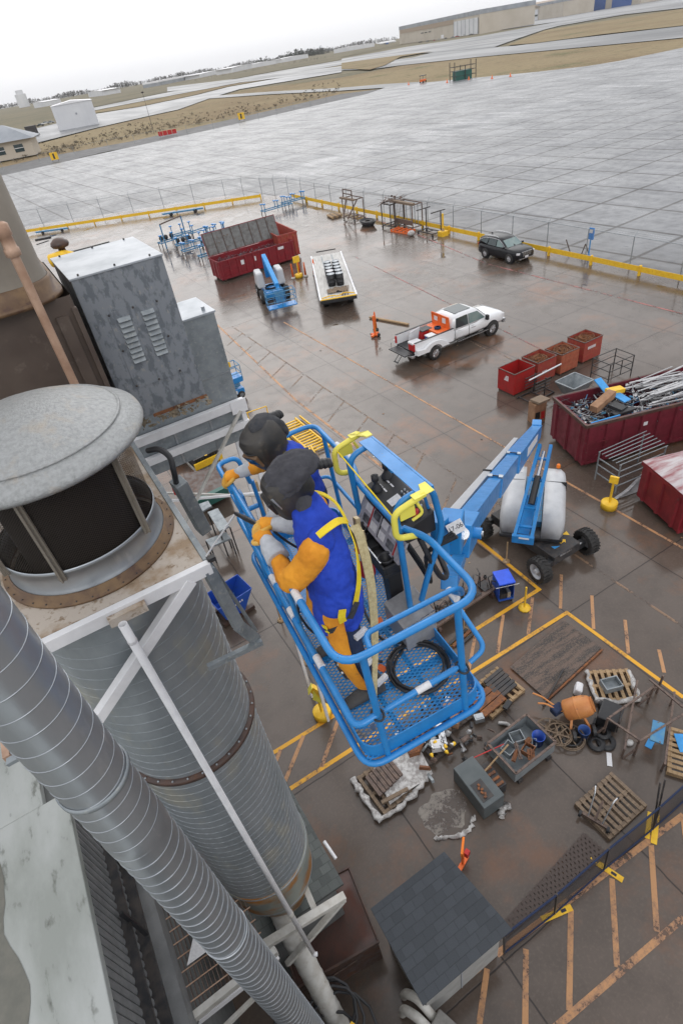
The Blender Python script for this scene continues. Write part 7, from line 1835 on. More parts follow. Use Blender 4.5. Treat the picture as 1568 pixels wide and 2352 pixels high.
def glove(parent, wrist, knuck, up, spread=.085, curl=1.0, name='glove'):
    """Leather glove: palm from wrist to knuckles, four unequal curled fingers and a thumb from the side."""
    w, k = K(*wrist), K(*knuck); d = (k - w).normalized(); u = K(*up); u = (u - d*u.dot(d)).normalized(); s = d.cross(u).normalized()
    g = MB(); sc = 1.3
    g.M = Matrix.Translation(k) @ Matrix.Scale(sc, 4) @ Matrix.Translation(-k); gf = MB(); gf.M = g.M
    g.tube([w - d*.01, w.lerp(k, .3), w.lerp(k, .7), k], [.034, .044, .050, .046], n=12, r2=[.026, .026, .026, .022])
    for i, Lf in enumerate((.070, .080, .076, .060)):
        b = k + s * (i - 1.5) * .023; p = [b - d*.01]
        ang = 0.0; c = b
        for j in range(3):
            ang += curl * (.55 + .12*i*.3); c = c + (d*math.cos(ang) - u*math.sin(ang)) * Lf * (.42 - .07*j); p.append(c)
        gf.tube(catmull(p, 3), [.0118]*(len(catmull(p, 3))-1) + [.009], n=8); gf.ball(p[-1], .0105, 8, 6)
    tb = w.lerp(k, .35) - s*.038; th = [tb, tb - s*.022 + d*.028 - u*.008, tb - s*.016 + d*.056 - u*.026, tb - s*.0 + d*.072 - u*.042]
    gf.tube(catmull(th, 3), .0135, n=8); gf.ball(th[-1], .0125, 8, 6)
    o = organic('glove_fingers', gf, .0045, M['glove'], parent, 1)
    return organic(name, g, .0055, M['suede'], parent, 2)
def band(name, pts, w, m, parent, normals=None, th=.004):
    """Flat webbing strip through basket points with its face turned along the given normals."""
    p = catmull([K(*q) for q in pts], 6); nn = catmull([K(*q) for q in normals], 6)
    vs = []; m_ = len(p)
    for i in range(m_):
        d = (p[min(i+1, m_-1)] - p[max(i-1, 0)]).normalized(); n_ = (nn[i] - d*nn[i].dot(d)).normalized(); s = d.cross(n_)
        for a, b in ((-1, 1), (1, 1), (1, -1), (-1, -1)): vs.append(p[i] + s*a*w/2 + n_*b*th)
    fs = [(i*4+j, i*4+(j+1) % 4, (i+1)*4+(j+1) % 4, (i+1)*4+j) for i in range(m_-1) for j in range(4)] + [(3,2,1,0), ((m_-1)*4, (m_-1)*4+1, (m_-1)*4+2, (m_-1)*4+3)]
    return MB().add(vs, fs, False).build(name, M[m], parent)
def ring_loft(mb, rings, n=20):
    vs = []
    for c, a, d, ra, rd_ in rings:
        for k in range(n):
            t_ = 2*PI*k/n; vs.append(c + a*math.cos(t_)*ra + d*math.sin(t_)*rd_)
    m_ = len(rings)
    mb.add(vs, [(i*n+k, i*n+(k+1) % n, (i+1)*n+(k+1) % n, (i+1)*n+k) for i in range(m_-1) for k in range(n)] + [tuple(reversed(range(n))), tuple(range((m_-1)*n, m_*n))], True)
def head_gear(parent, c, fwd, upd, kind):
    c = K(*c); f = K(*fwd).normalized(); u = K(*upd); u = (u - f*u.dot(f)).normalized(); s = f.cross(u)
    Hm = Matrix(((s.x, f.x, u.x, c.x), (s.y, f.y, u.y, c.y), (s.z, f.z, u.z, c.z), (0, 0, 0, 1)))
    def B(): q = MB(); q.M = Hm; return q
    b = B(); vs = []; n = 28
    for z, rx, ry, cy in ((.13, .06, .06, .02), (.125, .105, .12, .015), (.09, .128, .15, .015), (.0, .136, .163, .022), (-.09, .130, .160, .035), (-.15, .108, .130, .055), (-.20, .078, .088, .075), (-.215, .04, .04, .085)):
        for k in range(n):
            a = 2*PI*k/n; ca, sa = math.cos(a), math.sin(a); e = .62 if sa > 0 else .85
            vs.append((math.copysign(abs(ca)**e, ca)*rx, cy + math.copysign(abs(sa)**e, sa)*ry, z))
    b.add(vs, [(i*n+(k+1) % n, i*n+k, (i+1)*n+k, (i+1)*n+(k+1) % n) for i in range(7) for k in range(n)] + [tuple(range(n)), tuple(reversed(range(7*n, 8*n)))], True)
    b.build('welding_mask', M['helmet'], parent, bevel=.006)
    fr = B(); fr.box(-.072, .165, -.066, .072, .199, .046); fo_ = fr.build('lens_frame', M['rim'] if kind == 2 else M['helmet'], parent, bevel=.008)
    ln = B(); ln.box(-.052, .1965, -.040, .052, .200, .028); ln.build('lens', M['lens'], fo_)
    if kind == 1:
        b = B(); b.ball((0, -.04, .085), (.160, .192, .080), 20, 12); b.ball((0, -.02, .050), (.164, .190, .030), 20, 8); b.ball((0, -.16, .05), (.120, .075, .06), 16, 10); b.ball((.02, -.20, .045), (.11, .05, .035), 14, 10)
        organic('cotton_hood', b, .009, M['hood'], parent, 4, .040, .075)
        sv = B(); sv.tube([(-.10, .150, -.10), (-.112, .135, .0), (-.10, .140, .09)], .009, n=8); sv.build('silver_edge', M['galv'], parent)
    else:
        b = B(); b.ball((0, -.045, .05), (.108, .120, .110), 20, 12); b.ball((0, -.12, -.03), (.10, .06, .12), 14, 10)
        organic('skull_cap', b, .009, M['harness_dk'], parent, 5, .02, .06)
        b = B(); b.tube([(.118*math.cos(a), .045 + .137*math.sin(a), .055) for a in [k*PI/16 for k in range(17)]], .006, n=6); b.build('mask_rim', M['black'], parent)
        b = B(); b.bar((-.115, -.03, .05), (.0, -.05, .152), .035, .008, (0, 0, 1)); b.bar((0, -.05, .152), (.115, -.03, .05), .035, .008, (0, 0, 1)); b.build('headband', M['black'], parent)
    for sd in ((1,) if kind == 1 else (1,)):
        b = B()
        for k in range(8): b.cyl((sd*.02, (-.19 if kind == 1 else -.135) - .012*k, (-.03 if kind == 1 else .04) - .010*k), (sd*.02, (-.202 if kind == 1 else -.147) - .012*k, (-.035 if kind == 1 else .035) - .010*k), .036 - .004*(k % 2), n=14)
        b.build('breathing_tube', M['black'], parent)
    return Hm

# --- welder one, in front
P1 = thing('person', 'welder in charcoal cotton hood and orange sleeves holding the electrode, nearer of the two', 'person', (0, 0, 0)); P1.matrix_world = BM
b = MB()
limb(b, [(.60, .25, .95), (.50, .22, .52), (.46, .28, .13)], [.08, .055, .042]); limb(b, [(.80, .25, .95), (.90, .20, .52), (.96, .26, .13)], [.08, .055, .042])
b.ball(K(.70, .26, .97), (.15, .11, .12)); limb(b, [(.70, .27, 1.0), (.78, .28, 1.22), (.88, .29, 1.40)], [.12, .13, .07]); limb(b, [(.90, .29, 1.43), (1.0, .26, 1.56)], [.05, .05])
b.ball(K(1.07, .22, 1.59), (.085, .085, .10)); limb(b, [(.72, .24, 1.34), (.80, .05, 1.11), (1.12, .0, 1.19)], [.05, .045, .03]); limb(b, [(1.0, .33, 1.36), (1.12, .30, 1.17), (1.25, .09, 1.20)], [.05, .045, .03])
organic('body', b, .014, M['harness_dk'], P1, 3)
b = MB()
limb(b, [(.615, .25, .93), (.55, .23, .74), (.50, .22, .50), (.46, .28, .12)], [.112, .098, .080, .078]); limb(b, [(.80, .25, .98), (.87, .22, .74), (.91, .20, .50), (.96, .26, .12)], [.112, .098, .078, .078])
b.ball(K(.70, .26, .96), (.165, .12, .13), 16, 10); organic('trousers', b, .012, M['denim'], P1, 4, .022, .10)
# orange leather chaps over the fronts of the legs
def chap(parent, hip, knee, ank, r, m='suede'):
    mb = MB(); p = catmull([K(*hip), K(*knee), K(*ank)], 8); n = 12; vs = []
    for i, c in enumerate(p):
        rr_ = r[0] + (r[1]-r[0]) * i / (len(p)-1)
        for side_ in (0, .007):
            for k in range(n + 1):
                a = R(20 + 148 * k / n); vs.append(c + Vector((math.cos(a)*(rr_+side_), math.sin(a)*(rr_+side_), 0)))
    q = n + 1; fs = []
    for i in range(len(p)-1):
        for k in range(n):
            for lay in (0, 1):
                a0 = (i*2+lay)*q + k; a1 = ((i+1)*2+lay)*q + k
                fs.append((a0, a0+1, a1+1, a1) if lay else (a1, a1+1, a0+1, a0))
        for k in (0, n): a0 = (i*2)*q + k; a1 = (i*2+1)*q + k; b0 = ((i+1)*2)*q + k; b1 = ((i+1)*2+1)*q + k; fs.append((a0, a1, b1, b0))
    o = mb.add(vs, fs, True).build('leather_chap', M[m], parent)
    tx = bpy.data.textures.new('chap_folds', 'CLOUDS'); tx.noise_scale = .08; d = o.modifiers.new('folds', 'DISPLACE'); d.texture = tx; d.strength = .015; d.texture_coords = 'LOCAL'
    return o
chap(P1, (.60, .235, .90), (.50, .205, .52), (.46, .25, .22), (.122, .096)); chap(P1, (.81, .235, .90), (.91, .185, .52), (.96, .235, .22), (.122, .096))
mb = MB()
for q in ((.55, .27, .70), (.50, .25, .44), (.465, .31, .24)): mb.obox(K(*q) + Vector((-.10, -.02, 0)), (.03, .10, .035), (0, 0, .3))
mb.build('reflective_tab', M['label'], P1)
for x in (.44, .96):
    b = MB(); b.tube(catmull([K(x, .345, .07), K(x, .25, .085), K(x, .14, .07), K(x, .055, .055)], 4), [.052]*5 + [.058]*4 + [.052]*3 + [.035], n=12, r2=[.05]*5 + [.045]*4 + [.035]*3 + [.025]); b.ball(K(x, .06, .055), (.048, .045, .028)); b.cyl(K(x, .315, .06), K(x, .30, .20), .055); b.box(x-.045, -.36, .038, x+.045, -.04, .055)
    organic('boot', b, .009, M['boot'], P1, 3)
ax1 = K(1, .25, .1).normalized(); dp1 = K(-.25, 1, .25).normalized()
rings = [(K(.67, .25, .76), ax1, dp1, .225, .185), (K(.69, .26, .93), ax1, dp1, .215, .175), (K(.73, .27, 1.08), ax1, dp1, .205, .165), (K(.79, .28, 1.22), ax1, dp1, .212, .165), (K(.85, .29, 1.34), ax1, dp1, .215, .155), (K(.90, .29, 1.42), ax1, dp1, .180, .135), (K(.95, .29, 1.49), ax1, dp1, .105, .100)]
b = MB(); ring_loft(b, rings, 24); b.ball(K(.70, .26, 1.37), .088); b.ball(K(1.02, .34, 1.38), .088); organic('jacket', b, .009, M['jacket'], P1, 4, .042, .11)
b = MB(); limb(b, [(.675, .20, 1.33), (.70, .12, 1.22), (.76, .03, 1.11), (.84, .01, 1.09)], [.100, .097, .090, .082]); limb(b, [(.78, .02, 1.10), (.88, .01, 1.11), (.945, .01, 1.14)], [.088, .075, .058]); organic('leather_sleeve', b, .009, M['suede'], P1, 4, .026, .09)
b = MB(); limb(b, [(.94, .29, 1.45), (1.02, .27, 1.53)], [.075, .075]); organic('neck_cape', b, .011, M['hood'], P1, 4, .02, .08)
b = MB(); limb(b, [(1.04, .38, 1.36), (1.10, .36, 1.24), (1.13, .31, 1.17), (1.16, .27, 1.18)], [.080, .072, .062, .055]); organic('leather_sleeve', b, .011, M['suede'], P1, 5, .025, .09)
b = MB(); b.tube([K(.95, .012, 1.15), K(1.05, .005, 1.175), K(1.14, .0, 1.195)], [.084, .070, .048], n=16); organic('glove_cuff', b, .008, M['cuff'], P1, 2, .012, .05)
b = MB(); b.tube([K(1.11, .30, 1.185), K(1.19, .18, 1.195), K(1.25, .09, 1.20)], [.078, .068, .046], n=16); organic('glove_cuff', b, .008, M['cuff'], P1, 2, .012, .05)
glove(P1, (1.13, .0, 1.195), (1.215, -.012, 1.205), (0, -.2, 1), curl=1.15); glove(P1, (1.25, .10, 1.20), (1.285, .015, 1.225), (.3, 0, 1), curl=1.25)
head_gear(P1, (1.07, .26, 1.585), (.0, -.86, -.36), (-.04, -.36, .88), 1)
up_ = (0, .2, 1)
band('harness_strap', [(.655, .24, 1.455), (.66, .31, 1.475), (.70, .40, 1.455), (.78, .475, 1.36)], .048, 'harness', P1, [(-.3, -.3, 1), (-.3, .2, 1), (-.3, .6, .8), (-.2, 1, .4)])
band('harness_strap', [(1.07, .27, 1.47), (1.03, .40, 1.47), (.92, .475, 1.42), (.78, .48, 1.35)], .048, 'harness', P1, [(.1, 0, 1), (.1, .4, 1), (0, .8, .6), (-.1, 1, .4)])
band('harness_strap', [(.78, .475, 1.35), (.68, .465, 1.20), (.565, .40, 1.05), (.49, .31, .92)], .045, 'harness', P1, [(-.1, 1, .3), (-.4, 1, .1), (-.8, .6, .1), (-1, .3, 0)])
band('harness_strap', [(.49, .33, .95), (.468, .24, .86), (.50, .12, .79), (.60, .08, .74)], .048, 'harness_dk', P1, [(-1, .3, 0), (-1, .1, .1), (-1, -.5, .1), (-.6, -1, .1)])
band('harness_strap', [(.47, .22, .97), (.462, .20, .92), (.462, .20, .87)], .05, 'harness', P1, [(-1, 0, .1)]*3)
band('harness_strap', [(.52, .10, .80), (.60, .085, .76), (.68, .085, .72)], .055, 'harness', P1, [(-.6, -1, .2), (-.5, -1, .2), (-.3, -1, .2)])
band('leg_strap', [(.58, .125, .74), (.54, .105, .58), (.485, .10, .42), (.455, .13, .30)], .055, 'harness_dk', P1, [(-.7, -1, .1)]*4)
band('lanyard', [(.745, .49, 1.33), (.70, .50, 1.25), (.60, .47, .95), (.47, .38, .60), (.32, .26, .30), (.22, .16, .10)], .034, 'tan_strap', P1, [(-1, 0, .2)]*6, .006)
mb = MB()
for k in range(5):
    c = K((.565, .548, .524, .50, .478)[k], (.117, .11, .104, .102, .108)[k], .68 - .075*k); mb.ball(c + Vector((-.006, .006, 0)), (.014, .014, .014), 8, 6)
mb.build('grommets', M['chrome'], P1)
band('lanyard', [(.745, .52, 1.33), (.70, .53, 1.25), (.60, .50, .95), (.47, .40, .60), (.32, .26, .30), (.22, .16, .10)], .030, 'tan_strap', P1, [(-1, 0, .2)]*6, .006)
mb = MB(); mb.obox(K(.755, .53, 1.30), (.05, .03, .12), (.2, .3, 0)); mb.obox(K(.74, .545, 1.22), (.03, .03, .07), (.1, .2, .3)); mb.tube([K(.75 + .022*math.cos(a), .545, 1.26 + .035*math.sin(a)) for a in [k*2*PI/12 for k in range(12)]], .006, n=6, closed=True); mb.build('snap_hook', mat('brass_hook', (.42, .33, .18), (.5, .42, .3), 20, .3, .5, metal=.8), P1)
MB().obox(K(.17, .13, .12), (.03, .03, .09)).build('lower_hook', M['chrome'], P1)

# --- welder two, behind
P2 = thing('person', 'welder in hard black mask gripping the far rail, farther of the two', 'person', (0, 0, 0)); P2.matrix_world = BM
b = MB()
limb(b, [(1.62, .50, .95), (1.58, .46, .5), (1.56, .52, .12)], [.085, .06, .042]); limb(b, [(1.82, .52, .95), (1.86, .48, .5), (1.9, .54, .12)], [.085, .06, .042])
limb(b, [(1.72, .50, 1.0), (1.72, .47, 1.25), (1.71, .41, 1.44), (1.69, .34, 1.56)], [.14, .15, .08, .055]); b.ball(K(1.67, .27, 1.59), (.085, .085, .09))
limb(b, [(1.88, .40, 1.38), (2.02, .26, 1.20), (2.10, .03, 1.14)], [.055, .045, .03]); limb(b, [(1.54, .38, 1.36), (1.48, .26, 1.12), (1.42, .12, 1.12)], [.055, .045, .03]); organic('body', b, .014, M['harness_dk'], P2, 3)
b = MB(); limb(b, [(1.62, .52, .98), (1.60, .48, .6), (1.56, .52, .12)], [.11, .085, .075]); limb(b, [(1.82, .54, .98), (1.84, .50, .6), (1.9, .54, .12)], [.11, .085, .075]); b.ball(K(1.72, .52, .98), (.20, .145, .15)); organic('trousers', b, .013, M['denim'], P2, 4, .02, .1)
chap(P2, (1.62, .49, .86), (1.60, .45, .5), (1.57, .48, .25), (.118, .092)); chap(P2, (1.82, .50, .86), (1.85, .46, .5), (1.89, .50, .25), (.118, .092))
for x in (1.55, 1.91):
    b = MB(); b.tube(catmull([K(x, .58, .07), K(x, .45, .08), K(x, .32, .055)], 4), [.05]*9, n=12, r2=[.045]*9); b.cyl(K(x, .55, .06), K(x, .53, .2), .055); organic('boot', b, .01, M['boot'], P2, 3)
a2 = K(1, 0, 0); d2 = K(0, 1, .25).normalized()
b = MB(); ring_loft(b, [(K(1.72, .50, .82), a2, d2, .20, .16), (K(1.72, .50, 1.0), a2, d2, .195, .155), (K(1.72, .48, 1.2), a2, d2, .205, .155), (K(1.71, .44, 1.34), a2, d2, .21, .15), (K(1.70, .40, 1.43), a2, d2, .16, .12), (K(1.69, .37, 1.48), a2, d2, .09, .08)], 24); b.ball(K(1.88, .41, 1.37), .085); b.ball(K(1.54, .39, 1.36), .085); organic('jacket', b, .010, M['jacket'], P2, 4, .04, .11)
b = MB(); limb(b, [(1.90, .40, 1.36), (1.97, .33, 1.26), (2.01, .26, 1.20), (2.03, .21, 1.18)], [.085, .075, .07, .062]); organic('leather_sleeve', b, .011, M['suede'], P2, 5, .03, .09)
b = MB(); b.tube([K(2.02, .24, 1.19), K(2.06, .15, 1.17), K(2.09, .07, 1.155)], [.062, .055, .040], n=16); organic('glove_cuff', b, .008, M['cuff'], P2, 2, .012, .05)
glove(P2, (2.09, .07, 1.155), (2.12, -.01, 1.15), (0, -.2, 1), curl=1.3)
b = MB(); limb(b, [(1.52, .38, 1.35), (1.48, .30, 1.22), (1.44, .22, 1.14)], [.082, .072, .062]); organic('leather_sleeve', b, .011, M['suede'], P2, 5, .03, .09)
b = MB(); b.tube([K(1.44, .21, 1.14), K(1.42, .14, 1.12), K(1.41, .09, 1.11)], [.058, .052, .038], n=16); organic('glove_cuff', b, .008, M['cuff'], P2, 2, .012, .05)
glove(P2, (1.41, .09, 1.11), (1.40, .02, 1.105), (0, -.2, 1), curl=1.3)
head_gear(P2, (1.69, .31, 1.60), (-.42, -.76, -.42), (-.1, -.35, .9), 2)
band('harness_strap', [(1.58, .30, 1.44), (1.60, .42, 1.47), (1.66, .52, 1.40), (1.72, .60, 1.3)], .045, 'harness', P2, [(-.2, -.2, 1), (-.2, .3, 1), (-.1, .7, .6), (0, 1, .2)])
band('harness_strap', [(1.86, .32, 1.45), (1.84, .44, 1.47), (1.78, .54, 1.40), (1.72, .60, 1.3)], .045, 'harness', P2, [(.2, -.2, 1), (.2, .3, 1), (.1, .7, .6), (0, 1, .2)])
# ---------------------------------------------------------------- near yard: pallets, scrap, carts
def pallet(name, label, loc, rz, L_=1.2, W_=1.0, m='wood', slats=7, group='wooden pallets in the near yard', z0=0):
    t = thing(name, label, 'pallet', loc, rz, group)
    for y in (0, W_/2-.05, W_-.1): MB().box(0, y, .03, L_, y+.09, .12).build('stringer', M[m], t)
    for i in range(slats):
        x = (L_-.09) * i / (slats-1); MB().box(x, 0, .121, x+.09, W_, .143).build('top_slat', M[m], t, bevel=.002)
    for x in (0, L_/2-.045, L_-.09): MB().box(x, 0, 0, x+.09, W_, .029).build('bottom_slat', M[m], t)
    return t
rnd = random.Random(33)
# blue tool cart
t = thing('tool_cart', 'bright blue sheet metal cart with a drawer shelf left of the lift wheel', 'cart', (9.42, 9.28, 0), R(-22))
MB().box(0, 0, .12, .52, .62, .16).build('bottom_shelf', M['deepblue'], t); MB().box(0, 0, .86, .54, .64, .92).build('top_tray', mat('bright_blue_enamel', (.02, .10, .75), (.02, .08, .62), 4, .35, .5), t, bevel=.01)
MB().box(0, .02, .16, .02, .62, .86).build('side_panel', M['deepblue'], t); MB().box(.50, .02, .16, .52, .62, .86).build('side_panel', M['deepblue'], t); MB().box(.02, .60, .16, .50, .62, .86).build('back_panel', M['deepblue'], t)
MB().box(.06, .04, .17, .28, .4, .40).build('black_box', M['black'], t); MB().box(.31, .04, .17, .42, .3, .44).build('grey_box', M['galv'], t); MB().cyl((-.12, .0, .80), (.66, .0, .80), .012, n=8).build('rod_handle', M['chrome'], t)
for x in (.06, .46):
    for y in (.06, .56): MB().cyl((x-.02, y, .06), (x+.02, y, .06), .06, n=12).build('caster', M['black'], t)
# long steel trolley carrying dark jigs
t = thing('steel_trolley', 'long rusty brown steel trolley loaded with dark jigs behind the basket console', 'trolley', (6.95, 9.5, 0), R(2))
MB().box(0, 0, .34, 2.75, .16, .42).build('side_beam', M['brown_steel'], t); MB().box(0, .55, .34, 2.75, .71, .42).build('side_beam', M['brown_steel'], t); MB().box(0, .16, .35, 2.75, .55, .37).build('deck', M['darkrust'], t)
for x in (.2, 2.5):
    for y in (.08, .63): MB().cyl((x-.05, y, .14), (x+.05, y, .14), .14, n=14).build('wheel', M['darkrust'], t); MB().box(x-.03, y-.03, .2, x+.03, y+.03, .34).build('wheel_fork', M['darkrust'], t)
for j, (x, lab) in enumerate(((.35, 'dark spindly steel jig, leftmost on the long trolley'), (.9, 'dark steel jig second from the left on the long trolley'), (1.4, 'dark steel jig in the middle of the long trolley'), (1.9, 'dark steel jig second from the right on the long trolley'), (2.4, 'dark upright steel jig at the right end of the long trolley'))):
    g = thing('steel_jig', lab, 'jig', Vector((6.95 + x*.999, 9.5 + .3 + .035*x, .42)), R(rnd.uniform(-20, 20)), 'steel jigs on the long trolley')
    MB().box(-.18, -.2, 0, .18, .2, .03).build('base_plate', M['black_steel'], g)
    for k in range(5):
        a = Vector((rnd.uniform(-.18, .18), rnd.uniform(-.18, .18), .02)); b_q = a + Vector((rnd.uniform(-.12, .12), rnd.uniform(-.12, .12), rnd.uniform(.25, .65)))
        MB().bar(a, b_q, .03).build('upright_bar', M['black_steel'], g); MB().bar(b_q, b_q + Vector((rnd.uniform(-.25, .25), rnd.uniform(-.25, .25), rnd.uniform(-.05, .1))), .025).build('clamp_arm', M['black_steel'], g)
    MB().lathe([(.03, 0), (.06, .04), (.06, .1), (.03, .14)], c=(.05, .05, .3), n=10).build('clamp_head', M['black_steel'], g)
for j in range(3): tag(MB().bar((7.0 + .1*j, 8.95 - .12*j, .05), (7.9 + .1*j, 9.1 - .12*j, .05), .09, .06).build('steel_offcut', M['rust'] if j == 1 else M['black_steel']), ['dark steel offcut on the ground nearest the long trolley', 'rusty steel offcut under the long trolley edge', 'dark steel offcut farthest below the long trolley'][j], 'offcut')
# expanded metal sheets on the ground
em = mat('rusty_expanded_metal', (.14, .095, .075), (.05, .048, .048), 1.3, .6, .8, c3=(.20, .15, .12), s3=16, lo3=.48, hi3=.60, stretch=(1, 5, 1), bump=1.0, bscale=24, lo=.42, hi=.56)
def uv_flat(name, pts, m, z):
    p = [Vector((q[0], q[1], z)) for q in pts]; me = bpy.data.meshes.new(name); me.from_pydata([tuple(q) for q in p], [], [(0, 1, 2, 3)])
    uv = me.uv_layers.new(name='uv'); ex_ = (p[1]-p[0]).normalized(); ey_ = Vector((-ex_.y, ex_.x, 0))
    for i in range(4): uv.data[i].uv = ((p[i]-p[0]).dot(ex_)*.5, (p[i]-p[0]).dot(ey_))
    me.materials.append(m); o = bpy.data.objects.new(name, me); col.objects.link(o); return o
c4 = D2((1170, 1535), (1252, 1608), (1378, 1492), (1292, 1430))
for k, lab in enumerate(('top rusty expanded metal sheet of the stack beside the yellow corner line', 'middle rusty expanded metal sheet of the stack beside the yellow corner line', 'bottom rusty expanded metal sheet of the stack beside the yellow corner line')):
    dd = k * .035; tag(uv_flat('expanded_metal_sheet', [(x + dd, y - dd*.7) for x, y in c4], em, .07 - .022*k), lab, 'metal sheet', 'stacked expanded metal sheets')
q0 = Vector((*c4[1], .05)); q1 = Vector((*c4[2], .05)); tag(MB().bar(q0 + Vector((-.1, -.06, 0)), q1 + Vector((.0, -.05, 0)), .05, .05).build('edge_angle', M['rust']), 'rusty angle bar along the front of the expanded metal sheets', 'angle bar')
tag(MB().cyl((7.75, 5.75, .10), (9.1, 6.25, .12), .028, n=8).build('grey_tube', M['black_steel']), 'thin dark tube lying over the corner of the expanded metal sheets', 'tube')
# pallet of tiles and ribbed panels
pallet('wooden_pallet', 'pale pallet under brown planks and grey ribbed panels near the basket', (6.38, 6.28, 0), R(5), 1.35, 1.05)
for i in range(3): tag(MB().obox((6.62 + .0*i, 6.50 + .22*i, .20), (.85, .19, .09), (0, 0, R(5))).build('brown_block', M['rust']), ['brown steel plank nearest the camera on the pale pallet', 'middle brown steel plank on the pale pallet', 'brown steel plank farthest back on the pale pallet'][i], 'plank')
for i in range(6): tag(MB().obox((7.25 + .03*(i % 2), 6.62 + .12*i, .20 + .004*i), (.72, .10, .08), (0, 0, R(5))).build('roofing_sheet', M['black_steel']), ['first', 'second', 'third', 'fourth', 'fifth', 'sixth'][i] + ' dark grey ribbed panel from the near side on the pale pallet', 'panel')
tag(MB().obox((6.95, 6.30, .20), (.30, .14, .08), (0, 0, .3)).build('black_offcut', M['black']), 'small black block on the near edge of the pale pallet', 'block')
# white wrapped pallet, far
pallet('wooden_pallet', 'pale pallet with white wrap round its edges behind the orange mixer', (9.0, 5.0, 0), R(-33), 1.15, 1.0, 'wood')
for i, (a, b_q) in enumerate((((9.0, 5.0), (9.95, 4.4)), ((9.95, 4.4), (10.5, 5.2)), ((9.55, 5.85), (9.0, 5.0)))):
    p = [Vector((*a, .1)).lerp(Vector((*b_q, .1)), k/8) + Vector((rnd.uniform(-.03, .03), rnd.uniform(-.03, .03), rnd.uniform(-.03, .05))) for k in range(9)]
    tag(MB().tube(p, [rnd.uniform(.04, .09) for _ in p], n=8).build('plastic_wrap', M['plastic']), ['crumpled white wrap on the near edge of the pallet behind the mixer', 'crumpled white wrap on the right edge of the pallet behind the mixer', 'crumpled white wrap on the left edge of the pallet behind the mixer'][i], 'plastic wrap')
t = tag(MB().box(0, 0, 0, .5, .36, .02).box(0, 0, .02, .5, .03, .2).box(0, .33, .02, .5, .36, .2).box(0, .03, .02, .03, .33, .2).box(.47, .03, .02, .5, .33, .2).build('grey_tray', M['galv_dull']), 'open grey metal drawer on the white wrapped pallet', 'drawer'); place(t, (9.35, 5.0, .15), R(-20))
# cement mixer
t = thing('cement_mixer', 'faded orange cement mixer drum lying on its stand with two orange handles', 'cement mixer', (8.15, 4.95, 0), R(-20))
Mx = Matrix.Translation((0.05, .1, .52)) @ Matrix.Rotation(R(-16), 4, 'Z') @ Matrix.Rotation(R(66), 4, 'Y')
mb = MB(); mb.M = Mx; mb.lathe([(0, -.38), (.20, -.38), (.27, -.33), (.29, -.05), (.29, .16), (.25, .30), (.19, .38), (.185, .37), (.24, .28), (.27, .1), (.26, -.3), (0, -.34)], n=32); mb.build('drum', M['mixer'], t)
mb = MB(); mb.M = Mx; mb.lathe([(.292, -.06), (.30, -.05), (.30, -.02), (.292, -.01)], n=32); mb.lathe([(.186, .375), (.20, .385), (.20, .40), (.186, .40)], n=32); mb.build('drum_ring', M['mixer'], t)
mb = MB(); mb.M = Mx; mb.lathe([(.17, .20), (.0, -.1)], n=20); mb.build('drum_inside', M['darkrust'], t)
for s_ in (0, 1): MB().tube(catmull([(-.15, .12 + .1*s_, .42), (-.45, .18 + .12*s_, .48), (-.70, .40 + .22*s_, .55), (-.92, .45 + .32*s_, .62)], 6), .025, n=8).build('handle', M['mixer'], t)
MB().bar((.25, -.45, .04), (.05, .1, .5), .06).build('stand_leg', M['mixer'], t); MB().bar((-.35, -.35, .04), (-.1, .1, .45), .06).build('stand_leg', M['mixer'], t); MB().bar((.35, .5, .04), (.1, .15, .45), .05).build('stand_leg', M['black_steel'], t)
MB().obox((-.45, .25, .42), (.34, .24, .22), (0, 0, .3)).build('motor_cover', M['denim'], t, bevel=.04)
for s_ in (-.35, .2): MB().cyl((s_, -.42, .16), (s_ + .08, -.44, .16), .16, n=16).build('wheel', M['black'], t)
for (x, y, r, h, m, lab) in ((7.95, 4.55, .15, .36, 'deepblue', 'blue plastic bucket below the orange mixer'), (6.86, 4.72, .0, 0, 'deepblue', '')):
    if not lab: continue
    t = thing('bucket', lab, 'bucket', (x, y, 0)); MB().lathe([(0, .01), (r*.8, .01), (r, h), (r*1.04, h), (r*1.04, h-.02), (r*.98, h-.03), (r*.8, .03), (0, .03)], n=20).build('shell', mat('translucent_blue_plastic', (.05, .12, .35), (.04, .09, .28), 5, .4, .5), t)
t = thing('generator', 'black portable machine beside the mouth of the orange mixer', 'machine', (8.85, 4.5, 0), R(25))
MB().box(-.32, -.25, .05, .32, .25, .45).build('housing', M['black'], t, bevel=.03); MB().tube(rounded([(-.3, -.28, .1), (-.3, -.28, .6), (.3, -.28, .6), (.3, -.28, .1)], .08, closed=False), .02, n=8).build('handle_bar', M['black_steel'], t)
for x in (-.3, .3): MB().cyl((x, .25, .12), (x, .31, .12), .12, n=14).build('wheel', M['black'], t)
for i, (x, y, z, r) in enumerate(((8.3, 4.1, .06, .24), (8.05, 4.2, .10, .22), (8.4, 4.3, .14, .2))): tag(MB().lathe([(r*.5, 0), (r, .0), (r, .06), (r*.5, .06)], c=(x, y, z-.05), n=22).build('grinding_disc', M['black']), ['flat black disc lying nearest below the mixer', 'flat black disc leaning left below the mixer', 'flat black disc uppermost below the mixer'][i], 'disc')
t = thing('hose_pile', 'black hose heap left of the blue bucket', 'hose', (7.65, 4.75, 0))
for k in range(4): MB().tube([(math.cos(a)*(.2+.03*k), math.sin(a)*(.26+.02*k), .03 + .035*k) for a in [i*2*PI/20 for i in range(20)]], .022, n=6, closed=True).build('hose_turn', M['black'], t)
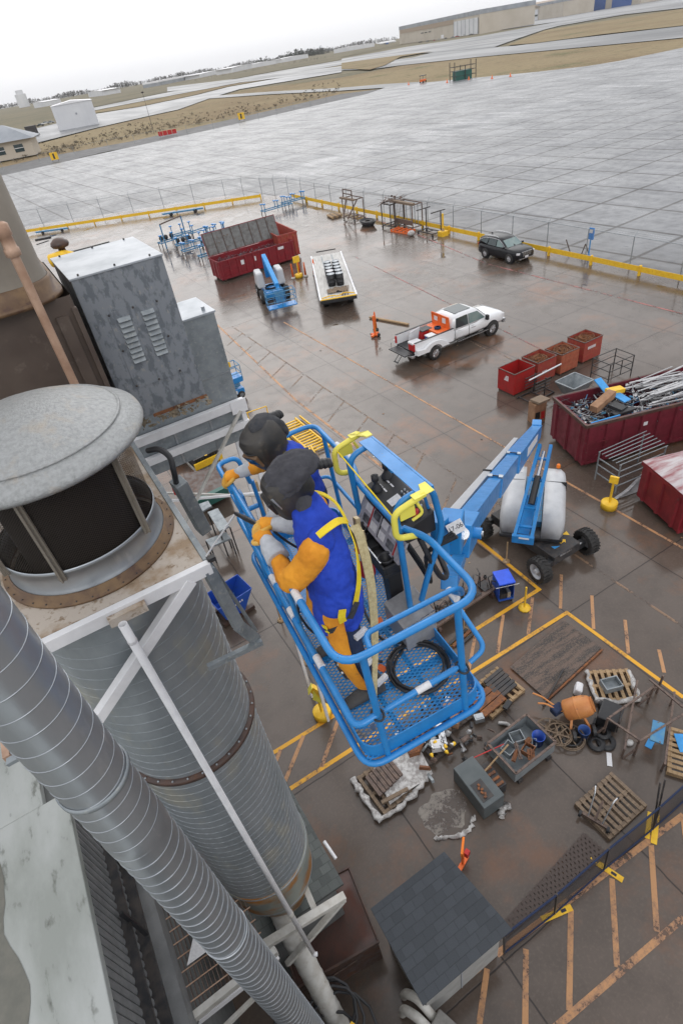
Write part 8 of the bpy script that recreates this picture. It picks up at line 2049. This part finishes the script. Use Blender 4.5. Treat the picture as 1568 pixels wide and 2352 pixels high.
tag(MB().obox((8.9, 5.55, .14), (.35, .2, .25), (.2, .1, .6)).build('red_white_sack', M['label'], bevel=.05), 'white sack with a red edge leaning behind the orange mixer', 'sack')
# spoked wheels pile
t0_ = (7.40, 4.85)
for k in range(4):
    x, y = t0_[0] + (.12, -.05, .22, .02)[k], t0_[1] + (.15, .3, -.15, .05)[k]; q = (.34, .36, .38, .34)[k]
    t = thing('spoked_ring', ['tan spoked cable ring at the lower right of the ring pile', 'tan spoked cable ring at the upper left of the ring pile', 'tan spoked cable ring nearest the camera in the ring pile', 'tan spoked cable ring on top of the ring pile'][k], 'ring', (x, y, .05 + .045*k), k*.7, 'spoked rings piled by the scrap tub')
    t.rotation_euler = (rnd.uniform(-.06, .06), rnd.uniform(-.06, .06), k*.7)
    for j in range(2): MB().tube([(math.cos(a)*(q-.03*j), math.sin(a)*(q-.03*j), .02*j) for a in [i*2*PI/30 for i in range(30)]], .013, n=6, closed=True).build('hoop', M['wood_old'], t)
    for j in range(3): a = j*PI/3; MB().bar((-math.cos(a)*q, -math.sin(a)*q, 0), (math.cos(a)*q, math.sin(a)*q, .01), .03, .012).build('spoke', M['wood_old'], t)
    MB().lathe([(.03, 0), (.06, 0), (.06, .03), (.03, .03)], n=12).build('hub', M['wood_old'], t)
# steel tub with scrap
t = thing('scrap_tub', 'grey steel tub on a skid full of rusty brackets beside the ring pile', 'tub', (5.6, 4.62, 0), R(1))
w_, d_, h_ = 1.38, .98, .62
MB().box(0, 0, .16, w_, .03, h_).build('side_wall', M['galv_dull'], t); MB().box(0, d_-.03, .16, w_, d_, h_).build('side_wall', M['galv_dull'], t); MB().box(0, .03, .16, .03, d_-.03, h_).build('end_wall', M['galv_dull'], t); MB().box(w_-.03, .03, .16, w_, d_-.03, h_).build('end_wall', M['galv_dull'], t); MB().box(.03, .03, .16, w_-.03, d_-.03, .19).build('floor', M['galv_dull'], t)
mb = MB()
for a, b_q in (((0,0,h_),(w_,0,h_)), ((w_,0,h_),(w_,d_,h_)), ((w_,d_,h_),(0,d_,h_)), ((0,d_,h_),(0,0,h_))): mb.bar(a, b_q, .06, .03)
mb.build('rim', M['brown_steel'], t)
for x in (.1, 1.1): MB().box(x, -.05, .02, x+.14, d_+.05, .15).build('skid', M['black_steel'], t)
labs = ['rusty open box bracket in the middle of the scrap tub', 'grey box bracket in the far corner of the scrap tub', 'grey box bracket at the left of the scrap tub', 'rusty plate near the front of the scrap tub', 'brown flat bar across the scrap tub', 'rusty small block by the tub centre', 'grey hollow section near the tub right end', 'rusty channel leaning on the tub rim']
for i, (x, y, z, sx, sy, sz, a, m) in enumerate(((6.35, 4.95, .45, .30, .26, .18, .3, 'rust'), (6.35, 5.35, .45, .34, .30, .20, -.3, 'galv_dull'), (5.98, 5.25, .42, .34, .30, .2, .2, 'galv_dull'), (6.3, 4.8, .5, .30, .18, .03, .9, 'rust'), (6.1, 5.05, .52, .45, .10, .03, 1.1, 'brown_steel'), (6.5, 5.1, .5, .16, .12, .10, .2, 'rust'), (6.62, 5.0, .42, .22, .12, .12, .8, 'galv_dull'), (5.95, 5.0, .5, .30, .10, .08, .5, 'rust'))):
    o = thing('steel_bracket', labs[i], 'bracket', (x, y, z), a, 'brackets in the scrap tub')
    if sz > .1:
        MB().box(-sx/2, -sy/2, -sz/2, sx/2, -sy/2+.02, sz/2).build('plate', M[m], o); MB().box(-sx/2, sy/2-.02, -sz/2, sx/2, sy/2, sz/2).build('plate', M[m], o); MB().box(-sx/2, -sy/2+.02, -sz/2, -sx/2+.02, sy/2-.02, sz/2).build('plate', M[m], o); MB().box(sx/2-.02, -sy/2+.02, -sz/2, sx/2, sy/2-.02, sz/2).build('plate', M[m], o)
    else: MB().box(-sx/2, -sy/2, -sz/2, sx/2, sy/2, sz/2).build('plate', M[m], o); MB().bar((-sx/2, 0, sz/2), (sx/2, 0, sz/2+.05), .02, .05).build('rib', M[m], o)
t = thing('bucket', 'dark blue bucket standing in the right end of the scrap tub', 'bucket', (6.78, 5.02, .22)); MB().lathe([(0, .01), (.13, .01), (.16, .38), (.17, .38), (.17, .36), (.155, .36), (.12, .03), (0, .03)], n=22).build('shell', M['deepblue'], t)
tag(MB().cyl((5.05, 5.15, .45), (5.95, 5.25, .70), .022, n=8).build('broomstick', M['wood']), 'pale wooden handle sticking out over the left of the scrap tub', 'handle')
tag(MB().cyl((4.9, 5.55, .6), (5.9, 5.35, .62), .014, n=8).build('red_level', M['red']), 'thin red and black rod lying across the left rim of the scrap tub', 'rod')
# dark grey box unit
t = thing('steel_cabinet', 'dark grey steel cabinet with a recessed top lying beside the scrap tub', 'cabinet', (4.40, 4.42, 0), R(-2))
MB().box(0, 0, .02, .62, 1.18, .62).build('body', mat('dark_slate_enamel', (.075, .09, .095), (.10, .115, .12), 3, .4, .55), t, bevel=.02)
MB().box(.62, .25, .02, .92, .95, .40).build('side_box', M['black_steel'], t, bevel=.01); MB().box(.08, .12, .621, .40, .62, .628).build('top_recess', M['black_steel'], t)
mb = MB()
for k in range(4): mb.box(.66, .30 + .15*k, .401, .88, .36 + .15*k, .44)
mb.build('fins', M['rust'], t)
for k in range(6): MB().obox((.2 + .05*(k % 2), .2 + .06*k, .645), (.07, .05, .03), (0, 0, k)).build('rusty_block', M['rust'], t)
# wrapped pallet below the basket with old boards
pallet('wooden_pallet', 'weathered pallet wrapped in white plastic below the near basket corner', (2.45, 5.85, 0), R(3), 1.35, 1.2, 'wood_old')
for i in range(7): tag(MB().obox((2.62 + .0*i + .12*i, 6.55 + .02*i, .22), (.10, .62, .09), (0, 0, R(3))).build('old_board', M['brown_steel']), ['first', 'second', 'third', 'fourth', 'fifth', 'sixth', 'seventh'][i] + ' grey board from the left on the wrapped pallet', 'board')
tag(MB().bar((2.55, 6.1, .2), (3.3, 6.0, .2), .09, .08).build('old_board', M['wood_old']), 'loose weathered board on the front of the wrapped pallet', 'board')
def wrap_line(label, pts, r):
    p = catmull([Vector(q) for q in pts], 7); p = [q + Vector((rnd.uniform(-.035, .035), rnd.uniform(-.035, .035), rnd.uniform(-.02, .04))) for q in p]
    return tag(MB().tube(p, [r*rnd.uniform(.5, 1.5) for _ in p], n=7, r2=[r*.5*rnd.uniform(.6, 1.4) for _ in p]).build('plastic_wrap', M['plastic']), label, 'plastic wrap')
wrap_line('white plastic along the left edge of the wrapped pallet', [(2.28, 7.1, .12), (2.27, 6.5, .12), (2.26, 5.8, .10)], .085)
wrap_line('white plastic along the front edge of the wrapped pallet', [(2.26, 5.8, .10), (3.0, 5.82, .10), (3.85, 5.95, .12)], .075)
wrap_line('white plastic strip lying on the ground left of the steel cabinet', [(3.15, 4.75, .03), (3.5, 4.55, .03), (3.9, 4.45, .03), (4.3, 4.6, .03)], .05)
wrap_line('white plastic scrap at the near end of the steel cabinet', [(4.75, 4.2, .04), (5.0, 4.35, .05), (5.15, 4.3, .04)], .09)
mb = MB(); vs = []
for i in range(17):
    for j in range(13):
        x = 2.7 + .085*i; y = 5.95 + .085*j; vs.append((x + .2*(j/13), y, .17 + .10*abs(noise.noise(Vector((x*4, y*4, 0))))))
mb.add(vs, [(i*13+j, (i+1)*13+j, (i+1)*13+j+1, i*13+j+1) for i in range(16) for j in range(12)], True); tag(mb.build('plastic_sheet', M['plastic']), 'crumpled white plastic sheet spread over the wrapped pallet', 'plastic sheet')
mb = MB(); rnd2 = random.Random(8)
# dark pallets with clutter seen below the basket floor
pallet('wooden_pallet', 'dark wet pallet right of the wrapped pallet below the basket', (3.9, 6.2, 0), R(2), 1.3, 1.3, 'wood_dark'); pallet('wooden_pallet', 'dark pallet with cardboard, rightmost of those below the basket', (5.0, 6.6, 0), R(0), 1.25, 1.15, 'wood_dark')
clutter = [(4.0, 6.7, .26, .30, .22, .2, 'rust', 'rusty square tube section on the dark wet pallet'), (4.3, 6.75, .30, .55, .14, .1, 'rust', 'long rusty plate on the dark wet pallet'), (4.6, 6.45, .28, .34, .26, .22, 'label', 'box of white parts on the dark wet pallet'), (4.95, 6.9, .28, .22, .3, .2, 'chrome', 'bright metal part at the back of the dark wet pallet'), (4.85, 6.55, .26, .2, .4, .14, 'chrome', 'bright metal part in front on the dark wet pallet'), (5.5, 7.1, .28, .55, .42, .24, 'cardboard', 'flattened brown cardboard box at the back of the rightmost pallet'), (5.45, 6.75, .28, .34, .28, .24, 'cardboard', 'small brown cardboard box at the front of the rightmost pallet'), (6.05, 6.45, .20, .28, .2, .18, 'galv', 'grey metal case at the right corner of the rightmost pallet'), (5.9, 7.0, .26, .2, .24, .2, 'offwhite', 'pale can on the rightmost pallet')]
for x, y, z, sx, sy, sz, m, lab in clutter:
    o = MB().obox((0, 0, 0), (sx, sy, sz), (0, 0, 0), .94).obox((0, 0, sz*.52), (sx*.7, sy*.6, .02)).build('crate_item', M[m], bevel=.012); place(tag(o, lab, 'box'), (x, y, z), rnd2.uniform(-.6, .6))
for i in range(14):
    c = Vector((4.4 + rnd2.uniform(-.2, .7), 6.3 + rnd2.uniform(-.2, .7), .36)); o = MB().lathe([(0, 0), (.04, 0), (.055, .03), (.03, .07), (.03, .1), (0, .1)], n=10).build('small_fitting', M['chrome'] if i % 3 else M['yellow']); o.location = c; o.rotation_euler = (rnd2.uniform(-1.4, 1.4), rnd2.uniform(-1.4, 1.4), 0); tag(o, 'small shiny fitting lying among parts on the dark wet pallet', 'fitting', 'fittings on the dark wet pallet')
tag(MB().obox((5.75, 7.0, .42), (.32, .07, .01), (0, 0, -.6)).build('blue_tape', M['skyblue']), 'strip of light blue tape on the brown cardboard', 'tape')
tag(MB().tube(catmull([(6.45, 6.1, .04), (6.6, 5.9, .1), (6.55, 5.7, .05), (6.7, 5.6, .04)], 4), .05, n=7).build('plastic_wrap', M['plastic']), 'small twist of white plastic beside the pale pallet', 'plastic wrap')
# long sawhorses at the right
t = thing('steel_sawhorse', 'long brown steel sawhorse frame spanning the right side of the yard', 'sawhorse', (0, 0, 0))
def gz(u, v, z): return G(u, v, z)
A_, B_, C_, D_ = gz(1108, 1640, .80), gz(1208, 1705, .80), gz(1260, 1548, .85), gz(1400, 1600, .85)
for a, b_q in ((gz(1395, 1650, .75), gz(1468, 1700, .75)), (gz(1490, 1560, .8), gz(1568, 1625, .8)), (gz(1398, 1648, .72), gz(1508, 1572, .72)), (gz(1462, 1706, .55), gz(1568, 1640, .55))): MB().bar(a, b_q, .05, .04).build('top_bar', M['brown_steel'], t)
for a in (gz(1395, 1650, .75), gz(1468, 1700, .75), gz(1522, 1552, .8), gz(1500, 1578, .75)):
    MB().bar(a, Vector((a.x-.02, a.y, 0)), .05).build('leg', M['brown_steel'], t); MB().bar(Vector((a.x-.3, a.y+.1, .0)), Vector((a.x, a.y, .35)), .04).build('foot_brace', M['brown_steel'], t)
t = thing('low_steel_bench', 'rusty low steel frame with a blue plate between the sawhorses', 'frame', (9.2, 3.1, 0), R(30))
for y in (0, .9): MB().bar((-.6, y, .5), (1.6, y, .5), .05).build('bar', M['brown_steel'], t)
for x in (-.5, 1.5):
    for y in (0, .9): MB().bar((x, y, 0), (x, y, .5), .05).build('leg', M['brown_steel'], t)
MB().box(-.1, .1, .52, .5, .4, .56).build('blue_plate', M['blue_worn'], t)
# hand trolley on pallet
pallet('wooden_pallet', 'weathered wooden pallet lying under the silver hand trolley', (6.42, 2.46, 0), R(1), 1.32, 1.0, 'wood_old', 9)
t = thing('hand_trolley', 'silver two handled pallet trolley resting on the weathered pallet', 'trolley', (6.55, 2.95, .16), R(20))
for y in (-.16, .16):
    MB().tube(rounded([(-.1, y, .05), (.30, y*1.3, .50), (.46, y*1.6, .52), (.52, y*1.6, .40)], .06, closed=False), .018, n=8).build('handle', M['chrome'], t); MB().cyl((.44, y*1.6, .525), (.53, y*1.6, .40), .024, n=8).build('grip', M['black'], t)
MB().bar((-.1, -.3, .03), (-.1, .3, .03), .07, .07).build('axle_beam', M['brown_steel'], t); MB().bar((-.1, 0, .05), (.28, 0, .35), .05).build('spine', M['brown_steel'], t)
for y in (-.34, .30): MB().cyl((-.14, y, .03), (-.14, y+.06, .03), .08, n=14).build('wheel', M['black'], t)
# right edge pallet with blue boards
pallet('wooden_pallet', 'pale pallet with a light blue sheet, cut by the right frame edge', (9.40, 1.82, 0), R(34), 1.3, 1.1, 'wood', 9)
tag(MB().obox((9.75, 2.95, .16), (.5, .35, .015), (0, 0, .9)).build('blue_sheet', M['skyblue']), 'light blue sheet lying on the pale pallet at the right edge', 'sheet'); tag(MB().obox((9.15, 3.45, .012), (.26, .16, .015), (0, 0, .3)).build('blue_card', M['skyblue']), 'light blue card on the ground left of the pale pallet', 'card'); tag(MB().obox((8.0, 3.75, .015), (.36, .12, .015), (0, 0, .75)).build('white_card', M['label']), 'white strip of card lying between the tub and sawhorse', 'card')
tag(MB().ball((8.75, 3.75, .04), (.12, .09, .05), 9, 6).build('plastic_scrap', M['plastic']), 'crumpled pale blue plastic scrap beside the white card', 'scrap')
# perforated mat and low fence with yellow tags
c4 = D2((1150, 2122), (1163, 2155), (1398, 1962), (1340, 1912))
tag(uv_flat('perforated_mat', [c4[0], c4[1], c4[2], c4[3]], chainlink_material('brown_perforated_mat', (.075, .055, .048), .10, .60), .03), 'long dark brown perforated mat beside the low black fence', 'mat')
t = thing('black_mesh_fence', 'low black mesh fence with dark posts along the striped walkway', 'fence', (0, 0, 0))
fz = 1.05
fp = [(1157, 2190), (1272, 2100), (1386, 1998), (1498, 1905), (1600, 1812)]
fpg = [G(u, v) for u, v in fp]; n_f = Vector((-.05, .30, 0))
for a, b_q in zip(fpg[:-1], fpg[1:]):
    me = bpy.data.meshes.new('mesh_panel'); p = [a, b_q, b_q + Vector((0, 0, fz)) + n_f*.2, a + Vector((0, 0, fz)) + n_f*.2]; me.from_pydata([tuple(q) for q in p], [], [(0, 1, 2, 3)])
    uv = me.uv_layers.new(name='uv'); Ls = (b_q-a).length
    for i, c in enumerate(((0, 0), (Ls, 0), (Ls, fz), (0, fz))): uv.data[i].uv = c
    me.materials.append(M['blackmesh']); o = bpy.data.objects.new('mesh_panel', me); col.objects.link(o); o.parent = t
    MB().cyl(a + Vector((0, 0, fz)) + n_f*.2, b_q + Vector((0, 0, fz)) + n_f*.2, .022, n=8).build('top_rail', M['denim'], t); MB().cyl(a + Vector((0, 0, .05)), b_q + Vector((0, 0, .05)), .018, n=8).build('bottom_rail', M['denim'], t)
for a in fpg: MB().bar(a, a + Vector((0, 0, fz+.04)) + n_f*.2, .035).build('post', M['black_steel'], t)
for k, (a, rz) in enumerate(((fpg[1], -.25), (fpg[2], -1.25), (fpg[3], .55))):
    o = thing('ballast_plate', ['yellow fence foot plate nearest the shed', 'yellow fence foot plate at the middle fence post', 'doubled yellow foot plate at the farthest fence post'][k], 'foot plate', a + Vector((.05, -.02, .012)), rz, 'yellow foot plates of the black fence')
    MB().box(-.36, -.065, 0, .36, .065, .012).build('plate', M['yellow'], o, bevel=.003); MB().box(.10, -.03, .0125, .22, .03, .014).build('black_mark', M['ink'], o)
    if k == 2: MB().box(-.3, .09, .0, .34, .19, .012).build('plate', M['yellow'], o)
MB().bar(fpg[3], fpg[3] + Vector((.15, .3, 1.6)), .03).build('leaning_post', M['black_steel'], t); MB().bar(fpg[3] + Vector((.15, .05, 0)), fpg[3] + Vector((.35, .3, 1.5)), .03).build('leaning_post', M['black_steel'], t)
# orange stand behind the shed
t = thing('orange_stand', 'small orange stand with a paddle behind the shingled shed', 'stand', G(1062, 1985), R(20))
MB().bar((0, 0, 0), (0, 0, .9), .05).build('post', M['orange'], t); MB().obox((0, 0, 1.0), (.36, .05, .18), (0, 0, .4)).build('paddle', M['amber'], t); MB().box(-.2, -.05, 0, .2, .05, .06).build('foot', M['orange'], t); MB().obox((.1, -.05, .5), (.12, .1, .2)).build('clamp', M['red'], t)
# pale dust stain left by dried cement: a real mark on the slab
mb = MB(); n = 40
for rr0 in range(1):
    pts_ = [(3.75 + math.cos(a)*(.62 + .16*noise.noise(Vector((math.cos(a)*2, math.sin(a)*2, 3)))), 5.15 + math.sin(a)*(.48 + .18*noise.noise(Vector((math.cos(a)*2, math.sin(a)*2, 7))))) for a in [2*PI*k/n for k in range(n)]]
    mb.poly([(x, y, .0052) for x, y in pts_])
o = mb.build('cement_stain', paint_material('dried_cement_mark', (.27, .245, .215), .62, .7)); o['kind'] = 'structure'
for i in range(40):      # leaves and litter
    x, y = rnd.uniform(1.5, 26), rnd.uniform(-.5, 34)
    s_ = rnd.uniform(.03, .09); o = MB().obox((x, y, .012), (s_*1.5, s_, .006), (rnd.uniform(-.1, .1), rnd.uniform(-.1, .1), rnd.random()*3)).build('ground_litter', [M['wood'], M['label'], M['cardboard'], M['wood_dark']][i % 4]); tag(o, 'tiny scrap of litter lying on the wet yard', 'litter', 'litter on the wet yard')

for i in range(46):      # loose hardware heaped on the pallets and between them
    x, y = (rnd.uniform(3.9, 6.2), rnd.uniform(5.9, 7.6)) if i < 34 else (rnd.uniform(5.0, 5.8), rnd.uniform(5.6, 6.2))
    o = MB().obox((0, 0, 0), (rnd.uniform(.06, .34), rnd.uniform(.04, .16), rnd.uniform(.03, .14)), (0, 0, 0), rnd.uniform(.5, 1)).build('scrap_part', [M['black_steel'], M['galv_dull'], M['rust'], M['scrapal'], M['brown_steel']][i % 5])
    o.location = (x, y, (.20 if i < 34 else .05) + rnd.uniform(0, .12)); o.rotation_euler = (rnd.uniform(-.5, .5), rnd.uniform(-.5, .5), rnd.random()*3); tag(o, 'loose metal part heaped with others on or beside the dark pallets', 'metal part', 'loose parts on the dark pallets')

# ---------------------------------------------------------------- thin rain haze over the airfield
mb = MB(); mb.box(-1400, -1400, -1.7, 3600, 3600, 50)
hz = mb.build('haze', bpy.data.materials.new('rain_haze')); hz['kind'] = 'stuff'; hz['label'] = 'thin pale rain haze lying over the whole airfield'; hz['category'] = 'haze'
hm = hz.data.materials[0]; hm.use_nodes = True; hn = hm.node_tree; hn.nodes.clear()
ho = hn.nodes.new('ShaderNodeOutputMaterial'); hv = hn.nodes.new('ShaderNodeVolumePrincipled')
hv.inputs['Color'].default_value = (1, 1, 1, 1); hv.inputs['Density'].default_value = .00005; hv.inputs['Anisotropy'].default_value = 0.0
hn.links.new(hv.outputs[0], ho.inputs['Volume'])
